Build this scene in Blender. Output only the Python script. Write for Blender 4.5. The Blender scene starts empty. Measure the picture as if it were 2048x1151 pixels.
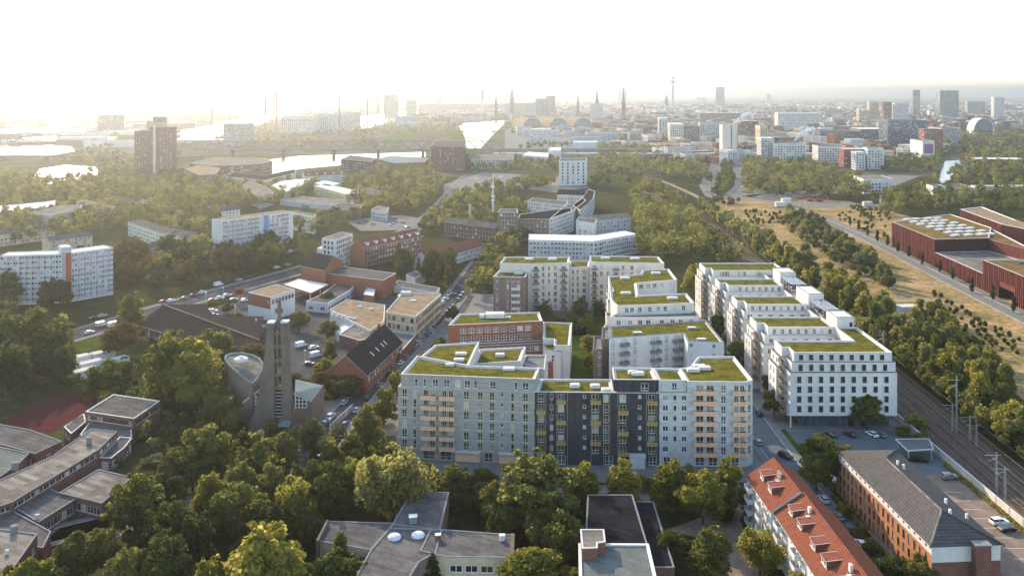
import bpy, math, random
import numpy as np
from mathutils import Vector
R = math.radians
rnd = random.Random(7)
scene = bpy.context.scene

# ------------------------------------------------------------------ camera
F, CAM_H, CX, HY = 1770.0, 108.0, 1024.0, 187.0      # focal length in photo pixels, camera height (m), horizon row
cam_d = bpy.data.cameras.new('camera'); cam = bpy.data.objects.new('camera', cam_d)
scene.collection.objects.link(cam); scene.camera = cam
cam.location = (0, 0, CAM_H); cam.rotation_euler = (R(90), 0, 0)
cam_d.sensor_width = 36; cam_d.lens = 36 * F / 2048
cam_d.shift_y = -(575.5 - HY) / 2048                  # level camera with a shift lens: verticals stay vertical
cam_d.clip_start = 1; cam_d.clip_end = 120000
scene.render.resolution_x, scene.render.resolution_y = 1024, 575

# ------------------------------------------------------------------ sky, sun, exposure
SUN_AZ, SUN_EL = R(-28), R(22)                        # sun up and to the left, ahead of the camera
world = bpy.data.worlds.new('World'); scene.world = world; world.use_nodes = True
wn = world.node_tree; bg = wn.nodes['Background']
sky = wn.nodes.new('ShaderNodeTexSky'); sky.sky_type = 'NISHITA'; sky.sun_disc = False
sky.sun_elevation = SUN_EL; sky.sun_rotation = SUN_AZ
sky.altitude = 100; sky.air_density = 1.0; sky.dust_density = 1.0; sky.ozone_density = 0.5
wn.links.new(sky.outputs[0], bg.inputs[0]); bg.inputs[1].default_value = 0.15
sd = bpy.data.lights.new('sun', 'SUN'); so = bpy.data.objects.new('sun', sd); scene.collection.objects.link(so)
sd.energy = 2.8; sd.angle = R(0.6); sd.color = (1.0, 0.83, 0.58)
sdir = Vector((math.sin(SUN_AZ) * math.cos(SUN_EL), math.cos(SUN_AZ) * math.cos(SUN_EL), math.sin(SUN_EL)))
so.rotation_euler = sdir.to_track_quat('Z', 'Y').to_euler(); so.location = (-300, 600, 300)
scene.view_settings.view_transform = 'Standard'; scene.view_settings.look = 'None'
scene.view_settings.exposure = 1.75; scene.view_settings.gamma = 1.0; scene.view_settings.use_curve_mapping = False
scene.cycles.max_bounces = 5; scene.cycles.diffuse_bounces = 2; scene.cycles.glossy_bounces = 2
scene.cycles.transmission_bounces = 3; scene.cycles.volume_bounces = 0; scene.cycles.transparent_max_bounces = 6
scene.cycles.use_denoising = True; scene.cycles.caustics_reflective = False; scene.cycles.caustics_refractive = False
scene.cycles.sample_clamp_indirect = 4

# ------------------------------------------------------------------ helpers
def W(px, py, z=0.0):
    """point of the real place at height z that the photo shows at (px, py)"""
    D = F * (CAM_H - z) / (py - HY)
    return ((px - CX) * D / F, D)
def PW(pts, z=0.0): return [W(x, y, z) for x, y in pts]
def area2(p): return sum(p[i][0]*p[(i+1) % len(p)][1] - p[(i+1) % len(p)][0]*p[i][1] for i in range(len(p)))
def ccw(p): return list(p) if area2(p) > 0 else list(p)[::-1]
def inset(p, d):
    n = len(p); out = []
    for i in range(n):
        a, b, c = Vector(p[i-1]), Vector(p[i]), Vector(p[(i+1) % n])
        u = (b-a).normalized(); v = (c-b).normalized()
        n1 = Vector((-u.y, u.x)); n2 = Vector((-v.y, v.x))
        k = 1 + n1.dot(n2)
        m = (n1+n2)/k if k > .2 else n1
        out.append((b.x+m.x*d, b.y+m.y*d))
    return out
def centroid(p): return (sum(q[0] for q in p)/len(p), sum(q[1] for q in p)/len(p))

ORG = {}
def link(o): scene.collection.objects.link(o); return o
def tag(o, label=None, cat=None, group=None, kind=None):
    if label: o['label'] = label
    if cat: o['category'] = cat
    if group: o['group'] = group
    if kind: o['kind'] = kind
    return o
def thing(name, label, cat, loc=(0, 0, 0), group=None):
    o = link(bpy.data.objects.new(name, None)); o.location = loc; o.empty_display_size = 1
    ORG[o] = loc
    return tag(o, label, cat, group)
def put(name, mesh, parent, loc=(0, 0, 0), rz=0.0, scale=None, kind=None):
    """a part with shared mesh data; loc is a world point"""
    o = link(bpy.data.objects.new(name, mesh))
    if parent is not None:
        g = ORG.get(parent, (0, 0, 0)); o.parent = parent; loc = (loc[0]-g[0], loc[1]-g[1], loc[2]-g[2])
    o.location = loc; o.rotation_euler = (0, 0, rz)
    if scale: o.scale = scale
    if kind: o['kind'] = kind
    return o

class MB:
    def __init__(s): s.v = []; s.f = []; s.m = []; s.mats = []
    def mi(s, m):
        if m not in s.mats: s.mats.append(m)
        return s.mats.index(m)
    def poly(s, pts, m):
        b = len(s.v); s.v.extend([tuple(p) for p in pts]); s.f.append(tuple(range(b, b+len(pts)))); s.m.append(s.mi(m))
    def box(s, x0, x1, y0, y1, z0, z1, m, bottom=True):
        b = len(s.v); i = s.mi(m)
        s.v += [(x0,y0,z0),(x1,y0,z0),(x1,y1,z0),(x0,y1,z0),(x0,y0,z1),(x1,y0,z1),(x1,y1,z1),(x0,y1,z1)]
        fs = [(4,5,6,7),(0,1,5,4),(1,2,6,5),(2,3,7,6),(3,0,4,7)] + ([(3,2,1,0)] if bottom else [])
        for f in fs: s.f.append(tuple(b+k for k in f)); s.m.append(i)
    def prism(s, p, z0, z1, m, top=None, bottom=False):
        p = ccw(p); n = len(p)
        for i in range(n):
            a, b = p[i], p[(i+1) % n]
            s.poly([(a[0],a[1],z0),(b[0],b[1],z0),(b[0],b[1],z1),(a[0],a[1],z1)], m)
        s.poly([(q[0],q[1],z1) for q in p], top or m)
        if bottom: s.poly([(q[0],q[1],z0) for q in p[::-1]], m)
    def obox(s, c, ang, L, Wd, z0, z1, m, top=None):
        ca, sa = math.cos(ang), math.sin(ang)
        pts = [(c[0]+ca*x-sa*y, c[1]+sa*x+ca*y) for x, y in ((-L/2,-Wd/2),(L/2,-Wd/2),(L/2,Wd/2),(-L/2,Wd/2))]
        s.prism(pts, z0, z1, m, top, True)
    def bar(s, a, b, r, m, n=4):
        a, b = Vector(a), Vector(b); d = (b-a)
        if d.length < 1e-6: return
        q = d.to_track_quat('Z', 'Y'); i0 = len(s.v); mi = s.mi(m)
        for e in (a, b):
            for k in range(n):
                t = 2*math.pi*(k+.5)/n; s.v.append(tuple(e + q @ Vector((r*math.cos(t), r*math.sin(t), 0))))
        for k in range(n):
            k2 = (k+1) % n; s.f.append((i0+k, i0+k2, i0+n+k2, i0+n+k)); s.m.append(mi)
        s.f.append(tuple(i0+n+k for k in range(n))); s.m.append(mi)
        s.f.append(tuple(i0+k for k in range(n))[::-1]); s.m.append(mi)
    def lathe(s, c, prof, m, n=14):
        i0 = len(s.v); mi = s.mi(m)
        for r, z in prof:
            for k in range(n):
                t = 2*math.pi*k/n; s.v.append((c[0]+r*math.cos(t), c[1]+r*math.sin(t), c[2]+z))
        for j in range(len(prof)-1):
            for k in range(n):
                k2 = (k+1) % n; a = i0+j*n
                s.f.append((a+k, a+k2, a+n+k2, a+n+k)); s.m.append(mi)
        s.f.append(tuple(i0+(len(prof)-1)*n+k for k in range(n))); s.m.append(mi)
    def mesh(s, name, org=(0, 0, 0), smooth=False):
        me = bpy.data.meshes.new(name)
        v = np.array(s.v, dtype=np.float64).reshape(-1, 3) - np.array(org)
        me.from_pydata(v.tolist(), [], s.f)
        for m in s.mats: me.materials.append(m)
        me.polygons.foreach_set('material_index', s.m)
        if smooth: me.polygons.foreach_set('use_smooth', [True]*len(s.f))
        me.update(); return me
    def build(s, name, parent=None, kind=None, smooth=False):
        if not s.f: return None
        g = ORG.get(parent, (0, 0, 0)) if parent is not None else (0, 0, 0)
        o = link(bpy.data.objects.new(name, s.mesh(name, g, smooth)))
        if parent is not None: o.parent = parent
        if kind: o['kind'] = kind
        return o

# ------------------------------------------------------------------ materials
MATS = {}
def mat(name, col, rough=.85, var=.18, scale=.25, bump=0., col2=None, spec=0., metal=0., detail=4, stretch=None, fine=0.):
    """principled material with two scales of noise in world space"""
    if name in MATS: return MATS[name]
    m = bpy.data.materials.new(name); m.use_nodes = True; nt = m.node_tree; N = nt.nodes; L = nt.links
    p = N['Principled BSDF']; p.inputs['Roughness'].default_value = rough; p.inputs['Metallic'].default_value = metal
    p.inputs['Specular IOR Level'].default_value = spec
    g = N.new('ShaderNodeNewGeometry'); vec = g.outputs['Position']
    if stretch:
        mp = N.new('ShaderNodeMapping'); mp.inputs['Scale'].default_value = stretch; L.new(vec, mp.inputs[0]); vec = mp.outputs[0]
    n = N.new('ShaderNodeTexNoise'); n.inputs['Scale'].default_value = scale; n.inputs['Detail'].default_value = detail
    n.inputs['Roughness'].default_value = .62; L.new(vec, n.inputs['Vector'])
    cr = N.new('ShaderNodeValToRGB'); L.new(n.outputs[0], cr.inputs[0])
    c = np.array(col[:3]); c2 = np.array(col2) if col2 else None
    lo = c*(1-var) if c2 is None else c; hi = c*(1+var) if c2 is None else c2
    cr.color_ramp.elements[0].position = .34; cr.color_ramp.elements[1].position = .66
    cr.color_ramp.elements[0].color = (*lo, 1); cr.color_ramp.elements[1].color = (*hi, 1)
    out = cr.outputs[0]
    if fine:
        n2 = N.new('ShaderNodeTexNoise'); n2.inputs['Scale'].default_value = scale*9; n2.inputs['Detail'].default_value = 3; L.new(vec, n2.inputs['Vector'])
        mr = N.new('ShaderNodeMapRange'); mr.inputs[1].default_value = .3; mr.inputs[2].default_value = .7
        mr.inputs[3].default_value = 1-fine; mr.inputs[4].default_value = 1+fine; L.new(n2.outputs[0], mr.inputs[0])
        mx = N.new('ShaderNodeVectorMath'); mx.operation = 'SCALE'; L.new(out, mx.inputs[0]); L.new(mr.outputs[0], mx.inputs['Scale']); out = mx.outputs[0]
    L.new(out, p.inputs['Base Color'])
    if bump:
        b = N.new('ShaderNodeBump'); b.inputs['Strength'].default_value = bump; b.inputs['Distance'].default_value = .3
        L.new(n.outputs[0], b.inputs['Height']); L.new(b.outputs[0], p.inputs['Normal'])
    MATS[name] = m; return m
def emit_less(name): return MATS[name]

asphalt = mat('asphalt', (.07, .068, .068), .8, .2, .15, fine=.12)
asphalt_new = mat('asphalt_new', (.115, .13, .14), .8, .1, .2, fine=.06)
paving = mat('paving', (.17, .165, .155), .85, .15, .3, fine=.12)
paving_warm = mat('paving_warm', (.21, .16, .125), .85, .18, .3, fine=.12)
kerb = mat('kerb_stone', (.34, .33, .31))
paint_white = mat('road_paint', (.62, .62, .6), .7, .15, 1.5)
ground_m = mat('ground_soil', (.024, .031, .008), .95, .4, .03, bump=.4, col2=(.055, .052, .02), fine=.35)
lawn = mat('lawn', (.05, .072, .012), .95, .3, .12, bump=.4, fine=.3)
lawn_dry = mat('dry_grass', (.37, .245, .12), .95, .3, .045, bump=.6, col2=(.135, .115, .045), fine=.4, detail=8)
dirt = mat('dirt_track', (.25, .195, .14), .95, .2, .12, fine=.2)
gravel = mat('ballast', (.095, .064, .045), .95, .3, .5, fine=.3)
rust = mat('rusty_ballast', (.11, .07, .048), .95, .3, .4, fine=.3)
rail_m = mat('rail_steel', (.20, .15, .12), .6, .2, 2)
sleeper_m = mat('sleeper', (.15, .12, .10), .9, .25, 2)
red_court = mat('red_court', (.075, .022, .022), .9, .15, .2, fine=.1)
far_ground = mat('far_ground', (.045, .055, .02), .95, .4, .0035, col2=(.11, .10, .075), fine=.4)

brick_grey = mat('brick_grey', (.33, .305, .27), .9, .14, .5, fine=.10, stretch=(1, 1, 2.5))
clad_dark = mat('cladding_dark', (.052, .052, .055), .55, .18, .8, fine=.1, stretch=(1, 1, .1))
brick_pale = mat('brick_pale', (.47, .47, .455), .9, .16, .45, fine=.12, stretch=(1, 1, 2.5))
brick_red = mat('brick_red', (.26, .10, .062), .9, .15, .6, fine=.12, stretch=(1, 1, 3))
brick_dark = mat('brick_dark', (.17, .085, .065), .9, .2, .6, fine=.15, stretch=(1, 1, 3))
brick_orange = mat('brick_orange', (.36, .165, .085), .9, .15, .6, fine=.12, stretch=(1, 1, 3))
brick_brown = mat('brick_brown', (.19, .145, .115), .9, .15, .6, fine=.1, stretch=(1, 1, 3))
plaster = mat('plaster_white', (.58, .56, .525), .85, .09, .12, fine=.05, stretch=(1, 1, .4))
plaster_warm = mat('plaster_warm', (.57, .53, .47), .85, .09, .12, fine=.05, stretch=(1, 1, .4))
plaster_grey = mat('plaster_grey', (.46, .465, .47), .85, .08, .2, fine=.05)
plaster_cream = mat('plaster_cream', (.66, .62, .48), .85, .08, .2, fine=.05)
plaster_beige = mat('plaster_beige', (.50, .40, .27), .85, .12, .3, fine=.08)
plaster_olive = mat('plaster_olive', (.46, .43, .22), .85, .08, .2, fine=.05)
panel_blue = mat('panel_blue', (.12, .23, .46), .7, .06, .3)
panel_lilac = mat('panel_lilac', (.42, .42, .50), .7, .07, .3)
panel_red = mat('panel_red', (.34, .09, .045), .7, .08, .3)
concrete = mat('concrete', (.15, .12, .098), .9, .2, .3, fine=.15, stretch=(1, 1, .35))
capm = mat('parapet_cap', (.52, .50, .465), .7, .08, .5)
cap_dark = mat('parapet_dark', (.20, .20, .20), .7, .1, .5)
gravel_roof = mat('roof_gravel', (.56, .53, .48), .95, .14, .6, fine=.15)
felt = mat('roof_felt', (.115, .106, .10), .9, .22, .18, fine=.15)
felt_dark = mat('roof_felt_dark', (.022, .021, .024), .85, .25, .2, fine=.15)
felt_light = mat('roof_felt_light', (.19, .168, .142), .9, .2, .2, fine=.15)
felt_green = mat('roof_felt_green', (.135, .142, .132), .9, .15, .15, fine=.12)
felt_tan = mat('roof_felt_tan', (.26, .195, .13), .9, .2, .25, fine=.15)
roof_white = mat('roof_white', (.62, .60, .57), .7, .08, .3)
tile_red = mat('tile_red', (.28, .10, .06), .75, .16, .9, fine=.16, stretch=(1, 1, 2))
tile_redbrown = mat('tile_redbrown', (.20, .07, .05), .75, .2, .7, fine=.15)
tile_grey = mat('tile_grey', (.105, .095, .09), .6, .14, .8, fine=.12)
tile_dark = mat('tile_dark', (.032, .027, .026), .7, .2, .6, fine=.12)
copper = mat('copper_green', (.165, .205, .19), .6, .12, .3)
wood = mat('wood_slats', (.78, .48, .30), .75, .15, 2)
wood_dark = mat('wood_bronze', (.42, .29, .11), .7, .15, 2)
wood_brown = mat('wood_brown', (.27, .19, .135), .75, .15, 2)
gold = mat('frame_champagne', (.62, .55, .38), .5, .08, 2)
white_f = mat('frame_white', (.70, .70, .69), .6, .05, 2)
dark_f = mat('frame_dark', (.06, .06, .065), .5, .1, 2)
steel = mat('galvanised_steel', (.40, .41, .42), .5, .1, 1, metal=.3)
pale_steel = mat('pale_steel', (.62, .62, .62), .6, .08, 1)
rubber = mat('tyre_rubber', (.02, .02, .02), .9, .1, 3)
bark = mat('bark', (.075, .055, .04), .95, .3, 3, stretch=(1, 1, .2))
maroon = mat('maroon_panel', (.125, .045, .038), .6, .18, .5, fine=.1, stretch=(1, 1, .15))
maroon_dark = mat('maroon_dark', (.06, .02, .02), .6, .18, .5, stretch=(1, 1, .15))
blackish = mat('soft_black', (.02, .02, .022), .7, .2, 1)
furn = mat('furniture_dark', (.035, .035, .035), .7, .2, 2)

def glassmat(name, col, rough, spec=.8, col2=None):
    m = mat(name, col, rough, .35, .35, col2=col2, spec=spec); return m
glass_a = glassmat('glass_dark', (.02, .024, .028), .08)
glass_b = glassmat('glass_painted_reflection', (.06, .065, .045), .12, col2=(.025, .03, .02))  # yellowish reflection of evening trees put into the pane colour
glass_c = glassmat('glass_curtain', (.30, .28, .24), .3, .5, col2=(.2, .19, .17))
glass_d = glassmat('glass_blue', (.05, .075, .09), .06)
glass_e = glassmat('glass_sky_blind', (.52, .49, .42), .4, .5, col2=(.40, .37, .31))  # pale panes: bright sky reflections and drawn blinds painted as one colour
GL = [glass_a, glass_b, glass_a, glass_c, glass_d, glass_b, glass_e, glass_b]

def sedum():
    m = mat('sedum_roof', (.052, .055, .008), .95, .4, .35, bump=1.0, col2=(.145, .125, .026), fine=.6, detail=8); return m
sedum_m = sedum()

def leafmat(name, c1, c2, trans=.35):
    m = bpy.data.materials.new(name); m.use_nodes = True; nt = m.node_tree; N = nt.nodes; L = nt.links
    for n in list(N):
        if n.type != 'OUTPUT_MATERIAL': N.remove(n)
    out = [n for n in N if n.type == 'OUTPUT_MATERIAL'][0]
    oi = N.new('ShaderNodeObjectInfo'); g = N.new('ShaderNodeNewGeometry')
    n = N.new('ShaderNodeTexNoise'); n.inputs['Scale'].default_value = .35; n.inputs['Detail'].default_value = 3
    L.new(g.outputs['Position'], n.inputs['Vector'])
    ad = N.new('ShaderNodeMath'); ad.operation = 'ADD'; L.new(n.outputs[0], ad.inputs[0])
    mr = N.new('ShaderNodeMapRange'); mr.inputs[3].default_value = -.3; mr.inputs[4].default_value = .3
    L.new(oi.outputs['Random'], mr.inputs[0]); L.new(mr.outputs[0], ad.inputs[1])
    ad2 = N.new('ShaderNodeMath'); ad2.operation = 'MULTIPLY_ADD'; ad2.inputs[1].default_value = .3
    L.new(g.outputs['Random Per Island'], ad2.inputs[0]); L.new(ad.outputs[0], ad2.inputs[2])
    cr = N.new('ShaderNodeValToRGB'); cr.color_ramp.elements[0].position = .3; cr.color_ramp.elements[1].position = 1.0
    cr.color_ramp.elements[0].color = (*c1, 1); cr.color_ramp.elements[1].color = (*c2, 1); L.new(ad2.outputs[0], cr.inputs[0])
    d = N.new('ShaderNodeBsdfDiffuse'); t = N.new('ShaderNodeBsdfTranslucent'); mx = N.new('ShaderNodeMixShader')
    mx.inputs[0].default_value = trans
    L.new(cr.outputs[0], d.inputs[0]); L.new(d.outputs[0], mx.inputs[1]); L.new(t.outputs[0], mx.inputs[2])
    hs = N.new('ShaderNodeHueSaturation'); hs.inputs['Hue'].default_value = .485; hs.inputs['Value'].default_value = 1.5
    L.new(cr.outputs[0], hs.inputs['Color']); L.new(hs.outputs[0], t.inputs[0]); L.new(mx.outputs[0], out.inputs[0])
    MATS[name] = m; return m
leaf = {'d': leafmat('leaf_dark', (.036, .047, .014), (.092, .099, .028), .5),
        'm': leafmat('leaf_mid', (.068, .082, .021), (.172, .172, .046), .55),
        'y': leafmat('leaf_yellow_green', (.112, .122, .023), (.28, .258, .055), .58),
        'o': leafmat('leaf_autumn', (.072, .057, .020), (.145, .108, .035), .45),
        'w': leafmat('leaf_willow', (.096, .110, .032), (.235, .230, .072), .58),
        's': leafmat('leaf_silver', (.092, .102, .050), (.185, .180, .085), .48)}
def patched(name, c1, c2, w, h):
    """felt roofing laid in strips, some replaced"""
    m = MATS[name]; nt = m.node_tree; N = nt.nodes; L = nt.links; p = N['Principled BSDF']; src = p.inputs['Base Color'].links[0].from_socket
    g = N.new('ShaderNodeNewGeometry'); mp = N.new('ShaderNodeMapping'); mp.inputs['Rotation'].default_value = (0, 0, .52); L.new(g.outputs['Position'], mp.inputs[0])
    b = N.new('ShaderNodeTexBrick'); b.inputs['Scale'].default_value = 1; b.inputs['Brick Width'].default_value = w; b.inputs['Row Height'].default_value = h; b.inputs['Mortar Size'].default_value = .03
    b.inputs['Color1'].default_value = (c1, c1, c1, 1); b.inputs['Color2'].default_value = (c2, c2, c2, 1); b.inputs['Mortar'].default_value = (.55, .55, .55, 1); b.inputs['Bias'].default_value = -.3; L.new(mp.outputs[0], b.inputs['Vector'])
    mx = N.new('ShaderNodeVectorMath'); mx.operation = 'MULTIPLY'; L.new(src, mx.inputs[0]); L.new(b.outputs['Color'], mx.inputs[1]); L.new(mx.outputs[0], p.inputs['Base Color'])
patched('roof_felt_light', .72, 1.45, 7, 1.6); patched('roof_felt', .8, 1.25, 6, 1.1); patched('roof_felt_dark', .8, 1.3, 9, 1.0); patched('roof_felt_green', .88, 1.12, 8, 1.0); patched('roof_felt_tan', .8, 1.15, 5, 1.2)
# ------------------------------------------------------------------ building kit
WIN = {}
def winmesh(w, h, kind, var):
    k = (round(w, 2), round(h, 2), kind, var)
    if k in WIN: return WIN[k]
    fm = {'gold': gold, 'white': white_f, 'dark': dark_f, 'cross': white_f}[kind]
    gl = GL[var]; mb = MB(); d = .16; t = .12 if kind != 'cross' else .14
    mb.poly([(0,d,0),(w,d,0),(w,d,h),(0,d,h)], gl)
    y0 = d-.06
    def bar(x0, x1, z0, z1): mb.poly([(x0,y0,z0),(x1,y0,z0),(x1,y0,z1),(x0,y0,z1)], fm)
    bar(0, t, 0, h); bar(w-t, w, 0, h); bar(t, w-t, 0, t); bar(t, w-t, h-t, h)
    if w > 1.1: bar(w/2-t/2, w/2+t/2, t, h-t)
    if h > 2.0: bar(t, w-t, h*.33, h*.33+t)
    if kind == 'cross': bar(t, w-t, h*.5, h*.5+t)
    mb.box(-.05, w+.05, -.06, d-.07, -.07, -.004, fm)      # sill
    WIN[k] = mb.mesh('window'); return WIN[k]

def frame2(a, b):
    a, b = Vector(a[:2]), Vector(b[:2]); d = b-a; L = d.length; u = d/L
    return a, u, Vector((u.y, -u.x)), L, math.atan2(u.y, u.x)

def openwall(mb, a, b, z0, z1, ops, m, depth=.22, rev=None):
    """vertical wall from a to b (outside on its right-hand side) with recessed openings (u0,u1,v0,v1)"""
    a, u, n, L, ang = frame2(a, b)
    P = lambda s, z, d=0.: (a.x+u.x*s-n.x*d, a.y+u.y*s-n.y*d, z)
    us = sorted({0., L} | {round(o[0], 3) for o in ops} | {round(o[1], 3) for o in ops})
    vs = sorted({z0, z1} | {round(o[2], 3) for o in ops} | {round(o[3], 3) for o in ops})
    us = [x for x in us if -1e-6 <= x <= L+1e-6]; vs = [x for x in vs if z0-1e-6 <= x <= z1+1e-6]
    if not ops:
        mb.poly([P(0,z0),P(L,z0),P(L,z1),P(0,z1)], m); return
    hole = lambda x, z: any(o[0]-1e-4 < x < o[1]+1e-4 and o[2]-1e-4 < z < o[3]+1e-4 for o in ops)
    for j in range(len(vs)-1):                             # merge runs of wall cells along each row
        s = None; vm = (vs[j]+vs[j+1])/2
        for i in range(len(us)-1):
            h = hole((us[i]+us[i+1])/2, vm)
            if not h and s is None: s = us[i]
            if h and s is not None:
                mb.poly([P(s,vs[j]),P(us[i],vs[j]),P(us[i],vs[j+1]),P(s,vs[j+1])], m); s = None
        if s is not None: mb.poly([P(s,vs[j]),P(L,vs[j]),P(L,vs[j+1]),P(s,vs[j+1])], m)
    rv = rev or m
    for o in ops:
        x0, x1, w0, w1 = [round(q, 3) for q in o[:4]]
        mb.poly([P(x0,w0),P(x0,w1),P(x0,w1,depth),P(x0,w0,depth)][::-1], rv); mb.poly([P(x1,w0),P(x1,w1),P(x1,w1,depth),P(x1,w0,depth)], rv)
        mb.poly([P(x0,w0),P(x1,w0),P(x1,w0,depth),P(x0,w0,depth)][::-1], rv); mb.poly([P(x0,w1),P(x1,w1),P(x1,w1,depth),P(x0,w1,depth)], rv)
        if len(o) > 4 and o[4] == 'niche':                 # coloured recess without glass
            mb.poly([P(x0,w0,depth),P(x1,w0,depth),P(x1,w1,depth),P(x0,w1,depth)], rv)

def put_window(B, a, b, o, kind, wm=None):
    a, u, n, L, ang = frame2(a, b)
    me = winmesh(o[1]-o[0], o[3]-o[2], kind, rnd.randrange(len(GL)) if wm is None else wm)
    return put('window', me, B, (a.x+u.x*o[0], a.y+u.y*o[0], o[2]), ang)

BAL = {}
def balmesh(w, kind):
    if (w, kind) in BAL: return BAL[(w, kind)]
    rm = {'wood': wood, 'bronze': wood_dark, 'white': plaster, 'dark': cap_dark, 'brown': wood_brown}[kind]
    s = MB(); d = 1.45
    s.box(0, w, -d, -.004, -.16, 0, rm if kind != 'dark' else plaster)
    if kind != 'white':                                     # table, chair, plant standing on the slab
        s.box(w*.25, w*.25+.55, -.9, -.4, 0, .75, furn); s.box(w*.62, w*.62+.5, -.75, -.3, 0, .95, furn)
        s.box(w*.8, w*.8+.3, -1.0, -.7, 0, 1.25, leaf['d'])
    r = MB()
    if kind == 'white':
        r.box(0, w, -d, -d+.08, 0, 1.0, rm); r.box(0, .08, -d+.08, 0, 0, 1.0, rm); r.box(w-.08, w, -d+.08, 0, 0, 1.0, rm)
    else:
        r.box(-.03, w+.03, -d-.04, -d+.03, 1.02, 1.1, rm); r.box(-.03, .04, -d, 0, 1.02, 1.1, rm); r.box(w-.04, w+.03, -d, 0, 1.02, 1.1, rm)
        n = max(4, int(w/.24))
        for i in range(n+1):
            x = i*w/n; r.box(x-.095, x+.095, -d-.02, -d+.02, -.14, 1.02, rm, False)
        for i in range(1, 6):
            for x in (0, w): r.box(x-.02, x+.02, -d*i/6-.065, -d*i/6+.065, -.14, 1.02, rm, False)
    BAL[(w, kind)] = (s.mesh('balcony'), r.mesh('railing')); return BAL[(w, kind)]
def put_balcony(B, a, b, u0, w, z, kind):
    a, u, n, L, ang = frame2(a, b)
    m1, m2 = balmesh(round(w, 1), kind); loc = (a.x+u.x*u0, a.y+u.y*u0, z)
    o = put('balcony', m1, B, loc, ang); ORG[o] = (0, 0, 0)
    r = link(bpy.data.objects.new('railing', m2)); r.parent = o
    return o

def roofcap(mb, p, z1, roof, par=.5, pw=.35, cap=None, margin=None):
    """flat roof with parapet ring; p ccw"""
    p = ccw(p); cap = cap or capm
    if par <= 0:
        mb.poly([(q[0],q[1],z1) for q in p], roof); return
    o = inset(p, -.06); q = inset(p, pw); n = len(p); zr = z1-par
    for i in range(n):
        j = (i+1) % n
        mb.poly([(*o[i],z1),(*o[j],z1),(*q[j],z1),(*q[i],z1)], cap)
        mb.poly([(*o[i],z1-.16),(*o[j],z1-.16),(*o[j],z1),(*o[i],z1)], cap)
        mb.poly([(*o[j],z1-.16),(*o[i],z1-.16),(*p[i],z1-.16),(*p[j],z1-.16)], cap)
        mb.poly([(*q[i],z1),(*q[j],z1),(*q[j],zr),(*q[i],zr)], cap)
    if margin:
        r = inset(p, pw+margin)
        for i in range(n):
            j = (i+1) % n; mb.poly([(*q[i],zr),(*q[j],zr),(*r[j],zr),(*r[i],zr)], gravel_roof)
        for i in range(n):
            j = (i+1) % n; mb.poly([(*r[i],zr),(*r[j],zr),(*r[j],zr+.09),(*r[i],zr+.09)], roof)
        mb.poly([(*t,zr+.09) for t in r], roof)
    else: mb.poly([(*t,zr) for t in q], roof)

def faces_cam(a, b):
    a, u, n, L, ang = frame2(a, b); mid = a+u*(L/2)
    return n.dot(-mid) > 0

FOOT = []                                                   # footprints, so that scattered trees keep clear
class Building:
    """one building: Empty + wall, roof, windows, balconies"""
    def __init__(s, name, label, cat='building', at=None, group=None):
        s.e = thing(name, label, cat, (at[0], at[1], 0), group); s.w = MB(); s.r = MB(); s.far = MB()
    def piece(s, p, z1, z0=0., wall=None, roof=None, par=.5, pw=.35, cap=None, margin=None, win=None, px=True, edges=None, noroof=False):
        """p: roof corners seen in the photo at height z1 (or world points if px is False)"""
        q = ccw(PW(p, z1) if px else p); n = len(q); wall = wall or plaster; FOOT.append(q)
        for i in range(n):
            a, b = q[i], q[(i+1) % n]; L = math.dist(a, b); ops = []; spec = None
            if faces_cam(a, b):
                if edges is not None:
                    mid = ((a[0]+b[0])/2, (a[1]+b[1])/2)
                    spec = edges(a, b, L)
                elif win and L > 3: spec = autowin(L, z1, win)
            if spec: s.facade(a, b, z0, z1, spec, wall)
            else: openwall(s.w, a, b, z0, z1, [], wall)
        if not noroof: roofcap(s.r, q, z1, roof or felt, par, pw, cap, margin)
        return q
    def facade(s, a, b, z0, z1, spec, wall):
        """spec: list of (u0,u1,v0,v1,kind[,extra]); kinds gold/white/dark/cross, niche"""
        mid = ((a[0]+b[0])/2, (a[1]+b[1])/2); pxm = F/max(80, math.hypot(*mid))
        L = math.dist(a, b)
        sp = [o for o in spec if o[0] > .05 and o[1] < L-.05 and o[2] > z0-.001 and o[3] < z1-.05]
        small = not sp or max((o[3]-o[2])*pxm for o in sp) < 8.5
        if small:
            openwall(s.w, a, b, z0, z1, [], wall)
            A, u, n, L, ang = frame2(a, b)
            for o in sp:
                P = lambda t, z, d: (A.x+u.x*t+n.x*d, A.y+u.y*t+n.y*d, z)
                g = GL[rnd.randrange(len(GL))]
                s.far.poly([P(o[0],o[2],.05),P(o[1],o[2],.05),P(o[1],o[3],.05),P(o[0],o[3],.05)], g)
                fm = {'gold': gold, 'white': white_f, 'dark': dark_f, 'cross': white_f}.get(o[4], white_f)
                w = o[1]-o[0]
                if w > 1.0 and o[4] != 'dark':
                    s.far.poly([P((o[0]+o[1])/2-.08,o[2],.08),P((o[0]+o[1])/2+.08,o[2],.08),P((o[0]+o[1])/2+.08,o[3],.08),P((o[0]+o[1])/2-.08,o[3],.08)], fm)
                s.far.poly([P(o[0]-.1,o[2]-.15,.09),P(o[1]+.1,o[2]-.15,.09),P(o[1]+.1,o[2],.09),P(o[0]-.1,o[2],.09)], fm)
            return
        openwall(s.w, a, b, z0, z1, sp, wall)
        for o in sp:
            if o[4] != 'niche': put_window(s.e, a, b, o, o[4], o[5] if len(o) > 5 else None)
    def done(s, smooth=False):
        s.w.build('wall', s.e); s.r.build('roof', s.e); s.far.build('windows', s.e, 'stuff'); return s.e

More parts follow.
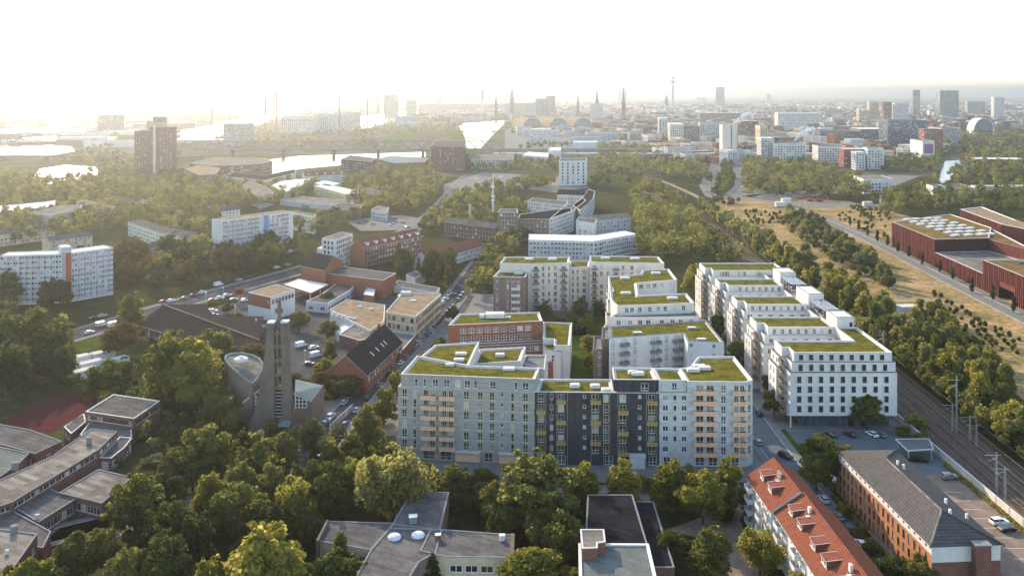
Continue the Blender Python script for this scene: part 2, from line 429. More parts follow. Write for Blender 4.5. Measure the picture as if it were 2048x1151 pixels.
def autowin(L, z1, w):
    """rows of windows: fh floor height, nf floors, z first sill, sp spacing, w,h size"""
    m = w.get('m', 1.2); sp = w.get('sp', 3.); n = max(1, int((L-2*m)/sp + .35)); st = (L-2*m)/n; out = []
    for f in range(w.get('nf', 3)):
        v0 = w.get('z', 1.)+f*w.get('fh', 3.)
        for i in range(n):
            c = m+(i+.5)*st; ww = min(w.get('w', 1.3), st*.92)
            out.append((c-ww/2, c+ww/2, v0, v0+w.get('h', 1.5), w.get('kind', 'white')))
    return out

def skylight(B, px, py, z, w=2.2, l=3.4, h=.7, ang=0., m=None):
    c = W(px, py, z); s = MB(); s.obox(c, ang, l, w, z-.5, z+h, m or capm); s.obox(c, ang, l*.78, w*.7, z+h, z+h+.12, roof_white)
    s.obox(c, ang, l*1.5, w*1.5, z-.5, z-.38, gravel_roof)
    return s.build('skylight', B)
# ------------------------------------------------------------------ ground, roads, railway, water
HAZE_D, HAZE_G = 1.2e-4, .70
def sheet(name, pts, z, m, px=True, kind='structure'):
    p = ccw(PW(pts) if px else pts); s = MB(); s.poly([(q[0], q[1], z) for q in p], m); o = s.build(name, kind=kind); return o
def offset_line(pts, d):
    out = []
    for i in range(len(pts)):
        a = Vector(pts[max(0, i-1)]); b = Vector(pts[min(len(pts)-1, i+1)]); u = (b-a).normalized(); out.append((pts[i][0]-u.y*d, pts[i][1]+u.x*d))
    return out
def smooth(pts, it=2):
    for _ in range(it):
        q = [pts[0]]
        for a, b in zip(pts[:-1], pts[1:]):
            q += [(a[0]*.75+b[0]*.25, a[1]*.75+b[1]*.25), (a[0]*.25+b[0]*.75, a[1]*.25+b[1]*.75)]
        q.append(pts[-1]); pts = q
    return pts
ROADS = []
def ribbon(mb, pts, w, z, m, side=False, off=0.):
    l, r = offset_line(pts, off+w/2), offset_line(pts, off-w/2)
    for i in range(len(pts)-1):
        mb.poly([(*r[i], z), (*r[i+1], z), (*l[i+1], z), (*l[i], z)], m)
        if side:
            for e, s in ((l, 1), (r, -1)):
                q = [(*e[i], z-.2), (*e[i+1], z-.2), (*e[i+1], z), (*e[i], z)]; mb.poly(q if s < 0 else q[::-1], m)
def road(name, pts, w, m=None, pave=2.2, px=True, z=.06, line=True, sm=2):
    p = smooth(PW(pts) if px else pts, sm); ROADS.append((p, w/2+1.5)); s = MB(); ribbon(s, p, w, z, m or asphalt); o = s.build(name, kind='structure')
    if pave:
        s = MB()
        for sd_ in (1, -1):
            ribbon(s, p, pave, z+.12, paving, True, sd_*(w/2+pave/2+.15)); ribbon(s, p, .3, z+.128, kerb, True, sd_*(w/2+.15))
        s.build('pavement', kind='structure')
    if line:
        s = MB(); d = 0
        for a, b in zip(p[:-1], p[1:]):
            a_, u, n, L, ang = frame2(a, b); t = 0
            while t+3 < L:
                c0, c1 = a_+u*t, a_+u*(t+3); s.poly([(c0.x-n.x*-.09, c0.y-n.y*-.09, z+.012), (c1.x+n.x*.09, c1.y+n.y*.09, z+.012), (c1.x-n.x*.09, c1.y-n.y*.09, z+.012), (c0.x-n.x*.09, c0.y-n.y*.09, z+.012)], paint_white); t += 9
        s.build('road_marking', kind='structure')
    return p

sheet('ground', [(-45000,-400),(45000,-400),(45000,61000),(-45000,61000)], 0, ground_m, False)
sheet('plain', [(-9000,1150),(9000,1150),(26000,60000),(-26000,60000)], .12, far_ground, False)
# new quarter: courtyard paving and lawns
sheet('courtyard', [(-40,246),(76,246),(88,280),(128,262),(130,440),(-25,480),(-50,330)], .03, paving, False)
sheet('forecourt', [(84,246),(126,252),(127,283),(86,283)], .05, asphalt_new, False)
for q in ([(18,300),(33,300),(34,420),(20,420)], [(76,300),(78,300),(79,430),(77,430)], [(86,262),(88,262),(88,285),(86,285)], [(-10,395),(60,395),(60,426),(-10,426)]):
    sheet('lawn', q, .06, lawn, False)
sheet('lawn', [(100,262),(122,260),(122,263.5),(100,266)], .09, lawn, False)
# streets
road('street', [(86,150),(84,195),(81.5,225),(79.5,250),(80,300),(81,380),(82,455)], 7.5, asphalt_new, 2.5, False, line=False)
road('street', [(-130,205),(-75,240),(-30,240),(30,238),(74,237)], 7, paving_warm, 2.0, False, .05, line=False)
road('street', [(540,1010),(650,872),(722,790),(800,712),(858,652),(905,600),(935,560),(962,522)], 9, asphalt, 2.4, line=False)
road('main_road', [(-90,740),(0,712),(200,656),(330,615),(470,576),(600,541),(690,512),(770,486)], 14, asphalt, 3.0)
road('main_road', [(770,486),(830,455),(872,425),(905,385),(930,352),(1010,330)], 12, asphalt, 2.5, z=.08)
# car parks and yards
sheet('car_park', [(385,648),(500,572),(640,556),(800,588),(948,592),(930,625),(880,645),(838,700),(720,795),(600,770),(500,705)], .04, asphalt)
sheet('church_yard', [(590,800),(700,800),(690,850),(640,885),(585,862)], .05, paving_warm)
sheet('sports_court', [(21,833),(107,783),(200,790),(171,822),(103,866),(0,848)], .05, red_court)
sheet('school_yard', [(90,1080),(150,1030),(240,1010),(330,1000),(360,1040),(230,1075),(150,1110)], .05, asphalt)
sheet('lawn', [(140,690),(230,662),(240,680),(160,705)], .05, lawn)
sheet('lawn', [(640,880),(790,870),(800,930),(650,960)], .04, lawn)
sheet('car_park', [(107.5,150),(127,150),(127.4,262),(106.5,262)], .04, paving_warm, False)
mb = MB()
for k in range(14): mb.box(116.5, 121.8, 176+k*4.9, 176.14+k*4.9, .05, .056, paint_white)
mb.build('parking_marking', kind='structure')
sheet('path', [(1330,1060),(1440,1020),(1470,960),(1500,990),(1480,1040),(1530,1151),(1480,1190),(1420,1080)], .04, paving_warm)
sheet('path', [(1270,985),(1500,975),(1510,990),(1330,1012)], .045, paving)
# railway
RX = lambda y: 139.5 + (y-230)*.046 if y < 640 else 158.4+(y-640)*.042
def rline(off, y0=150, y1=1250, n=36): return [(RX(y0+(y1-y0)*k/n)+off, y0+(y1-y0)*k/n) for k in range(n+1)]
mb = MB(); ribbon(mb, rline(-3), 20, .10, gravel); mb.build('railway_bed', kind='structure'); ROADS.append((rline(-3), 10))
mb = MB(); ribbon(mb, rline(2.6), 3.4, .14, rust); ribbon(mb, rline(-5.9), 3.2, .14, rust); mb.build('rusty_ballast', kind='structure')
for off in (-9.8, -5.9, -1.2, 2.6):
    e = thing('railway_track', ['railway track closest to the pale boundary wall', 'second railway track from the pale boundary wall', 'third railway track from the pale boundary wall', 'railway track closest to the trackside wood'][[-9.8,-5.9,-1.2,2.6].index(off)], 'track', (RX(230)+off, 230, 0))
    for s_ in (-.75, .75):
        m2 = MB(); ribbon(m2, rline(off+s_), .16, .42, rail_m, True); m2.build('rail', e)
    m3 = MB(); y = 170
    while y < 620:
        x = RX(y)+off; m3.box(x-1.3, x+1.3, y-.14, y+.14, .1, .3, sleeper_m, False); y += .75
    m3.build('sleepers', e, 'stuff')
# dry land to the right of the railway
sheet('dry_meadow', [(1400,400),(1560,395),(1700,402),(1790,425),(2300,560),(2300,900),(2048,800),(1900,690),(1830,640),(1720,600),(1640,545),(1560,500),(1480,450)], .03, lawn_dry)
sheet('lawn', [(1460,385),(1560,380),(1640,384),(1600,392),(1480,396)], .05, lawn)
p = smooth(PW([(1300,352),(1380,385),(1470,432),(1540,478),(1620,525),(1720,585),(1760,605),(1800,600),(1925,600)]), 2); mb = MB(); ribbon(mb, p, 6, .07, dirt); mb.build('dirt_track', kind='structure'); ROADS.append((p, 4))
p = smooth(PW([(1700,560),(1770,620),(1850,690),(1960,790),(2100,900)]), 2); mb = MB(); ribbon(mb, p, 4, .075, dirt); mb.build('dirt_track', kind='structure'); ROADS.append((p, 3))
p = smooth(PW([(1480,392),(1560,408),(1650,437),(1760,487),(1880,550),(2060,640),(2300,760)]), 2); ROADS.append((p, 9))
mb = MB(); ribbon(mb, p, 13, .08, paving); mb.build('promenade', kind='structure')
mb = MB(); ribbon(mb, p, .5, .2, kerb, True, 1.5); ribbon(mb, p, .4, .2, kerb, True, -6.3); mb.build('kerb', kind='structure')
sheet('field_road', [(1540,402),(1760,408),(1790,415),(1600,413)], .06, paving)
for q in ([(1500,455),(1580,470),(1680,515),(1740,560)], [(1450,425),(1520,430),(1600,418)], [(1790,600),(1860,570),(1905,560)], [(1900,690),(1960,660),(2060,690)], [(1640,470),(1700,470),(1760,500)]):
    p = smooth(PW(q), 2); mb = MB(); ribbon(mb, p, 1.6, .06, dirt); mb.build('footpath', kind='structure')
# far roads and junctions
for q in ([(1398,372),(1436,300),(1450,298),(1440,345),(1424,396),(1410,392)], [(1460,297),(1474,296),(1494,350),(1535,386),(1475,402),(1440,398),(1470,370)], [(880,372),(960,345),(1120,352),(1180,375),(1110,385),(1000,372),(900,395)], [(1480,392),(1720,372),(1780,350),(1840,352),(1790,372),(1560,400)],
          [(1600,350),(1640,345),(1800,380),(1760,390)], [(690,440),(800,430),(860,440),(830,460),(720,462)]):
    sheet('junction', q, .14, paving)
for q in ([(1150,355),(1300,360),(1290,375),(1160,372)], [(950,395),(1040,390),(1030,412),(960,410)], [(1060,345),(1115,345),(1110,365),(1060,362)]):
    sheet('lawn', q, .15, lawn)

# water
wm = bpy.data.materials.new('water'); wm.use_nodes = True; nt = wm.node_tree; p_ = nt.nodes['Principled BSDF']
p_.inputs['Base Color'].default_value = (.035, .05, .055, 1); p_.inputs['Roughness'].default_value = .16; p_.inputs['Specular IOR Level'].default_value = .5
g_ = nt.nodes.new('ShaderNodeNewGeometry'); n_ = nt.nodes.new('ShaderNodeTexNoise'); n_.inputs['Scale'].default_value = .08; n_.inputs['Detail'].default_value = 6
b_ = nt.nodes.new('ShaderNodeBump'); b_.inputs['Strength'].default_value = .5; b_.inputs['Distance'].default_value = 2.0
nt.links.new(g_.outputs['Position'], n_.inputs['Vector']); nt.links.new(n_.outputs[0], b_.inputs['Height']); nt.links.new(b_.outputs[0], p_.inputs['Normal'])
WATER = []
def water(name, q):
    pw = ccw(PW(q)); WATER.append(pw); s = MB(); s.poly([(a_[0], a_[1], .2) for a_ in pw], wm); return s.build(name, kind='structure')
water('river', [(330,283),(355,262),(450,243),(520,228),(570,213),(640,207),(700,205),(700,210),(680,219),(620,226),(560,237),(470,262),(400,286)])
water('river', [(700,236),(760,226),(820,222),(860,226),(800,240),(740,255),(690,262),(660,268),(650,262)])
water('basin', [(480,345),(520,322),(600,312),(700,309),(850,304),(852,313),(760,322),(690,330),(600,338),(560,348)])
water('canal', [(915,247),(960,243),(1016,240),(985,270),(960,298),(935,300),(930,275)])
water('canal', [(1890,322),(1918,320),(1935,335),(1900,352),(1905,375),(1870,375),(1880,350)])
water('lake', [(62,362),(80,338),(130,330),(190,334),(205,352),(150,362),(90,368)])
water('lake', [(-60,300),(0,292),(60,288),(140,292),(150,302),(90,312),(-60,316)])
for q in ([(-60,262),(60,255),(190,258),(200,264),(60,268)], [(-60,236),(120,232),(260,240),(250,246),(100,244)], [(-60,218),(150,214),(330,222),(300,226),(100,224)], [(20,276),(120,272),(250,274),(240,279),(100,282)]): water('harbour_basin', q)
# ------------------------------------------------------------------ the new housing blocks
def front_cols(B, a, b, cols, floors, z0, z1, wall, bal=None, extra=None):
    """facade a->b with columns (frac, width, kind): f french, w window, s small, b balcony; alternate balconies with 'be'/'bo'"""
    L = math.dist(a, b); ops = []
    for fr, w, k, fk in cols:
        c = fr*L
        for i, z in enumerate(floors):
            if k in ('f', 'b', 'be', 'bo', 'bb'):
                if k == 'bb' or (k == 'b' and w > 3.4):
                    ops += [(c-w*.38, c-w*.06, z+.08, z+2.35, fk), (c+w*.06, c+w*.38, z+.08, z+2.35, fk)]
                else:
                    ww = w if k == 'f' else min(w*.7, 2.0)
                    ops.append((c-ww/2, c+ww/2, z+.08, z+2.4, fk))
                if k in ('b', 'bb') or (k == 'be' and i % 2 == 0) or (k == 'bo' and i % 2 == 1):
                    put_balcony(B.e, a, b, c-w/2, w, z, bal)
            elif k == 'w': ops.append((c-w/2, c+w/2, z+.75, z+2.35, fk))
            elif k == 's': ops.append((c-w/2, c+w/2, z+1.3, z+2.3, fk))
    if extra: ops += extra
    B.facade(a, b, z0, z1, ops, wall)

FL7 = [3.35+2.97*i for i in range(6)]
# --- grey brick block
A = Building('apartment_block', 'grey brick apartment block with stacked tan wooden balconies and green roof', 'building', (-14, 262))
a, b = (-33.7, 262.4), (6.55, 257.7); zt = 21.25
front_cols(A, a, b, [(.046,1.5,'f','gold'),(.123,1.0,'f','gold'),(.229,4.4,'b','gold'),(.365,4.4,'b','gold'),(.503,1.6,'f','gold'),(.605,1.5,'f','gold'),
    (.692,1.5,'f','gold'),(.765,.85,'s','gold'),(.841,1.0,'f','gold'),(.935,1.5,'f','gold')], FL7, 0, zt, brick_grey, 'wood',
    [(L0, L0+w, .2, 2.9, 'gold') for L0, w in ((7.4,3.6),(12.6,3.4),(25.8,2.4))])
p0 = W(834, 711, 24.75)
left_back = (p0[0]-.9, p0[1]+1)
openwall(A.w, left_back, a, 0, zt, [], brick_grey)
for i in range(6):
    for u0 in (4., 11.): put_balcony(A.e, left_back, a, u0, 4.0, FL7[i], 'wood')
openwall(A.w, b, (9.5, 269), 0, zt, [], brick_grey)
roofcap(A.r, [a, b, (9.5, 269), (-8, 272), left_back], zt, felt, .3, .3, capm)
att = [(802,747),(1070,757),(1079,735),(937,730),(834,711)]
def att_win(a_, b_, L):
    if abs(a_[1]-b_[1]) > 8 or L < 20: return None
    o = []
    for fr, w in ((.115,.9),(.18,.9),(.26,1.7),(.345,1.8),(.43,1.6),(.5,1.7),(.56,.9),(.69,1.8),(.86,1.0),(.93,1.7)):
        o.append((fr*L-w/2, fr*L+w/2, zt+.1, zt+2.3, 'white'))
    return o
A.piece(att, 24.75, zt-.3, brick_grey, sedum_m, .55, .4, capm, .7, edges=att_win)
A.piece([(842,712),(871,688.5),(958,683.5),(937,730)], 24.9, 0, plaster_warm, sedum_m, .55, .4, capm, .6, edges=lambda *k: None)
A.piece([(944,727),(958,698),(1051,693),(1041,721)], 21.6, 0, plaster_warm, sedum_m, .6, .45, capm, .8, edges=lambda *k: None)
A.piece([(1044,724),(1052,709),(1092,709),(1089,738)], 18.2, 0, plaster_warm, paving, .6, .3, capm, None, edges=lambda *k: None)
for x, y, z, w_, l_ in ((922,709,24.35,2.2,3.6),(918,721,24.35,2,3.2),(1018,739,24.2,2.6,3.6),(900,731,24.2,1.6,2.6),(1000,711,21.2,2.4,3.0)): skylight(A.e, x, y, z, w_, l_)
# wide tan entrance canopies at street level
fa, fu, fn, fl, fang = frame2(a, b)
for u0, w_ in ((17.2, 7.2), (30.2, 6.6)):
    mb = MB(); c = fa+fu*(u0+w_/2)+fn*.25; mb.obox((c.x, c.y), fang, w_, .5, .1, 2.9, wood); mb.obox((c.x+fn.x*.4, c.y+fn.y*.4), fang, w_+.4, 1.3, 2.9, 3.15, capm); mb.build('entrance', A.e)
mb = MB()
for z in FL7: c = fa+fu*(fl/2)+fn*.02; mb.obox((c.x, c.y), fang, fl-.1, .05, z-.14, z-.04, plaster_grey)
mb.build('floor_bands', A.e, 'stuff'); A.done()

# --- black clad block
K = Building('apartment_block', 'black clad apartment block with bronze balconies between the two brick blocks', 'building', (18, 262))
a2, b2 = (6.75, 258.0), (42.6, 256.9)
FLK = FL7; zk = 21.2
front_cols(K, a2, b2, [(.048,2.6,'be','gold'),(.133,1.0,'w','gold'),(.21,2.6,'bo','gold'),(.40,.9,'s','white'),(.488,2.8,'bo','gold'),(.573,1.6,'f','gold'),
    (.71,2.8,'be','gold'),(.847,.9,'s','white'),(.944,2.8,'bo','gold')], FLK, 0, zk, clad_dark, 'bronze',
    [(u0, u0+2.2, .2, 2.8, 'white') for u0 in (1.2, 6.6, 20.3, 33.)])
mb = MB(); fa, fu, fn, fl, fang = frame2(a2, b2)
for fr in (.086,.135,.175,.262,.455,.555,.605,.67,.9,.985):     # down pipes and cladding joints
    c = fa+fu*(fr*fl)+fn*.07; mb.obox((c.x, c.y), fang, .1, .1, .1, zk-.2, steel)
mb.build('downpipe', K.e)
mb = MB(); c = fa+fu*(29.5)+fn*1.2; mb.obox((c.x, c.y), fang, 4.4, 2.2, 0, 3.4, plaster); mb.obox((c.x, c.y), fang, 4.8, 2.6, 3.4, 3.65, capm); mb.build('entrance', K.e)
back = W(1222, 753, zk)[1]
openwall(K.w, b2, (42.6, 270), 0, zk, [], clad_dark); openwall(K.w, (6.75, 270), a2, 0, zk, [], clad_dark)
roofcap(K.r, [a2, (29.6, 257.3), (30.2, 269.2), (8.6, 269.6)], zk, sedum_m, .55, .4, capm, .7)
roofcap(K.r, [(29.62, 257.3), b2, (42.5, 258.6), (29.7, 258.9)], zk, felt, .3, .3, capm)
K.piece([(29.7,258.6),(42.45,258.3),(42.6,269.6),(30.5,269.9)], 24.6, zk-.3, clad_dark, sedum_m, .55, .4, capm, .7, px=False,
    edges=lambda a_, b_, L: [(L-4.8, L-2.6, zk+.1, zk+2.3, 'white')] if abs(a_[1]-b_[1]) < 2 else None)
for x, y in ((1150,772),(1190,773),(1212,781),(1266,746)): skylight(K.e, x, y, 20.9 if x < 1222 else 24.2, 2.2, 2.8)
K.done()

# --- pale block
P = Building('apartment_block', 'pale blue-grey brick apartment block with rows of tan wooden balconies and cut-off corner', 'building', (56, 262))
a3, b3, c3 = (42.75, 256.9), (67.9, 256.3), (70.2, 258.3)
FP = [3.35+2.97*i for i in range(7)]
front_cols(P, a3, b3, [(.07,1.6,'w','white'),(.18,1.0,'w','gold'),(.286,1.5,'w','white'),(.525,6.8,'bb','gold'),(.737,1.5,'f','white'),(.918,3.9,'b','gold')],
    FP[:6], 0, 21.25, brick_pale, 'wood', [(u0, u0+w_, .2, 2.7, 'white') for u0, w_ in ((1.2,2.),(10.4,2.6),(14.2,2.6),(20.8,2.2))])
u_ = (Vector(b3)-Vector(a3)).normalized(); mid3 = Vector(a3)+u_*8.2
front_cols(P, (mid3.x, mid3.y), b3, [((.525*25.16-8.2)/16.96,6.8,'bb','gold'),((.737*25.16-8.2)/16.96,1.5,'f','white'),((.918*25.16-8.2)/16.96,3.9,'b','gold')],
    FP[6:], 21.25, 24.6, brick_pale, 'wood')
back3 = W(1468, 711.6, 24.6)
for q0, q1, cc in ((b3, c3, [(.5,1.3,'f','gold')]), (c3, back3, [(.25,1.4,'w','white'),(.6,1.4,'w','white')])):
    front_cols(P, q0, q1, cc, FP, 0, 24.6, brick_pale)
openwall(P.w, (mid3.x, mid3.y+9), (mid3.x, mid3.y), 21.25, 24.6, [], brick_pale)
roofcap(P.r, [a3, (mid3.x, mid3.y), (mid3.x-.1, mid3.y+1.6), (42.8, 258.6)], 21.25, felt, .3, .3, capm)
P.piece([(42.8,258.3),(mid3.x-.05,mid3.y+1.2),(mid3.x-.05,mid3.y+12),(42.9,269.6)], 24.55, 21., brick_pale, sedum_m, .55, .4, capm, .7, px=False,
    edges=lambda a_, b_, L: [(x, x+1.5, 21.6, 23.8, 'white') for x in (1.2, 3.8, 6.2)] if abs(a_[1]-b_[1]) < 2 and L > 5 else None)
rp = [(mid3.x, mid3.y), b3, c3, back3, W(1396,712.5,24.6), W(1380,734,24.6), (mid3.x, mid3.y+12)]
roofcap(P.r, rp, 24.6, sedum_m, .55, .4, capm, .7)
openwall(P.w, back3, W(1396,712.5,24.6), 0, 24.6, [], plaster_grey); openwall(P.w, W(1396,712.5,24.6), W(1380,734,24.6), 0, 24.6, [], plaster_grey)
openwall(P.w, W(1380,734,24.6), (42.9, 269.6), 0, 24.6, [], plaster_grey)
for x, y in ((1275,748),(1398,734),(1386,741),(1408,737)): skylight(P.e, x, y, 24.2, 2.4, 3.8)
P.done()

# --- brick office with green roof
O = Building('brick_office', 'red brick office building with two rows of white cross-bar windows and green roof', 'building', W(990, 700))
def bo(a_, b_, L):
    if L < 20 or abs(a_[1]-b_[1]) > abs(a_[0]-b_[0]): return autowin(L, 17, dict(fh=3.3, nf=2, z=10.6, sp=3.6, w=2.2, h=1.9, kind='cross')) if b_[0] > a_[0] else None
    return autowin(L, 17, dict(fh=3.3, nf=2, z=10.3, sp=3.15, w=2.35, h=2.0, kind='cross', m=4.2))
O.piece([(897,649.5),(1085,641),(1078.5,623.5),(918,627)], 17.2, 0, brick_red, sedum_m, .55, .4, capm, .7, edges=bo)
q = PW([(897,649.5),(1085,641)], 17.2); u_ = (Vector(q[1])-Vector(q[0])).normalized(); n_ = Vector((u_.y, -u_.x))
lo = [Vector(q[0])+n_*.0, Vector(q[1])+u_*1.6, Vector(q[1])+u_*1.6+n_*4.0, Vector(q[0])+u_*12+n_*4.0]
O.piece([tuple(v) for v in lo], 9.6, 0, brick_red, felt, .4, .3, capm, px=False,
    edges=lambda a_, b_, L: autowin(L, 9, dict(nf=1, z=6.6, sp=2.6, w=2.0, h=1.9, kind='cross', m=1.)) if L > 15 else None)
O.piece([(1086,676),(1086,643),(1144,645),(1140,690),(1108,690),(1108,677)], 13.2, 0, plaster, sedum_m, .55, .45, capm, .6, edges=lambda *k: None)
O.piece([(1087,697),(1088,678),(1127,677),(1122,702)], 11.2, 0, plaster, sedum_m, .5, .35, cap_dark, .6,
    edges=lambda a_, b_, L: [(L*.45, L*.45+2.4, 6.9, 9.3, 'cross')] if L > 6 else None)
O.piece([(1096,722),(1100,700),(1142,695),(1140,722)], 7.0, 0, brick_red, felt_green, .5, .3, capm,
    edges=lambda a_, b_, L: [(L*.3, L*.3+2.3, 3.4, 5.4, 'cross')] if L > 6 else None)
for x, y, w_, l_, h_ in ((990,633,4.5,7.5,1.6),(964,634,2.5,2,1.2),(1012,634,1.5,4,.25)): skylight(O.e, x, y, 16.8, w_, l_, h_, m=roof_white)
O.done()

# --- white comb block in the middle: front bar
C = Building('apartment_block', 'white apartment bar with dark balconies and green roof behind the pale brick block', 'building', (55, 322))
def c1(a_, b_, L):
    if L < 20 or abs(a_[1]-b_[1]) > 10: return None
    return [(.035*L, .035*L+1.1, 1, 2, 'dark')]
q = C.piece([(1218,675),(1366,665),(1375,681),(1448,684),(1412,640),(1219.5,652.5)], 21.5, 0, plaster, sedum_m, .5, .4, cap_dark, .6, edges=lambda *k: None)
fa_, fb_ = W(1218,675,21.5), W(1366,665,21.5)
off = .12; nn = frame2(fa_, fb_)[2]
fa_ = (fa_[0]+nn.x*off, fa_[1]+nn.y*off); fb_ = (fb_[0]+nn.x*off, fb_[1]+nn.y*off)
FC = [2.6+3.15*i for i in range(6)]
front_cols(C, fa_, fb_, [(.05,1.1,'f','dark'),(.20,3.2,'b','dark'),(.345,1.1,'f','dark'),(.62,3.8,'b','dark'),(.77,1.2,'f','dark'),(.915,3.4,'b','dark')], FC, 0, 21.2, plaster, 'dark')
s2a, s2b = W(1375,681,21.5), W(1448,684,21.5)
front_cols(C, (s2a[0],s2a[1]-.1), (s2b[0],s2b[1]-.1), [(.1,1.0,'s','dark'),(.72,1.0,'s','dark')], FC[4:], 0, 21.2, plaster_grey)
for x, y in ((1275,667),(1384,657),(1403,680)): skylight(C.e, x, y, 21.1, 2.2, 3.6, .6, m=cap_dark)
C.piece([(1186,697),(1188,672),(1206,672),(1204,697)], 14.5, 0, brick_brown, paving, .6, .3, cap_dark, edges=lambda a_, b_, L: [(L*.55, L*.55+1.2, 5+3*i, 7.2+3*i, 'white') for i in range(3)] if L > 3 and abs(a_[1]-b_[1]) < 2 else None)
C.piece([(1203,677),(1205,654),(1218,654),(1217,676)], 17.5, 0, brick_brown, paving, .6, .3, cap_dark, edges=lambda *k: None)
C.done()
# --- stepped C-shaped block
D2 = Building('apartment_block', 'white stepped apartment block with C-shaped green roof in the middle of the new quarter', 'building', (57, 380))
D2.piece([(1216,552),(1281.5,547.5),(1285.5,539),(1337.6,537),(1354,558.7),(1272.4,565),(1276,590),(1372.8,586),(1388.5,605),(1234.6,611),(1221.6,599)], 24.5, 0,
    plaster_warm, sedum_m, .55, .45, capm, .7, edges=lambda a_, b_, L: ([(L*f-.8, L*f+.8, 21.5, 23.6, 'white') for f in (.12,.19,.29,.42,.53,.62,.74,.86)] if (L > 25 and a_[1] < 365) else
        [(L*f-1, L*f+1, 21.4, 23.6, 'white') for f in (.12,.3,.45,.62,.85)] if L > 15 and b_[0]-a_[0] > 10 else None))
st = [W(1219,634,21.3), W(1399,632,21.3), (73.2, 354.2), (41., 349.2)]
D2.piece(st, 21.3, 0, plaster_warm, paving, .9, .25, capm, px=False,
    edges=lambda a_, b_, L: [(L*f-.9, L*f+.9, 18.2, 20.1, 'white') for f in (.1,.16,.23,.34,.43,.58,.7,.79,.91)] if L > 25 else None)
mb = MB()                                                    # terraces and screens stepping up the side that faces the lane
for i in range(6):
    y0 = 346+i*9
    for k in range(5): D2_b = put_balcony(D2.e, (42.4+i*.25, y0+6), (42.2+i*.25, y0), 1, 4.2, 6.2+k*3.05, 'white')
for i in range(4):
    q = [(36.5+i*1.5, 347+i*9), (42.3+i*.3, 347+i*9), (42.5+i*.3, 354.5+i*9), (36.9+i*1.5, 354.5+i*9)]
    D2.piece(q, 15.5+i*3, 0, plaster_warm, paving_warm, .9, .25, capm, px=False)
for x, y in ((1250,557),(1252,587),(1345,597),(1312,547)): skylight(D2.e, x, y, 24.1, 2.4, 4.2)
D2.done()
# --- rear block
N_ = Building('apartment_block', 'white rear apartment block with two green roofs and a brown brick corner wing', 'building', (30, 440))
FN = [3.2+3.1*i for i in range(7)]
N_.piece([(999.5,526),(1010,513),(1139.5,513),(1138,525),(1064,527)], 25.5, 0, plaster_warm, sedum_m, .55, .45, capm, .7, edges=lambda *k: None)
N_.piece([(1179,523),(1180,511),(1316.7,512.5),(1328.5,526),(1275,525)], 25.5, 0, plaster_warm, sedum_m, .55, .45, capm, .7, edges=lambda *k: None)
N_.piece([(1139,533),(1140,521),(1179,521),(1178,533)], 22.4, 0, plaster_warm, sedum_m, .55, .45, capm, .5, edges=lambda *k: None)
N_.piece([(986.4,552.6),(999.5,539),(1057.3,540.4),(1051,553.4)], 21.5, 0, brick_brown, sedum_m, .7, .45, capm, .7,
    edges=lambda a_, b_, L: [(L*f-w_/2, L*f+w_/2, z+.1, z+2.3, 'white') for z in FN[:6] for f, w_ in ((.12,1.1),(.45,.9),(.62,1.6),(.78,1.6))] if abs(a_[1]-b_[1]) < 4 else None)
for i in range(5): put_balcony(N_.e, W(986.4,552.6,21.5), W(1051,553.4,21.5), 8.6, 4.2, FN[i], 'white')
nl, nr = W(1064,527,25.5), W(1138,525.5,25.5); cc = [(.1,3.,'b','gold'),(.3,1.3,'f','gold'),(.46,1.1,'f','gold'),(.63,1.6,'f','gold'),(.85,3.2,'b','gold')]
front_cols(N_, (nl[0], nl[1]-.3), (nr[0], nr[1]-.3), cc, FN, 0, 25.3, plaster_warm, 'dark')
nl, nr = W(1179,524,25.5), W(1275,525.5,25.5)
front_cols(N_, (nl[0], nl[1]-.3), (nr[0], nr[1]-.3), [(.1,3.,'b','gold'),(.25,1.5,'f','gold'),(.38,1.1,'f','gold'),(.55,3.,'b','gold'),(.7,1.5,'f','gold'),(.88,1.6,'f','gold')], FN, 0, 25.3, plaster_warm, 'dark')
nl, nr = W(1139,533.5,22.4), W(1178,533.5,22.4)
front_cols(N_, (nl[0], nl[1]-.2), (nr[0], nr[1]-.2), [(.17,1.1,'f','gold'),(.42,1.1,'f','gold'),(.75,1.9,'f','gold')], FN[:6], 0, 22.2, plaster_warm)
mb = MB(); mb.box(9, 62, 428.2, 428.9, 0, 3.0, brick_brown); mb.build('plinth', N_.e)
for x, y in ((1058,519),(1105,519),(1211,517),(1270,518),(1037,546)): skylight(N_.e, x, y, 25.1 if y < 530 else 21.2, 2.4, 4.4)
N_.done()

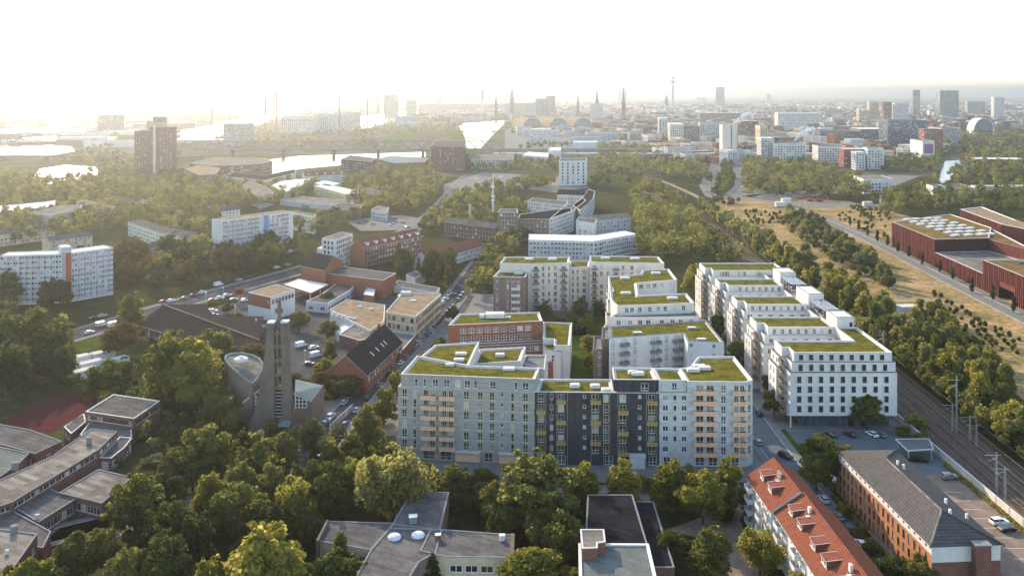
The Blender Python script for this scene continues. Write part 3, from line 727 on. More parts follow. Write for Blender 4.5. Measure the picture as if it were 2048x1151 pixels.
# --- comb block on the right: five wings on one spine
E_ = Building('apartment_block', 'white apartment block with five green-roofed wings beside the railway', 'building', (108, 360))
wings = [(89.4, 123.5, 287.6, 301.5), (89.6, 116.5, 319, 333.5), (91.2, 117.8, 353.5, 367.5), (92.2, 119., 388, 402), (93., 130.2, 421, 439.5)]
for i, (x0, x1, y0, y1) in enumerate(wings):
    foot = [(x0+2.6, y0), (x1, y0), (x1, y1), (x0, y1), (x0, y0+5.5), (x0+2.6, y0+5.5)]
    if i == 0: foot = [(91.6, 287.6), (123.5, 287.6), (124.3, 319), (116.4, 319), (116.3, 301.5), (89.4, 301.5), (89.4, 293.5), (91.6, 293.5)]
    top = 24.0
    if i == 0:
        def ew(a_, b_, L):
            if L > 25 and abs(a_[1]-b_[1]) < 1:
                o = []
                for k in range(9): c = 2.1+k*(L-3.6)/8.6; o.append((c-.4, c+.95, 21.5, 23.2, 'dark', 0)); o.append((c-1.35, c-.45, 21.5, 23.2, 'niche'))
                return o
    else:
        def ew(a_, b_, L):
            if L > 15 and abs(a_[1]-b_[1]) < 1 and a_[1] < 425 and b_[0] > a_[0]:
                o = []
                for k in range(4):
                    c = L*(.16+.235*k); o += [(c-2.1, c-.9, 21.3, 23.3, 'white'), (c+.9, c+2.1, 21.3, 23.3, 'white'), (c-.88, c+.88, 21.3, 23.3, 'niche')]
                return o
    E_.piece(foot, top, 20.9, plaster, sedum_m, .6, .45, capm, .6, px=False, edges=ew)
    # storeys below step out towards the camera and the lane
    x1b = x1 if i else 123.9
    for z0, z1, so in ((18.0, 21.2, 1.0), (0. if i else 4.0, 18.0, 1.7)):
        f2 = [(x0+2.2-so, y0-so), (x1b if i else x1b+so*.3, y0-so), (x1b if i else x1b+so*.3, y1-.1), (x0-so*1.2, y1-.1), (x0-so*1.2, y0+5), (x0+2.2-so, y0+5)]
        def e2(a_, b_, L, z0=z0, z1=z1):
            o = []
            if abs(a_[1]-b_[1]) < 1 and L > 15:
                if i == 0:
                    nf = [18.3] if z0 > 10 else [5.2, 8.35, 11.5, 14.65]
                    for z in nf:
                        for k in range(9): c = 2.6+k*(L-4.2)/8.6; o.append((c-.35, c+1.0, z, z+2.0, 'dark', 0)); o.append((c-1.3, c-.4, z, z+2.0, 'niche'))
                else:
                    for z in ([18.3] if z0 > 10 else [2.2+3.15*k for k in range(5)]):
                        for k in range(6): c = L*(.09+.165*k); o.append((c-.8, c+.8, z, z+1.7, 'white'))
            elif a_[1] > b_[1] and L > 3:
                for z in ([18.3] if z0 > 10 else [5.2+3.15*k for k in range(4)]):
                    o.append((L*.3-.6, L*.3+.6, z, z+1.9, 'white'))
                    if L > 7: o.append((L*.7-.6, L*.7+.6, z, z+1.9, 'white'))
            return o or None
        E_.piece(f2, z1, z0, plaster, paving, .35, .3, capm if i else cap_dark, px=False, edges=e2)
    for k in range(6):
        put_balcony(E_.e, (x0-.3, y0+4.6), (x0-.3, y0+.2), .1, 4.2, 4.4+3.1*k, 'brown')
# ground floor of the front wing: recessed glazing, columns, soffit
mb = MB(); openwall(mb, (93., 288.2), (122.5, 288.2), 0, 4., [], glass_d); openwall(mb, (93., 300), (93., 288.2), 0, 4., [], glass_d)
openwall(mb, (122.5, 288.2), (122.5, 300), 0, 4., [], plaster_grey)
mb.build('shop_glazing', E_.e)
mb = MB(); mb.poly([(89,286,4.0),(89,301,4.0),(124.3,301,4.0),(124.3,286,4.0)], plaster_grey)
for x in [93.2+k*2.45 for k in range(13)]: mb.box(x-.06, x+.06, 288.02, 288.18, 0, 3.99, dark_f)
for x in (90.2,): mb.box(x-.2, x+.2, 286.4, 286.8, 0, 3.99, plaster)
for x, w_ in ((109.5,1.5),(113.6,1.4)): mb.box(x, x+w_, 287.9, 288.0, 0, 2.6, blackish)
mb.build('soffit', E_.e)
# spine with roof terrace, stair boxes and pergolas
E_.piece([(116.5,319),(124.4,319),(129.6,421),(119.2,421),(118.,367),(116.6,333)], 22.6, 0, plaster, paving_warm, 1.0, .35, capm, px=False,
    edges=lambda a_, b_, L: [(3+7*k, 4.4+7*k, 19.2, 21.2, 'dark') for k in range(int(L/7))] if a_[1] > b_[1] else None)
for x0, x1, y0, y1, h_ in ((117.6,123.9,320.5,331,27.2),(119.2,125.4,356,371,27.6),(121.5,128.6,401,412,27.2)):
    E_.piece([(x0,y0),(x1,y0),(x1,y1),(x0,y1)], h_, 21.6, plaster, roof_white, .3, .3, cap_dark, px=False,
        edges=lambda a_, b_, L: [(L-1.7, L-.5, 22.7, 25.2, 'dark', 0)] if abs(a_[1]-b_[1]) < 1 else None)
for x0, x1, y0, y1 in ((119.6,125.2,338,354),(121.8,127.6,384,399)):
    mb = MB()
    for x in (x0, x1):
        mb.box(x-.1, x+.1, y0, y1, 25.0, 25.25, steel)
        for k in range(5): y = y0+.2+k*(y1-y0-.4)/4; mb.box(x-.1, x+.1, y-.1, y+.1, 21.6, 25., dark_f)
    for k in range(14): y = y0+.3+k*(y1-y0-.6)/13; mb.box(x0-.3, x1+.3, y-.07, y+.07, 25.25, 25.42, pale_steel)
    mb.build('pergola', E_.e)
    mb = MB()
    for k in range(9):
        x = rnd.uniform(x0+.6, x1-.6); y = rnd.uniform(y0+1, y1-1); mb.box(x-.5, x+.5, y-.4, y+.4, 21.6, 22.3, roof_white); mb.box(x-.5, x+.5, y+.4, y+.5, 22.3, 22.9, dark_f)
    mb.build('terrace_seating', E_.e)
E_.done()
# ------------------------------------------------------------------ foreground buildings
def rows_mat(name, col, period, axis='Z', amt=.35, rough=.65):
    """roof covering with rows of tiles"""
    m = mat(name, col, rough, .15, .8, fine=.12); nt = m.node_tree; N = nt.nodes; L = nt.links; p = N['Principled BSDF']
    src = p.inputs['Base Color'].links[0].from_socket
    g = N.new('ShaderNodeNewGeometry'); w = N.new('ShaderNodeTexWave'); w.wave_type = 'BANDS'; w.bands_direction = axis; w.wave_profile = 'SAW'
    w.inputs['Scale'].default_value = .314/period; w.inputs['Distortion'].default_value = .25; w.inputs['Detail Scale'].default_value = .4; L.new(g.outputs['Position'], w.inputs['Vector'])
    mr = N.new('ShaderNodeMapRange'); mr.inputs[3].default_value = 1-amt; mr.inputs[4].default_value = 1+amt*.4; L.new(w.outputs['Fac'], mr.inputs[0])
    sc = N.new('ShaderNodeVectorMath'); sc.operation = 'SCALE'; L.new(src, sc.inputs[0]); L.new(mr.outputs[0], sc.inputs['Scale']); L.new(sc.outputs[0], p.inputs['Base Color'])
    b = N.new('ShaderNodeBump'); b.inputs['Strength'].default_value = .6; b.inputs['Distance'].default_value = .06; L.new(w.outputs['Fac'], b.inputs['Height']); L.new(b.outputs[0], p.inputs['Normal'])
    return m
tile_rows = rows_mat('tile_rows_grey', (.095, .088, .085), .42)
tile_rows_red = rows_mat('tile_rows_red', (.20, .072, .045), .30, amt=.4)
def hip(B, a, b, c, d, ze, zr, r0, r1, tile, over=.5, fascia=None):
    """roof over eave corners a,b,c,d (ccw, a-b and c-d the long sides), ridge r0 (near a,d) to r1 (near b,c)"""
    P3 = lambda q, z: (q[0], q[1], z)
    e = inset([a, b, c, d], -over); f = fascia or capm; t = .22
    R0_, R1_ = P3(r0, zr), P3(r1, zr); A_, B_, C_, D_ = [P3(q, ze) for q in e]
    for q in ([A_, B_, R1_, R0_], [C_, D_, R0_, R1_]): B.r.poly(q, tile)
    B.r.poly([D_, A_, R0_], tile); B.r.poly([B_, C_, R1_], tile)
    lo = [P3(q, ze-t) for q in e]
    for i in range(4):
        j = (i+1) % 4; up = [A_, B_, C_, D_]; B.r.poly([lo[i], lo[j], up[j], up[i]], f)
    B.r.poly(lo[::-1], f)
def ridge_cap(B, pts, m, r=.16):
    for p, q in zip(pts[:-1], pts[1:]): B.r.bar(p, q, r, m, 6)
def gable(B, a, b, c, d, z0, ze, zr, wall, tile, win=None, over=.45, gwin=None, endwin=None, bwall=None):
    """gabled house: a-b and c-d eave sides (ccw), gables b-c and d-a"""
    m0 = ((a[0]+d[0])/2, (a[1]+d[1])/2); m1 = ((b[0]+c[0])/2, (b[1]+c[1])/2); FOOT.append([a, b, c, d])
    for p, q, long in ((a, b, 1), (b, c, 0), (c, d, 1), (d, a, 0)):
        L = math.dist(p, q); sp = autowin(L, ze, win) if (win and long and faces_cam(p, q)) else (autowin(L, ze, endwin) if endwin and not long and faces_cam(p, q) else None)
        wl = wall if long else (bwall or wall)
        if sp: B.facade(p, q, z0, ze, sp, wl)
        else: openwall(B.w, p, q, z0, ze, [], wl)
    for p, q, m_ in ((b, c, m1), (d, a, m0)): B.w.poly([(*p, ze), (*q, ze), (*m_, zr)], bwall or wall)
    ux = Vector((b[0]-a[0], b[1]-a[1])).normalized()*over; vx = Vector((d[0]-a[0], d[1]-a[1])).normalized(); k = (zr-ze)/(math.dist(a, d)/2)
    for p, q, s in ((a, b, -1), (d, c, 1)):
        p2 = (p[0]-ux.x+vx.x*s*over, p[1]-ux.y+vx.y*s*over, ze-k*over); q2 = (q[0]+ux.x+vx.x*s*over, q[1]+ux.y+vx.y*s*over, ze-k*over)
        r0 = (m0[0]-ux.x, m0[1]-ux.y, zr+.02); r1 = (m1[0]+ux.x, m1[1]+ux.y, zr+.02)
        B.r.poly([p2, q2, r1, r0] if s < 0 else [q2, p2, r0, r1], tile)
        dn = lambda v: (v[0], v[1], v[2]-.2)
        B.r.poly([dn(p2), dn(q2), q2, p2] if s < 0 else [dn(q2), dn(p2), p2, q2], capm)
        B.r.poly([dn(q2), dn(r1), r1, q2], capm); B.r.poly([dn(r0), dn(p2), p2, r0], capm)
        B.r.poly([dn(p2), dn(r0), dn(r1), dn(q2)], capm)
    return m0, m1

# --- white row house with red tiles
for idx, (x0, y1, y0, ze, zr, lab) in enumerate(((59.7, 224.6, 206.2, 11., 15.6, 'white row house end with red tiled roof, two dormers and stacked balconies'),
                                              (61.2, 206., 158., 10.7, 15.2, 'longer white row house with red tiled roof and four dormers running out of view'))):
    B = Building('row_house', lab, 'house', (x0+6.5, (y0+y1)/2)); xr = x0+13.4; sl = (zr-ze)/6.7
    a_, b_, c_, d_ = (x0, y1), (x0+.6, y0), (xr+.6, y0), (xr, y1)
    gable(B, a_, b_, c_, d_, 0, ze, zr, plaster, tile_rows_red, dict(fh=2.75, nf=4, z=.9, sp=3.1, w=1.2, h=1.4, m=1.), .35)
    ys = (219.2, 212.6) if idx == 0 else (201.5, 195.2, 186.6, 180.0, 171.2)
    for y in ys:                                            # dormers on the sunny slope
        xf = x0+2.3; zf = ze+sl*2.3
        o = thing('x', 'x', 'x'); bpy.data.objects.remove(o)
        m_ = MB(); m_.box(xf, xf+3.0, y-1.4, y+1.4, zf-.3, zf+1.5, tile_redbrown, False)
        m_.poly([(xf-.03,y+1.42,zf-.3),(xf-.03,y-1.42,zf-.3),(xf-.03,y-1.42,zf+1.5),(xf-.03,y+1.42,zf+1.5)], plaster)
        m_.poly([(xf-.3,y-1.62,zf+1.5),(xf+3.8,y-1.62,zf+1.95),(xf+3.8,y+1.62,zf+1.95),(xf-.3,y+1.62,zf+1.5)], tile_redbrown)
        m_.poly([(xf-.3,y+1.62,zf+1.38),(xf-.3,y-1.62,zf+1.38),(xf-.3,y-1.62,zf+1.5),(xf-.3,y+1.62,zf+1.5)], capm)
        for s in (-1.62, 1.62): m_.bar((xf-.3,y+s,zf+1.52), (xf+3.8,y+s,zf+1.97), .07, capm)
        dm = m_.build('dormer', B.e)
        for k in (-1.15, .1):
            w_ = link(bpy.data.objects.new('window', winmesh(1.05, 1.1, 'white', 0))); w_.parent = dm; w_.location = (xf-.2-ORG[B.e][0], y-k-ORG[B.e][1], zf+.15); w_.rotation_euler = (0, 0, -math.pi/2)
    for y in (ys[0]-3.2, ys[-1]+3.):
        m_ = MB(); m_.box(x0+5.2, x0+5.8, y-.5, y+.5, zr-1.6, zr+.3, capm); m_.build('chimney', B.e)
        m_ = MB(); m_.box(x0+4.2, x0+5.0, y-1.9, y-1.2, ze+2.6, ze+3.5, roof_white); m_.build('roof_hatch', B.e)
    for y in ([y1-4.2, y1-14.] if idx == 0 else [y1-5, y1-17, y1-29]):
        for k in range(4): put_balcony(B.e, (x0-.02, y+2), (x0+.04, y-2), .2, 3.4, 1.1+2.75*k, 'white')
    ridge_cap(B, [(x0+6.7, y1+.3, zr+.05), (x0+7.3, y0-.3, zr+.05)], tile_redbrown)
    B.done()

# --- long brick building with grey hipped roof
B = Building('brick_office', 'long orange brick building with grey hipped tile roof and white band under the eaves', 'building', (96, 215))
a_, b_, c_, d_ = (88.2, 240.5), (89.9, 189.6), (105.2, 190.6), (104.5, 241)
FOOT.append([a_, b_, c_, d_])
openwall(B.w, a_, b_, 9.2, 11, [(2.2+i*2.55, 3.0+i*2.55, 10.0, 10.9, 'niche') for i in range(19)], plaster, .35, glass_a)
B.facade(a_, b_, 0, 9.2, autowin(51, 9, dict(fh=3.0, nf=3, z=.5, sp=2.55, w=1.15, h=2.0, kind='dark', m=1.2)), brick_orange)
openwall(B.w, b_, c_, 7.6, 11, [], plaster)
openwall(B.w, b_, c_, 0, 7.6, [], brick_dark); openwall(B.w, c_, d_, 0, 11, [], brick_dark); openwall(B.w, d_, a_, 0, 11, [], brick_dark)
hip(B, a_, b_, c_, d_, 11, 15.6, (94.8, 224.5), (95.4, 196.4), tile_rows, .3, capm)
ridge_cap(B, [(94.8,224.5,15.65),(95.4,196.4,15.65),(89.3,189.1,11.1)], felt_light, .2); ridge_cap(B, [(95.4,196.4,15.65),(105.8,190.,11.1)], tile_rows, .2); ridge_cap(B, [(94.8,224.5,15.65),(104.9,241.5,11.1)], tile_rows, .2)
m_ = MB(); m_.box(98.6, 101.8, 187.9, 189.9, 0, 12, brick_dark); m_.box(98.4, 102., 187.7, 189.95, 12, 12.25, cap_dark); m_.build('chimney', B.e)
for x, y, z in ((97.2,223,14.9),(98.,221.5,14.6),(100.5,205,13.6),(102.5,199.5,12.7),(97.5,197,14.9)):
    m_ = MB(); m_.box(x-.25, x+.25, y-.25, y+.25, z-.6, z+.7, pale_steel); m_.build('roof_vent', B.e)
B.w.box(88.9, 105, 190.2, 190.5, 0, .5, capm); B.done()
# carport, hedge and boundary wall by the railway
B = Building('carport', 'flat-roofed white carport with green felt roof at the end of the parking strip', 'carport', (114, 257))
q = PW([(1791,878),(1858,877),(1867,898),(1815,901)], 3.2); m_ = MB(); roofcap(m_, q, 3.4, felt_green, .12, .2, capm); m_.prism(inset(q, .05), 3.02, 3.2, capm, bottom=True); m_.build('roof_slab', B.e)
m_ = MB()
for p_ in inset(ccw(q), .5): m_.box(p_[0]-.12, p_[0]+.12, p_[1]-.12, p_[1]+.12, 0, 3.02, steel)
m_.build('post', B.e, 'stuff')
e = thing('boundary_wall', 'pale concrete wall along the railway beside the parking strip', 'wall', (127.6, 230, 0)); y = 165.
while y < 296:
    m_ = MB(); m_.box(127.4, 127.65, y+.03, y+5.97, 0, 2.0, plaster_warm); m_.box(127.3, 127.75, y+.03, y+5.97, 2.0, 2.12, capm); m_.build('panel', e)
    m_ = MB(); m_.box(127.3, 127.75, y-.2, y+.03, 0, 2.3, plaster_warm); m_.build('post', e); y += 6.2
def hedge(label, pts, w, h, col, n, seed):
    g = np.random.default_rng(seed); cl = []
    for a, b in zip(pts[:-1], pts[1:]):
        k = max(2, int(math.dist(a, b)/(w*.45)))
        for i in range(k): t = i/k; cl.append((a[0]+(b[0]-a[0])*t, a[1]+(b[1]-a[1])*t, h*.45, max(w, h)*g.uniform(.42, .6)))
    o0 = pts[0]; v = leaf_cloud(cl, n, .42, seed); v[:, 2] = np.abs(v[:, 2]); o = link(bpy.data.objects.new('hedge', quads_mesh('hedge', v-np.array([o0[0], o0[1], 0]), leaf[col]))); o.location = (o0[0], o0[1], 0)
    tag(o, label, 'hedge'); return o

# --- school: flat-roofed pavilions
def flat(name, label, pieces, at, cat='building', extra=None):
    B = Building(name, label, cat, W(*at))
    for q, z, kw in pieces: B.piece(q, z, **kw)
    if extra: extra(B)
    B.done(); SCHOOL.append(B); return B
SCHOOL = []
WS = dict(fh=3, nf=1, z=3.4, sp=1.9, w=1.6, h=1.3, kind='white', m=.8)
flat('school_hall', 'brick school sports hall with a strip of white windows under its grey flat roof',
    [([(171,822),(227,787.5),(320,800.7),(268,836)], 7.5, dict(wall=brick_dark, roof=felt, par=.35, pw=.4, cap=capm, win=dict(nf=1, z=5.1, sp=1.25, w=1.0, h=1.3, m=.8))),
     ([(160,868),(180,842),(262,850),(264,872),(240,880)], 4., dict(wall=brick_dark, roof=felt_green, par=.2)),
     ([(128,852),(168,826),(172,842),(142,866)], 3.8, dict(wall=brick_dark, roof=felt, par=.2, win=dict(nf=1, z=1.4, sp=1.4, w=1.1, h=1.3)))], (240, 850))
flat('school_pavilion', 'long brick school wing with patched grey flat roof and window strip',
    [([(-60,1030),(24,1003),(197,898),(234,862),(183,856),(104,911),(-60,985)], 6.8, dict(wall=brick_dark, roof=felt_light, par=.2, cap=cap_dark, win=dict(nf=1, z=5.0, sp=2.2, w=1.9, h=1.0, m=.6))),
     ([(198,914),(240,872),(264,875),(250,893),(222,915)], 4.2, dict(wall=brick_dark, roof=felt, par=.2, cap=capm, win=dict(nf=1, z=.9, sp=2.4, w=2.1, h=2.2, m=.5)))], (130, 940))
flat('school_pavilion', 'square school classroom with patched light roof and white panelled front',
    [([(118,984),(197,937),(264,953),(204,1005)], 4.6, dict(wall=brick_dark, roof=felt_light, par=.2, cap=cap_dark, win=dict(nf=1, z=1.2, sp=2.3, w=2.0, h=1.9, m=.8)))], (195, 975))
flat('school_pavilion', 'low school classroom with grey patched roof ending above the school yard',
    [([(27,1013),(77,1043),(152,996),(118,984),(100,975)], 4.1, dict(wall=brick_dark, roof=felt, par=.2, cap=cap_dark, win=dict(nf=1, z=.8, sp=2.2, w=1.9, h=2., m=.8)))], (90, 1010))
flat('school_pavilion', 'dark flat-roofed school wing at the red sports court',
    [([(-70,846),(0,847),(60,858),(123,881),(70,906),(0,887),(-70,880)], 5., dict(wall=brick_dark, roof=felt, par=.25, cap=cap_dark, win=dict(nf=1, z=1.6, sp=2.2, w=1.8, h=1.6)))], (40, 880))
flat('school_pavilion', 'grey flat school roof left of the long wing', [([(-70,905),(0,892),(58,905),(36,927),(0,952),(-70,975)], 5., dict(wall=brick_dark, roof=felt_green, par=.25, cap=cap_dark))], (0, 930))
flat('school_pavilion', 'two-storey school block with tan roof and vent pipes at the picture corner',
    [([(-80,1050),(0,1056),(75,1066),(14,1152),(-80,1200)], 8., dict(wall=brick_dark, roof=felt_light, par=.25, cap=cap_dark, win=dict(fh=3.3, nf=2, z=1.2, sp=3., w=2.3, h=1.7))),
     ([(-60,1020),(26,1020),(102,1061),(86,1094),(60,1090)], 4.2, dict(wall=brick_dark, roof=felt, par=.25, cap=cap_dark))], (20, 1100))
for x, y, z, s in ((178,883,7.2,1.4),(28,1062,8.,1.4),(14,1105,8,.7),(74,1035,4.3,.9),(30,935,5.2,1.6),(212,866,4.2,.8),(230,868,4.2,.8)):
    c = W(x, y, z); B = min(SCHOOL, key=lambda b: math.dist(ORG[b.e][:2], c)); m_ = MB(); m_.obox(c, .4, s, s*.8, z-.5, z+s, cap_dark if s > 1.2 else capm); m_.build('roof_vent', B.e)

# --- cross-shaped flat building
fw = dict(fh=3.3, nf=2, z=1.3, sp=3.1, w=2.7, h=1.5, kind='white', m=.6)
def ex(B):
    for x, y in ((789,1074),(836,1070)):
        m_ = MB(); c = W(x, y, 8); m_.lathe((c[0], c[1], 7.9), [(1.5,0),(1.5,.35),(1.25,.6),(.7,.8),(.1,.86)], pale_steel, 14); m_.build('dome_skylight', B.e, smooth=True)
    for x, y, s in ((826,1044,1.5),(876,1077,1.0),(1004,1078,1.)):
        m_ = MB(); c = W(x, y, 8); m_.obox(c, .1, s*1.2, s, 7.8, 8.+s, copper if s > 1.2 else (brick_dark if x < 900 else roof_white)); m_.obox(c, .1, s*1.35, s*1.15, 8.+s, 8.12+s, pale_steel); m_.build('roof_vent', B.e)
flat('flat_roof_school', 'cross-shaped building with grey felt roof, two round skylights and cream window fronts',
    [([(634,1080),(654.5,1040.5),(790,1044.5),(742,1098)], 8., dict(wall=plaster_beige, roof=felt, par=.15, cap=cap_dark, win=fw)),
     ([(779,1056),(822.6,982),(898,983),(880,1058)], 8.08, dict(wall=brick_brown, roof=felt, par=.15, cap=cap_dark)),
     ([(860,1058),(882,1057),(1029,1068),(1026,1114),(891,1111.5),(840,1100)], 8.04, dict(wall=plaster_beige, roof=felt, par=.15, cap=cap_dark, win=fw)),
     ([(741,1098),(786,1046),(884,1058),(872,1104),(838,1122),(800,1185),(690,1190)], 8.02, dict(wall=brick_brown, roof=felt, par=.15, cap=cap_dark))], (820, 1090), extra=ex)
for q in ([(1022,1066),(1029.5,1066.5),(1027,1116),(1019,1115)], [(632,1080),(653,1039),(657,1040),(637,1081)]):
    m_ = MB(); m_.prism(PW(q, 8.6), 0, 8.7, concrete); m_.build('gable_slab', SCHOOL[-1].e)
# --- black roofs and grey block
flat('flat_roof_hall', 'long hall with black felt roof behind the bottom grey roof',
    [([(1175,988),(1265,988),(1295,1087),(1170,1087)], 8., dict(wall=brick_dark, roof=felt_dark, par=.15, cap=cap_dark)),
     ([(1268,1001),(1307,1002),(1349,1133),(1304,1133)], 5.2, dict(wall=brick_dark, roof=felt_dark, par=.15, cap=cap_dark))], (1240, 1040))
flat('flat_roof_block', 'grey flat-roofed block with white roof edge and brown penthouse',
    [([(1157,1085),(1297,1086),(1331,1230),(1160,1230)], 11., dict(wall=brick_dark, roof=felt_green, par=.3, pw=.6, cap=roof_white)),
     ([(1160.5,1057),(1208,1057),(1211,1082),(1195,1084),(1195,1094),(1164,1095)], 13.2, dict(wall=brick_dark, z0=8, roof=felt_light, par=.15, cap=capm))], (1230, 1110))

# --- church with twin-pylon tower
ch = thing('church', 'brown brick church with teardrop flat roof and twin-pylon ladder tower', 'church', (-76, 290, 0))
FOOT.append([(-92,276),(-60,276),(-60,312),(-92,312)])
s_ = 284/1770.
X_ = lambda px: (px-CX)*s_
def pylon(name, prof, y0, y1):
    """prof: (z, x left, x right); slab that flares towards the ground"""
    m = MB()
    for (z0, l0, r0), (z1, l1, r1) in zip(prof[:-1], prof[1:]):
        yb0 = y1+(34-z0)*.06; yb1 = y1+(34-z1)*.06
        m.poly([(l0,y0,z0),(r0,y0,z0),(r1,y0,z1),(l1,y0,z1)], concrete); m.poly([(r0,y0,z0),(r0,yb0,z0),(r1,yb1,z1),(r1,y0,z1)], concrete)
        m.poly([(l0,yb0,z0),(l0,y0,z0),(l1,y0,z1),(l1,yb1,z1)], concrete); m.poly([(r0,yb0,z0),(l0,yb0,z0),(l1,yb1,z1),(r1,yb1,z1)], concrete)
    z, l, r = prof[-1]; m.poly([(l,y0,z),(r,y0,z),(r,y1,z),(l,y1,z)], concrete); m.box(l-.15, r+.15, y0-.2, y1+.2, z, z+.5, roof_white)
    return m.build(name, ch)
pylon('pylon', [(0,X_(498),X_(551)),(6,X_(510),X_(551)),(12,X_(519),X_(551)),(18,X_(526),X_(551)),(25,X_(532),X_(550.5)),(34.6,X_(537.5),X_(550))], 282.5, 285)
pylon('pylon', [(0,X_(566),X_(588)),(8,X_(565.5),X_(583)),(20,X_(565),X_(579)),(34.8,X_(564),X_(577))], 282.5, 285)
for y in (664, 690, 718, 747, 773):
    z = CAM_H-(y-HY)*s_; m = MB(); m.box(X_(550), X_(565.5), 282.8, 284.8, z-.55, z+.45, concrete); m.build('rung', ch)
m = MB(); m.box(X_(550), X_(565), 284.2, 284.6, 3, 13, glass_a)
for k in range(9): m.box(X_(550), X_(565), 284.0, 284.2, 3.2+k*1.1, 3.4+k*1.1, white_f)
m.build('tower_window', ch); m = MB(); m.poly([(X_(549),279.5,3),(X_(586),279.5,3),(X_(586),284,4),(X_(549),284,4)], copper); m.box(X_(549), X_(586), 279.5, 279.6, 2.6, 3, copper); m.build('canopy', ch)
m = MB(); m.box(X_(553), X_(559), 285.2, 286.2, 20, 41.5, concrete); m.box(X_(547), X_(563), 285.5, 285.9, 37.2, 38.6, concrete); m.build('cross', ch)
zt_ = lambda t: 17.5-4*t                                       # roof falls towards the tip
outline = [(505,768,1.),(496,764,.93),(476,748,.62),(456,730,.3),(448,718,.12),(450,711,.05),(461,706.5,0),(483,705,0),(505,709,.05),(520,716,.16),(527.5,727,.32),(524,742,.55),(514,760,.88)]
o3 = []
for x, y, t in outline:
    z = zt_(t); q = W(x, y, z); o3.append((q[0], q[1], z))
if area2([(q[0], q[1]) for q in o3]) < 0: o3 = o3[::-1]
m = MB()
for i in range(len(o3)):
    p, q = o3[i-1], o3[i]; m.poly([(p[0],p[1],0),(q[0],q[1],0),q,p], brick_brown)
m.build('drum', ch)
ins = inset([(q[0], q[1]) for q in o3], .8); m = MB()
for i in range(len(o3)):
    p, q = o3[i-1], o3[i]; a_, b_ = ins[i-1], ins[i]
    m.poly([(p[0],p[1],p[2]+.25),(q[0],q[1],q[2]+.25),(b_[0],b_[1],q[2]+.25),(a_[0],a_[1],p[2]+.25)], copper); m.poly([(p[0],p[1],p[2]-.1),(q[0],q[1],q[2]-.1),(q[0],q[1],q[2]+.25),(p[0],p[1],p[2]+.25)], copper)
    m.poly([(a_[0],a_[1],p[2]+.25),(b_[0],b_[1],q[2]+.25),(b_[0],b_[1],q[2]-.15),(a_[0],a_[1],p[2]-.15)], copper)
m.poly([(ins[i][0], ins[i][1], o3[i][2]-.14) for i in range(len(o3))], felt_light); m.build('roof', ch)
c = W(482, 717, 18.2); m = MB(); m.lathe((c[0], c[1], 17.6), [(2.3,0),(2.3,.7),(1.9,.95),(.8,1.1),(.7,1.5),(.1,1.6)], roof_white, 16); m.build('dome_skylight', ch)
for nm, xa, xb, za, zb, yy in (('left', 478, 521, 7.5, 13., 289.), ('right', 582, 618, 10.6, 8.0, 289.)):
    x0, x1 = X_(xa), X_(xb); m = MB()
    m.poly([(x0,yy,za),(x1,yy,zb),(x1+1,yy+13,zb+.5),(x0-3,yy+13,za)], copper); m.poly([(x0-.3,yy-.4,za+.05),(x1,yy-.4,zb+.05),(x1,yy-.4,zb-.5),(x0-.3,yy-.4,za-.5)][::-1], capm); m.build('wing_roof', ch)
    m = MB(); m.poly([(x0,yy,0),(x1,yy,0),(x1,yy,zb),(x0,yy,za)], brick_brown); m.poly([(x1,yy,0),(x1+1,yy+13,0),(x1+1,yy+13,zb),(x1,yy,zb)], brick_brown); m.poly([(x0-3,yy+13,0),(x0,yy,0),(x0,yy,za),(x0-3,yy+13,za)], brick_brown); m.build('wing_wall', ch)
    m = MB(); xl = x0+(x1-x0)*(.38 if nm == 'left' else .04); xh = x1-(x1-x0)*(.03 if nm == 'left' else .35); f_ = lambda x: za+(zb-za)*(x-x0)/(x1-x0)-.7; zlo = 4. if nm == 'left' else 5.5
    m.poly([(xl,yy-.06,zlo),(xh,yy-.06,zlo),(xh,yy-.06,f_(xh)),(xl,yy-.06,f_(xl))], glass_a)
    for k in range(4): x = xl+(xh-xl)*k/3; m.box(x-.14, x+.14, yy-.2, yy-.07, zlo, f_(x), white_f)
    for k in range(7):
        z = zlo+k*1.25; xs_ = [x for x in np.linspace(xl, xh, 30) if f_(x) > z+.2]
        if xs_: m.box(min(xs_), max(xs_), yy-.18, yy-.07, z, z+.2, white_f)
    m.build('lattice_window', ch)
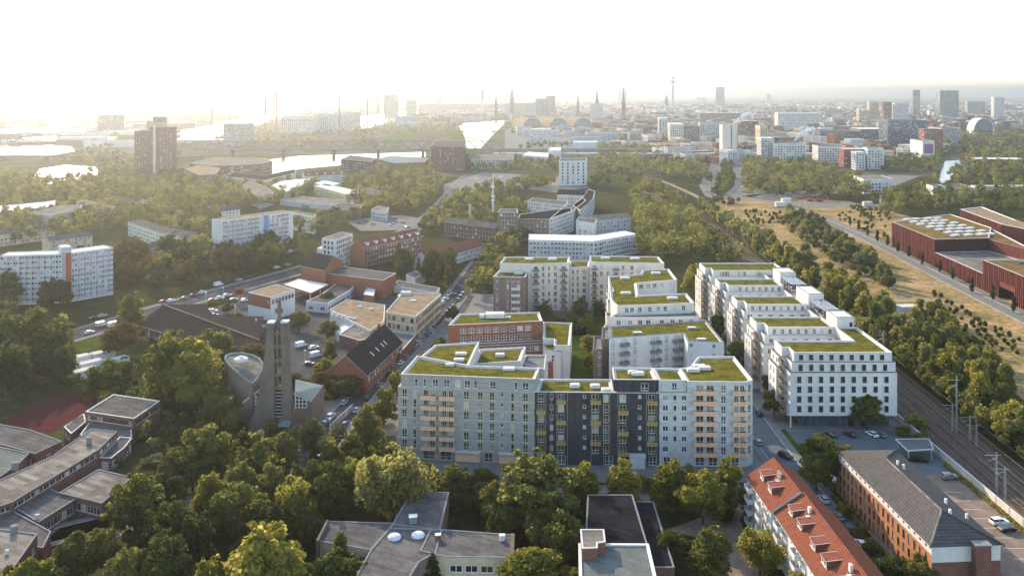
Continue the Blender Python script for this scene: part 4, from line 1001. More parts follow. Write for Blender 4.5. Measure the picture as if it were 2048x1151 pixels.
# ------------------------------------------------------------------ middle distance
def slab_block(name, label, front, depth, z, wallm, bays, endm, floors, at, stripe=None, roofm=None, lines=True):
    """slab block whose long front carries bands of balconies; front = (a, b) world"""
    B = Building(name, label, 'building', at); a, b = front; A_, u, n, L, ang = frame2(a, b)
    c = (b[0]-n.x*depth, b[1]-n.y*depth); d = (a[0]-n.x*depth, a[1]-n.y*depth); FOOT.append([a, b, c, d]); fh = (z-1.5)/floors
    pxm = F/math.hypot(*a)
    for p, q, m in ((b, c, endm), (c, d, endm), (d, a, endm)): openwall(B.w, p, q, 0, z, [], m)
    ops = []; bw = L/bays
    for f in range(floors):
        for i in range(bays):
            v = 1.2+f*fh
            if stripe and any(s0 <= (i+.5)/bays <= s1 for s0, s1 in stripe): continue
            ops.append((i*bw+.25, i*bw+bw*.42, v+.2, v+fh-.55, 'white')); ops.append((i*bw+bw*.55, (i+1)*bw-.25, v+.95, v+fh-.55, 'white'))
    B.facade(a, b, 0, z, ops, wallm)
    m_ = MB()
    for f in range(floors):
        for i in range(bays):
            if stripe and any(s0 <= (i+.5)/bays <= s1 for s0, s1 in stripe): continue
            c0 = A_+u*(i*bw+bw*.28)+n*.45; m_.obox((c0.x, c0.y), ang, bw*.5, .9, 1.2+f*fh-.1, 1.2+f*fh+.95, panel_lilac)
    m_.build('balconies', B.e, 'stuff')
    roofcap(B.r, [a, b, c, d], z, roofm or roof_white, .3, .3, capm)
    return B
# slab block with house number 20
a_, b_ = W(1, 511, 25.5), W(123, 507, 25.5)
B = slab_block('slab_block', 'white slab block with lilac balconies and red brick panel bearing house number 20', (a_, b_), 11, 25.5, plaster, 10, plaster, 9, (-250, 470))
a2_, b2_ = W(143, 505, 25.5), W(226, 494, 25.5); A_, u, n, L, ang = frame2(a2_, b2_)
B2 = slab_block('slab_block', 'x', (a2_, b2_), 11, 25.5, plaster, 7, plaster, 9, (-200, 480))
for o in list(B2.e.children): pass
B2.done(); B2.e['label'] = 'second half of the white slab block, to the right of the red brick panel'
m_ = MB(); t0, t1 = W(123, 506.9, 25.5), W(143, 505, 25.5); A_, u, n, L, ang = frame2(t0, t1)
openwall(m_, (t0[0]-n.x*.02, t0[1]-n.y*.02), (t0[0]+u.x*L*.42, t0[1]+u.y*L*.42), 0, 25.6, [], glass_c); openwall(m_, (t0[0]+u.x*L*.42, t0[1]+u.y*L*.42), t1, 0, 25.6, [], panel_red)
m_.prism([t0, t1, (t1[0]-n.x*10, t1[1]-n.y*10), (t0[0]-n.x*10, t0[1]-n.y*10)], 25.6, 28.5, plaster_grey); m_.build('stair_tower', B.e)
m_ = MB()
for k in range(18): c = A_+u*(L*.21)+n*.1; m_.obox((c.x, c.y), ang, L*.4, .12, 1.5+k*1.35, 1.75+k*1.35, white_f)
m_.build('stair_mullions', B.e, 'stuff')
tx = bpy.data.curves.new('house_number', 'FONT'); tx.body = ':20'; tx.size = 4.2; tx.extrude = .03; tx.materials.append(roof_white)
to0 = bpy.data.objects.new('house_number', tx); link(to0); bpy.context.view_layer.update(); tm_ = bpy.data.meshes.new_from_object(to0.evaluated_get(bpy.context.evaluated_depsgraph_get())); bpy.data.objects.remove(to0); to = link(bpy.data.objects.new('house_number', tm_)); to.parent = B.e; c = A_+u*(L*.44)+n*.12; to.location = (c.x-ORG[B.e][0], c.y-ORG[B.e][1], 3.2); to.rotation_euler = (math.pi/2, 0, ang); B.done()
# slab block with blue stripe
a_, b_ = W(445, 441, 27.5), W(586, 423, 27.5); A_, u, n, L, ang = frame2(a_, b_)
B = slab_block('slab_block', 'white slab block with lilac balconies and a vertical blue stripe', (a_, b_), 12, 27.5, plaster, 16, plaster, 9, (-200, 610), [(.5, .64), (.93, 1.)], felt_tan)
m_ = MB()
for f0, f1, m2 in ((.5, .565, plaster_grey), (.565, .64, panel_blue), (.935, .998, plaster)):
    p0_, p1_ = A_+u*(L*f0)+n*.08, A_+u*(L*f1)+n*.08; openwall(m_, (p0_.x, p0_.y), (p1_.x, p1_.y), .5, 27.3, [], m2)
m_.build('colour_stripe', B.e); B.done()

def simple(name, label, p, z, wall, roof=None, win=None, par=.3, cap=None, cat='building', z0=0., extra=None, group=None):
    c = centroid(PW(p, z)); B = Building(name, label, cat, c, group); B.piece(p, z, z0, wall, roof, par, .35, cap, win=win)
    if extra: extra(B)
    B.done(); return B
def gab(name, label, eave, ze, zr, depth, wall, tile, win=None, cat='house', group=None, bwall=None, endwin=None, dorm=0):
    """eave: two photo points of the visible eave line at height ze, left then right"""
    a, b = W(*eave[0], ze), W(*eave[1], ze); A_, u, n, L, ang = frame2(a, b); c = (b[0]-n.x*depth, b[1]-n.y*depth); d = (a[0]-n.x*depth, a[1]-n.y*depth)
    B = Building(name, label, cat, centroid([a, b, c, d]), group); gable(B, a, b, c, d, 0, ze, zr, wall, tile, win, .4, bwall=bwall, endwin=endwin)
    k = (zr-ze)/(depth/2)
    for i in range(dorm):
        m_ = MB(); c0 = A_+u*(L*(i+.5)/dorm)-n*2.2; m_.obox((c0.x, c0.y), ang, 2., 2.6, ze+k*1.2, ze+k*2.2+1.3, plaster, tile); m_.build('dormer', B.e)
    B.done(); return B
W3 = lambda nf, z=1., sp=3., w=1.3, h=1.5, kind='white', fh=3.: dict(fh=fh, nf=nf, z=z, sp=sp, w=w, h=h, kind=kind)
simple('tower_house', 'narrow white tower block with balcony front behind the brick hall', [(643.5,476),(671,479.5),(705,467),(683,463.5)], 19, plaster, felt_light, W3(6, 1., 2.6, 1.6, 1.7, 'dark'))
simple('white_annex', 'low white house left of the narrow tower block', [(634,496),(646,498),(662,490),(650,487)], 8, plaster, roof_white, W3(2))
gab('brick_row', 'dark brick row with orange gable, dark red roof and dormers', ((729.6,495.5),(846,471)), 12.2, 16.6, 12, brick_dark, tile_redbrown, W3(4, 1., 2.7, 1.7, 1.5), bwall=brick_orange, dorm=7, cat='building')
gab('white_row', 'white gabled row house with dark red roof behind tall trees', ((858,521),(969,489)), 7., 11.8, 11, plaster, tile_redbrown, W3(2, 1.2, 2.8))
# brick hall with grey roof, gas station, yards
B = Building('brick_hall', 'red brick hall with wide grey roof and taller gabled end', 'building', W(700, 575))
B.piece([(662,529),(792,546),(766,560),(646,545)], 10., 0, brick_red, felt, .3, .3, capm, win=None)
a_, b_, c_, d_ = W(602,531,12.5), W(650,540,12.5), W(686,520,12.5), W(640,512,12.5)
q = ccw([a_, b_, c_, d_]); gable(B, a_, b_, c_, d_, 0, 12.5, 17.5, brick_red, tile_dark, None, .3)
B.done()
simple('office_box', 'white box office with red brick upper front above the car park', [(496,584),(541,593.5),(590,578.6),(553,568)], 11.5, plaster, felt_tan, dict(fh=3.4, nf=1, z=8., sp=2.2, w=1.6, h=1.9, kind='dark', m=.6), par=.25,
    extra=lambda B: (lambda a, b: B.w.poly([(a[0]-.02,a[1]-.06,5.6),(b[0],b[1]-.06,5.6),(b[0],b[1]-.06,11.2),(a[0]-.02,a[1]-.06,11.2)], brick_red))(W(496,584,11.5), W(541,593.5,11.5)))
simple('filling_station', 'white filling station canopy with red edge', [(567,568),(597,557),(657,568),(621.5,585)], 6.2, panel_red, roof_white, None, .2, z0=5.3, extra=lambda B: [B.w.box(c[0]-.3, c[0]+.3, c[1]-.3, c[1]+.3, 0, 5.3, white_f) for c in inset(ccw(PW([(567,568),(597,557),(657,568),(621.5,585)], 6.2)), 3.5)])
simple('flat_annex', 'flat-roofed commercial annex beside the filling station', [(612,602),(640,589),(682,560),(712,566),(700,580),(655,606)], 5., plaster_grey, felt, W3(1, 1.2, 3, 2.2, 1.6))
simple('flat_workshop', 'wide tan flat-roofed workshop in the middle of the commercial yard', [(660,618),(695,598),(770,609),(768,642),(740,660),(700,640)], 6., plaster_warm, felt_tan, None, extra=lambda B: [skylight(B.e, x, y, 6., 1.2, 2.0, .4, m=roof_white) for x, y in ((668,626),(678,629),(688,632),(698,635),(708,637),(720,613),(742,618))])
simple('flat_workshop', 'grey flat workshop roof behind the brick gable house', [(678,668),(712,645),(766,652),(760,672),(720,680)], 5., brick_dark, felt_light, None)
simple('white_sheds', 'white corrugated shed roof in the commercial yard', [(664,655),(690,648),(708,656),(682,668)], 4.2, plaster, roof_white, None)
simple('office_row', 'three-storey white-framed office row with tan roof and beige side wall', [(772,623),(805,584),(882.5,587.5),(831,632.5)], 11.5, plaster_beige, felt_tan, dict(fh=3.5, nf=3, z=1.3, sp=2.4, w=1.8, h=2.0, kind='dark', m=.7),
    extra=lambda B: (skylight(B.e, 812, 588, 11.3, 3, 5, 1.2), skylight(B.e, 826, 602, 11.3, 2, 3, .5)))
simple('low_link', 'low grey-roofed link building in front of the office row', [(768,690),(775,660),(832,668),(800,705)], 4.5, brick_dark, felt_green, None)
simple('white_shed', 'long low white shed wall behind the commercial yard', [(786,570),(796,560),(880,575),(872,585)], 4., plaster, felt, None)
simple('small_workshop', 'small grey-roofed white workshop by the hedge', [(812,548),(832,541),(850,547),(830,556)], 4.5, plaster, felt, None)
simple('bus_garage', 'small white-topped red building in the yard', [(727,588),(734,575),(751,577),(747,591)], 5., brick_red, roof_white, None)
# brick gable house with skylights
B = Building('gable_house', 'brick gable house with dark slate roof and four skylights', 'house', W(735, 760))
a_, b_ = W(733, 748, 7), W(804, 683, 7); A_, u, n, L, ang = frame2(a_, b_); dp = 15.5
c_ = (b_[0]-n.x*dp, b_[1]-n.y*dp); d_ = (a_[0]-n.x*dp, a_[1]-n.y*dp)
gable(B, a_, b_, c_, d_, 0, 7, 13.6, brick_red, tile_dark, W3(2, .9, 3.2, 1.5, 1.6), .5, endwin=W3(2, 1., 4, 1.5, 1.5))
k_ = 6.6/(dp/2)
for t in (.36, .5, .64, .72):
    m_ = MB(); c0 = A_+u*(L*t)-n*3.2; z = 7+k_*3.2
    m_.poly([(c0.x-u.x*.4+n.x*.8, c0.y-u.y*.4+n.y*.8, z-k_*.8+.1), (c0.x+u.x*.4+n.x*.8, c0.y+u.y*.4+n.y*.8, z-k_*.8+.1), (c0.x+u.x*.4-n.x*.8, c0.y+u.y*.4-n.y*.8, z+k_*.8+.1), (c0.x-u.x*.4-n.x*.8, c0.y-u.y*.4-n.y*.8, z+k_*.8+.1)], roof_white); m_.build('skylight', B.e)
for t in (.3, .9): m_ = MB(); c0 = A_+u*(L*t)-n*(dp/2+.6); m_.obox((c0.x, c0.y), ang, 1.2, .8, 11.5, 15, brick_dark); m_.build('chimney', B.e)
B.done()
# dark tent-roofed supermarket
B = Building('supermarket', 'low supermarket with huge dark brown pitched roof beside the main road', 'building', W(380, 670))
e0, e1 = W(283, 652, 4.5), W(470, 712, 4.5); r0_, r1_ = W(327, 609, 10), W(519, 680, 6.5); bk0, bk1 = W(405, 607, 6), W(430, 632, 5)
FOOT.append([e0, e1, r1_, r0_])
B.r.poly([(*e0,4.5),(*e1,4.5),(*r1_,6.5),(*r0_,10)], tile_dark); B.r.poly([(*r1_,6.5),(bk1[0]+22,bk1[1]+2,4.5),(bk1[0],bk1[1],5),(*bk0,6),(*r0_,10)], tile_dark)
B.r.poly([(*e0,4.5),(*r0_,10),(r0_[0]-8,r0_[1]+2,4.5)], tile_dark)
B.r.bar((*r0_,10.05), (*r1_,6.55), .35, felt_tan); B.r.bar((*e0,4.4), (*e1,4.4), .2, cap_dark)
A_, u, n, L, ang = frame2(e0, e1); B.facade((e0[0]-n.x*1.2+u.x, e0[1]-n.y*1.2+u.y), (e1[0]-n.x*1.2, e1[1]-n.y*1.2), 0, 4.4, [(2, 4, .2, 3.2, 'white'), (8, 10, .2, 3.2, 'white')], brick_dark)
openwall(B.w, (e1[0]-n.x*1.2, e1[1]-n.y*1.2), r1_, 0, 4.8, [], brick_dark); B.done()
for x, y, r_ in ((155,712,0),(180,722,.0),(205,702,0),(232,716,0),(168,738,0)):
    c0 = W(x, y, 3); m_ = MB(); m_.obox(c0, .9, 9, 4, 0, 3, pale_steel, roof_white); m_.obox(c0, .9, 9.1, 4.1, 2.9, 3.05, capm); o = m_.build('container'); tag(o, {155:'white site container furthest left behind the sports court',180:'white site container in the middle behind the sports court',205:'white site container at the back behind the sports court',232:'white site container at the right behind the sports court',168:'white site container closest to the red court'}[x], 'container')

# cream and white rows between the trees on the left
cw = W3(4, 1., 3., 1.3, 1.4, fh=2.8)
gab('cream_row', 'cream four-storey row house seen end-on at the wood', ((256,442),(331,466)), 11, 13.2, 11, plaster_cream, felt, cw)
gab('cream_row', 'cream four-storey row with bright end wall', ((331,464),(385,476)), 11, 13.4, 11, plaster_cream, felt, cw)
gab('cream_row', 'grey-roofed row house behind the slab block with number 20', ((228,512),(328,490)), 9.5, 12, 10, plaster_beige, tile_grey, cw)
gab('cream_row', 'long grey-roofed row at the left picture edge', ((-40,474),(110,455)), 8.5, 11, 10, plaster_beige, felt, cw)
gab('cream_row', 'grey-roofed row half hidden behind the left slab block', ((100,482),(185,470)), 8.5, 11, 10, plaster_beige, felt, cw)
gab('cream_row', 'white row house with grey roof in the left wood', ((212,396),(275,404)), 10, 12.5, 10, plaster_warm, tile_grey, cw)
gab('cream_row', 'white row house below the brick tower hotel', ((152,404),(215,418)), 10, 12.5, 10, plaster_warm, felt_tan, cw)
gab('cream_row', 'cream row with grey roof left of the blue-striped slab', ((390,416),(450,410)), 9, 11.6, 10, plaster_cream, tile_grey, cw)
gab('cream_row', 'dark grey roof right behind the cream row', ((420,424),(480,418)), 7, 10, 10, plaster_cream, tile_grey, cw)
simple('cream_block', 'cream four-storey block joined to the blue-striped slab', [(586,424),(590,421),(632,428),(628,432)], 14, plaster_cream, tile_grey, W3(4, 1.2, 3.2, 1.3, 1.6, fh=3.2))
simple('white_hall', 'long bright white roof at the left picture edge', [(-60,415),(40,408),(112,400),(108,412),(30,420),(-60,428)], 9, plaster_grey, roof_white, W3(2))
simple('grey_block', 'grey flat block below the bright white roof', [(60,425),(115,412),(165,408),(160,416),(100,430)], 11, plaster_grey, felt_light, W3(3))
simple('olive_block', 'olive yellow three-storey building with pale flat roof', [(628,371),(650,367),(716,381),(716,386),(690,388)], 10, plaster_olive, gravel_roof, W3(2, 1.4, 4, 1.6, 1.8, 'dark', 3.5))
simple('olive_annex', 'pale flat roof behind the olive yellow building', [(628,366),(648,360),(682,366),(660,372)], 10, plaster_olive, gravel_roof)
simple('school_block', 'brick and glass block right of the olive yellow building', [(720,381),(732,376),(773,384),(752,391)], 11, brick_dark, felt, W3(2, 1.5, 3, 2.6, 2, 'white', 4))
simple('flat_shop', 'low flat shop roof below the olive yellow building', [(560,400),(600,392),(715,402),(690,412),(640,408)], 5, plaster_grey, felt_light)
simple('brick_offices', 'dark brick office wing between the trees', [(664,409),(690,404),(724,410),(722,416),(690,420)], 9, brick_dark, felt, W3(3, 1, 2.6, 1.5, 1.4))
simple('white_villa', 'white two-storey villa with roof terrace among trees', [(742,419),(756,411),(778,414),(774,424)], 8, plaster, felt_light, W3(2, 1.2, 2.6, 1.2, 1.6, 'dark'))
simple('white_terraces', 'white terraced row with black stepped roofs', [(448,352),(470,343),(530,350),(590,338),(592,345),(530,360)], 11, plaster, tile_dark, W3(3, 1., 2.6, 1.2, 1.5, 'dark'))
simple('white_terraces', 'white block with pale roof at the end of the terraced row', [(480,372),(500,362),(530,372),(548,384),(520,392)], 12, plaster, felt_light, W3(4, 1, 2.6, 1.2, 1.5, 'dark'))
simple('white_terraces', 'low pale row right of the white terraced block', [(540,372),(560,362),(590,358),(625,356),(600,372),(570,384)], 9, plaster_warm, gravel_roof, W3(2, 1.2, 2.8))
gab('red_roof_house', 'white house with dark red roof at the basin', ((610,352),(692,348)), 10, 15, 13, plaster, tile_redbrown, W3(3, 1, 3), dorm=5)
simple('round_house', 'brick block with round corner tower near the brick tower hotel', [(372,338),(392,330),(440,336),(430,348),(400,350)], 15, brick_brown, felt_tan, W3(4, 1.3, 2.8))
simple('quay_building', 'long glass and brick quay building', [(380,326),(430,315),(530,316),(545,322),(520,328),(420,332)], 14, brick_dark, felt_light, W3(3, 1.4, 4, 3, 2, 'dark', 4))
simple('black_office', 'black office block with white window bands at the basin', [(682,318),(700,310),(754,316),(740,324)], 19, blackish, felt, W3(5, 1.5, 3.2, 1.8, 1.6, 'white', 3.4))
simple('black_office', 'lower dark quay block behind the black office', [(754,318),(780,311),(858,316),(850,324),(790,326)], 13, brick_dark, copper, W3(3, 1.5, 3.6, 1.8, 1.6))
simple('red_twin_block', 'tall dark red brick twin block at the railway bridge', [(862,292),(872,280),(932,280),(930,294)], 34, brick_dark, felt, W3(9, 2, 4, 1.6, 1.6, 'dark', 3.5))
simple('red_twin_block', 'lower brick wing in front of the red twin block', [(860,312),(876,303),(940,306),(938,318)], 15, brick_dark, felt, W3(4, 1.5, 3.5))
simple('white_depot', 'white depot with saw-tooth front below the bridge', [(942,318),(958,309),(1028,308),(1026,318)], 14, plaster_grey, felt_light, W3(3, 2, 4, 2.4, 2, 'dark', 4))
simple('white_depot', 'white and blue depot left of the white office cube', [(1044,310),(1056,303),(1098,306),(1096,314)], 12, plaster, roof_white, W3(2, 2, 6, 5, 2, 'dark', 5))
simple('white_depot', 'tall white service block behind the depot', [(1096,299),(1102,294),(1122,295),(1121,301)], 18, plaster, roof_white, None)
simple('office_cube', 'white office cube with punched windows above the trees', [(1118,321.5),(1122,316),(1172,315),(1174,320.5)], 29.5, plaster, felt, W3(7, 2.5, 6, 1.9, 2.2, 'dark', 3.7), par=1.2)
# winding brick and render block
simple('winding_block', 'brown brick tower house with balcony front', [(996,424),(1000,417),(1034,417),(1036,425)], 22, brick_brown, felt, W3(7, 1.4, 2.6, 1.8, 1.5))
simple('winding_block', 'curved brown brick wing right of the brick tower house', [(1036,437),(1040,428),(1098,420),(1142,415),(1144,421),(1098,438)], 16, brick_brown, felt_dark, W3(5, 1.3, 2.8, 1.3, 1.5))
simple('winding_block', 'long grey rendered wing of the winding block', [(1098,438),(1124,416),(1166,396),(1172,400),(1145,422)], 16, plaster_grey, felt, W3(5, 1.3, 2.6, 1.2, 1.5))
simple('winding_block', 'white wing with grey roof above the winding block', [(1055,402),(1066,395),(1136,402),(1130,410)], 16, plaster_warm, tile_grey, W3(5, 1.3, 2.8, 1.2, 1.5))
gab('winding_block', 'dark roofed end of the winding block near the office cube', ((1114,388),(1168,390)), 15, 19, 14, plaster_warm, tile_dark, W3(4, 1.3, 2.8, 1.2, 1.5), cat='building')
simple('winding_block', 'curved dark roof of the winding block sweeping right', [(1145,410),(1164,396),(1178,378),(1190,382),(1186,398),(1160,420)], 16, plaster_grey, tile_dark, W3(5, 1.3, 2.6, 1.2, 1.5))
gab('long_brick_row', 'long dark brick row with flat grey roof in the wood', ((886,443),(990,455)), 11, 13.5, 12, brick_dark, felt, W3(3, 1.2, 3, 1.6, 1.6), cat='building')
# white Y-shaped block
B = Building('white_block', 'white four-storey block with bright roof and bent balcony front', 'building', W(1160, 500))
yw = dict(fh=2.9, nf=4, z=1.2, sp=2.3, w=1.5, h=1.6, kind='dark', m=.5)
B.piece([(1057,479),(1058,467.5),(1190,470),(1188,482)], 13.2, 0, plaster, roof_white, .2, .3, capm, win=yw)
B.piece([(1188,482),(1190,470),(1248,461),(1275,467)], 13.24, 0, plaster, roof_white, .2, .3, capm, win=yw)
m_ = MB()
for (p0_, p1_) in ((W(1057,479,13.2), W(1188,482,13.2)), (W(1200,480,13.2), W(1266,469,13.2))):
    A_, u, n, L, ang = frame2(p0_, p1_)
    for f in range(4): c0 = A_+u*(L/2)+n*.5; m_.obox((c0.x, c0.y), ang, L*.94, .9, 1.0+2.9*f, 1.85+2.9*f, panel_lilac)
m_.build('access_gallery', B.e, 'stuff'); B.done()
simple('white_house', 'white four-storey house behind the bent white block', [(1152,441),(1158,434),(1194,437),(1190,446)], 15, plaster, felt, W3(3, 1.4, 5, 1.2, 1.4, 'dark'))
gab('long_brick_row', 'brown-roofed row right of the white house', ((1190,440),(1262,434)), 11, 14, 11, plaster_grey, felt_tan, W3(3, 1.2, 3, 1.2, 1.5), cat='building')
simple('trackside_house', 'white trackside workshop with grey roof', [(1275,393),(1286,383),(1332,392),(1318,404)], 7, plaster, felt, None)
simple('trackside_house', 'small white gabled shed beside the tracks', [(1352,428),(1362,422),(1372,432),(1358,436)], 6, plaster, felt_light, None)

# --- maroon culture hall on the right
B = Building('maroon_hall', 'long maroon slatted hall with cut-out terrace and skylit roof', 'building', (270, 540))
base = [(269.3,627),(256,443),(251,375),(318,375),(310,537),(331,668)]
def mr(a_, b_, z0, z1, m=None):
    openwall(B.w, a_, b_, z0, z1, [], m or maroon_dark)
    A_, u, n, L, ang = frame2(a_, b_); k = int(L/2.0)
    mm = MB()
    for i in range(k):
        c = A_+u*((i+.5)*L/k)+n*.2; w_ = .8 if (i*7) % 3 else 1.25
        mm.obox((c.x, c.y), ang, w_, .4, z0+.1, z1-.05, maroon)
    return mm
P_ = lambda y: (256+(y-443)*(13.3/184), y)
pan = []
ya, yb = P_(552)[1], 487
pan.append(mr((269.3,627), P_(552), 9.1, 17.2)); pan.append(mr((269.3,627), P_(487), 0, 9.0)); pan.append(mr(P_(487), P_(398), 9.1, 16.6, maroon_dark))
pan.append(mr(P_(487), P_(468), 0, 9.0)); pan.append(mr(P_(452), P_(398), 0, 9.0))
pan.append(mr((331,668), (269.3,627), 0, 17.2))
mm = MB()
for x in pan: mm.v, off = mm.v+x.v, len(mm.v); mm.f += [tuple(i+off for i in f) for f in x.f]; mm.m += [0]*len(x.f); mm.mats = [maroon]
mm.build('slats', B.e, 'stuff')
FOOT.append(base)
openwall(B.w, P_(552), (300, 557), 9.0, 17.2, [], maroon_dark); openwall(B.w, (300,557), (306,490), 9., 17.2, [], maroon); openwall(B.w, P_(487), P_(398), 17, 17.01, [], maroon); openwall(B.w, (306,490), P_(487), 9, 16.6, [], maroon_dark)
roofcap(B.r, [(269.3,627), P_(552), (300,557), (325,600), (331,668)], 17.2, mat('brown_sedum', (.15,.10,.04), .95, .3, .12, fine=.3), .5, .5, capm)
roofcap(B.r, [P_(552), P_(487), (306,490), (300,557)], 9.1, felt_light, .3, .6, capm)
roofcap(B.r, [P_(487), P_(398), (316,398), (308,530), (325,600), (300,557), (306,490)], 16.6, MATS['brown_sedum'], .5, .5, capm)
for i in range(7):
    for j in range(4):
        x = 285+j*8.4+rnd.uniform(-1, 1); y = 640-i*12+j*2
        if y > 562 and x < 322:
            m_ = MB(); m_.obox((x, y), .4, 6, 3.0, 16.6, 17.7, roof_white); m_.build('skylight', B.e)
for i in range(9):
    for j in range(3):
        m_ = MB(); m_.obox((278+j*11+rnd.uniform(-2, 2), 480-i*9+j*3), .3, 7, 3.2, 16.1, 17.2, roof_white if (i+j) % 3 else felt_light); m_.build('skylight', B.e)
m_ = MB(); m_.obox((290, 470), .35, 18, 1.2, 16.1, 18.4, cap_dark); m_.build('roof_screen', B.e)
openwall(B.w, P_(468), P_(452), 6.2, 9.0, [], maroon); B.w.poly([(*P_(468),0),(262,466,0),(262,466,6.2),(*P_(468),6.2)], blackish); B.w.poly([(264,466,0),(264,452,0),(264,452,6.2),(264,466,6.2)], blackish)
B.done()
B = Building('maroon_hall', 'second maroon slatted block behind the long maroon hall', 'building', (360, 640))
q = B.piece([(1921,418),(1963,413),(2110,470),(2004,448)], 20, 0, maroon_dark, felt_tan, .5, .6, roof_white); 
q2 = PW([(1921,418),(2004,448)], 20); mm = mr(q2[0], q2[1], 0, 19.8); mm.build('slats', B.e, 'stuff'); B.done()
c0 = W(1813, 628); m_ = MB(); m_.obox(c0, .15, 9.5, 5.5, 0, 4.2, pale_steel, roof_white); m_.obox(c0, .15, 9.6, 5.6, 4.1, 4.3, capm)
for k in range(5): m_.obox((c0[0]-4+k*2, c0[1]-2.9), .15, .08, .3, .1, 4., steel)
o = m_.build('site_cabin'); tag(o, 'pale grey metal cabin in the scrub beside the dirt track', 'cabin')
# ------------------------------------------------------------------ far distance: river crossings, harbour, city
def D_at(y): return F*CAM_H/(y-HY)
def far_block(name, label, x0, x1, ybase, ytop, depth, wall, roof=None, win=None, cat='building', group=None, ang=0., par=.4):
    """upright block that spans photo columns x0..x1, base at row ybase, top edge at row ytop"""
    D = D_at(ybase); s = D/F; a = ((x0-CX)*s, D); b = ((x1-CX)*s, D); z = CAM_H-(ytop-HY)*s
    L = b[0]-a[0]; dx = math.sin(ang)*L
    q = [a, (b[0], b[1]+dx), (b[0]+depth*.12, b[1]+dx+depth), (a[0]+depth*.12, a[1]+depth)]
    B = Building(name, label, cat, (a[0]+L/2, D+depth/2), group); B.piece(q, z, 0, wall, roof or felt, par, .5, None, win=win, px=False); B.done(); return B
fw_ = lambda z, sp=4.5, w=2.6, fh=3.6, kind='dark', h=1.9: dict(fh=fh, nf=max(1, int((z-3)/fh)), z=2.2, sp=sp, w=w, h=h, kind=kind, m=1.)
glass_tower = mat('glass_facade', (.10, .14, .17), .15, .2, .05, spec=.8)
slate = mat('spire_copper', (.16, .22, .21), .6, .15, .1)
brick_hotel = mat('brick_hotel', (.19, .105, .08), .9, .15, .3, fine=.1)
# brick tower hotel
B = Building('hotel_tower', 'tall dark red brick tower hotel with stepped glass crown', 'building', (-490, 1215))
hw = dict(fh=3.2, nf=17, z=4, sp=4.2, w=1.7, h=1.6, kind='white', m=1.5)
B.piece([(-517,1212),(-492,1204),(-486,1226),(-512,1236)], 57, 0, brick_hotel, felt_tan, .6, .5, copper, win=hw, px=False)
B.piece([(-492,1202),(-480,1200),(-462,1208),(-466,1230),(-488,1228)], 62, 0, brick_hotel, felt_tan, .6, .5, copper, win=hw, px=False)
B.piece([(-500,1210),(-478,1206),(-476,1222),(-498,1226)], 70, 56, plaster_beige, glass_c, .3, .4, copper, px=False)
B.piece([(-490,1208),(-478,1206),(-476,1220),(-488,1222)], 76, 69, glass_c, copper, .3, .4, copper, px=False)
B.piece([(-486.5,1199.5),(-483,1199),(-483,1203),(-486.5,1203)], 66, 0, plaster_warm, felt, .3, .3, None, px=False)
B.done()
# long railway bridge
Yb = 1490.; e = thing('railway_bridge', 'long grey steel truss railway bridge over the basin', 'bridge', (-290, Yb, 0)); st_ = mat('bridge_steel', (.17, .19, .20), .7, .15, .05)
m_ = MB(); m_.box(-585, 300, Yb-5, Yb+5, 12.5, 15.5, st_); m_.build('deck', e)
for yy in (Yb-5, Yb+5):
    m_ = MB(); m_.bar((-575,yy,27), (-28,yy,28), .8, st_); x = -585; k = 0
    while x < -18: m_.bar((x,yy,15.5 if k % 2 == 0 else 27.3), (x+11.4,yy,27.3 if k % 2 == 0 else 15.5), .65, st_); x += 11.4; k += 1
    m_.build('truss', e)
m_ = MB()
for x in range(-575, -20, 23): m_.bar((x,Yb-5,27.6), (x,Yb+5,27.6), .4, st_)
m_.build('wind_bracing', e, 'stuff')
for x in [-560, -470, -385, -300, -225, -150, -85, -20, 50, 110, 170, 230, 290]:
    m_ = MB(); m_.box(x-2, x+2, Yb-4, Yb+4, 0, 12.5, concrete); m_.build('pier', e)
e = thing('viaduct', 'grey concrete road viaduct running behind the trees', 'bridge', (150, 1440, 0)); m_ = MB(); m_.box(-30, 560, 1434, 1446, 9, 11.5, plaster_grey); m_.build('deck', e)
for x in range(0, 560, 55): m_ = MB(); m_.box(x-1.5, x+1.5, 1436, 1444, 0, 9, concrete); m_.build('pier', e)
e = thing('road_bridge', 'low brown road bridge over the left lake', 'bridge', (-800, 1400, 0)); m_ = MB(); m_.box(-985, -500, 1420, 1432, 5, 8.5, brick_brown); m_.build('deck', e)
for x in range(-960, -500, 70): m_ = MB(); m_.box(x-2, x+2, 1422, 1430, 0, 5, concrete); m_.build('pier', e)
for yb, xa, xb, lab in ((303, -60, 40, 'grey steel arch bridge cut by the left picture edge'), (300, 20, 86, 'second grey steel arch bridge at the left lake')):
    D = D_at(yb); s = D/F; e = thing('arch_bridge', lab, 'bridge', ((xa-CX)*s, D, 0)); x0, x1 = (xa-CX)*s, (xb-CX)*s
    m_ = MB(); m_.box(x0, x1, D-5, D+5, 8, 10, st_); m_.build('deck', e)
    for yy in (D-5, D+5):
        m_ = MB(); pts = [(x0+(x1-x0)*t, yy, 9+18*(1-(2*t-1)**2)) for t in np.linspace(0, 1, 15)]
        for p, q in zip(pts[:-1], pts[1:]): m_.bar(p, q, .9, st_); m_.bar(q, (q[0], q[1], 9), .2, st_)
        m_.build('arch', e)
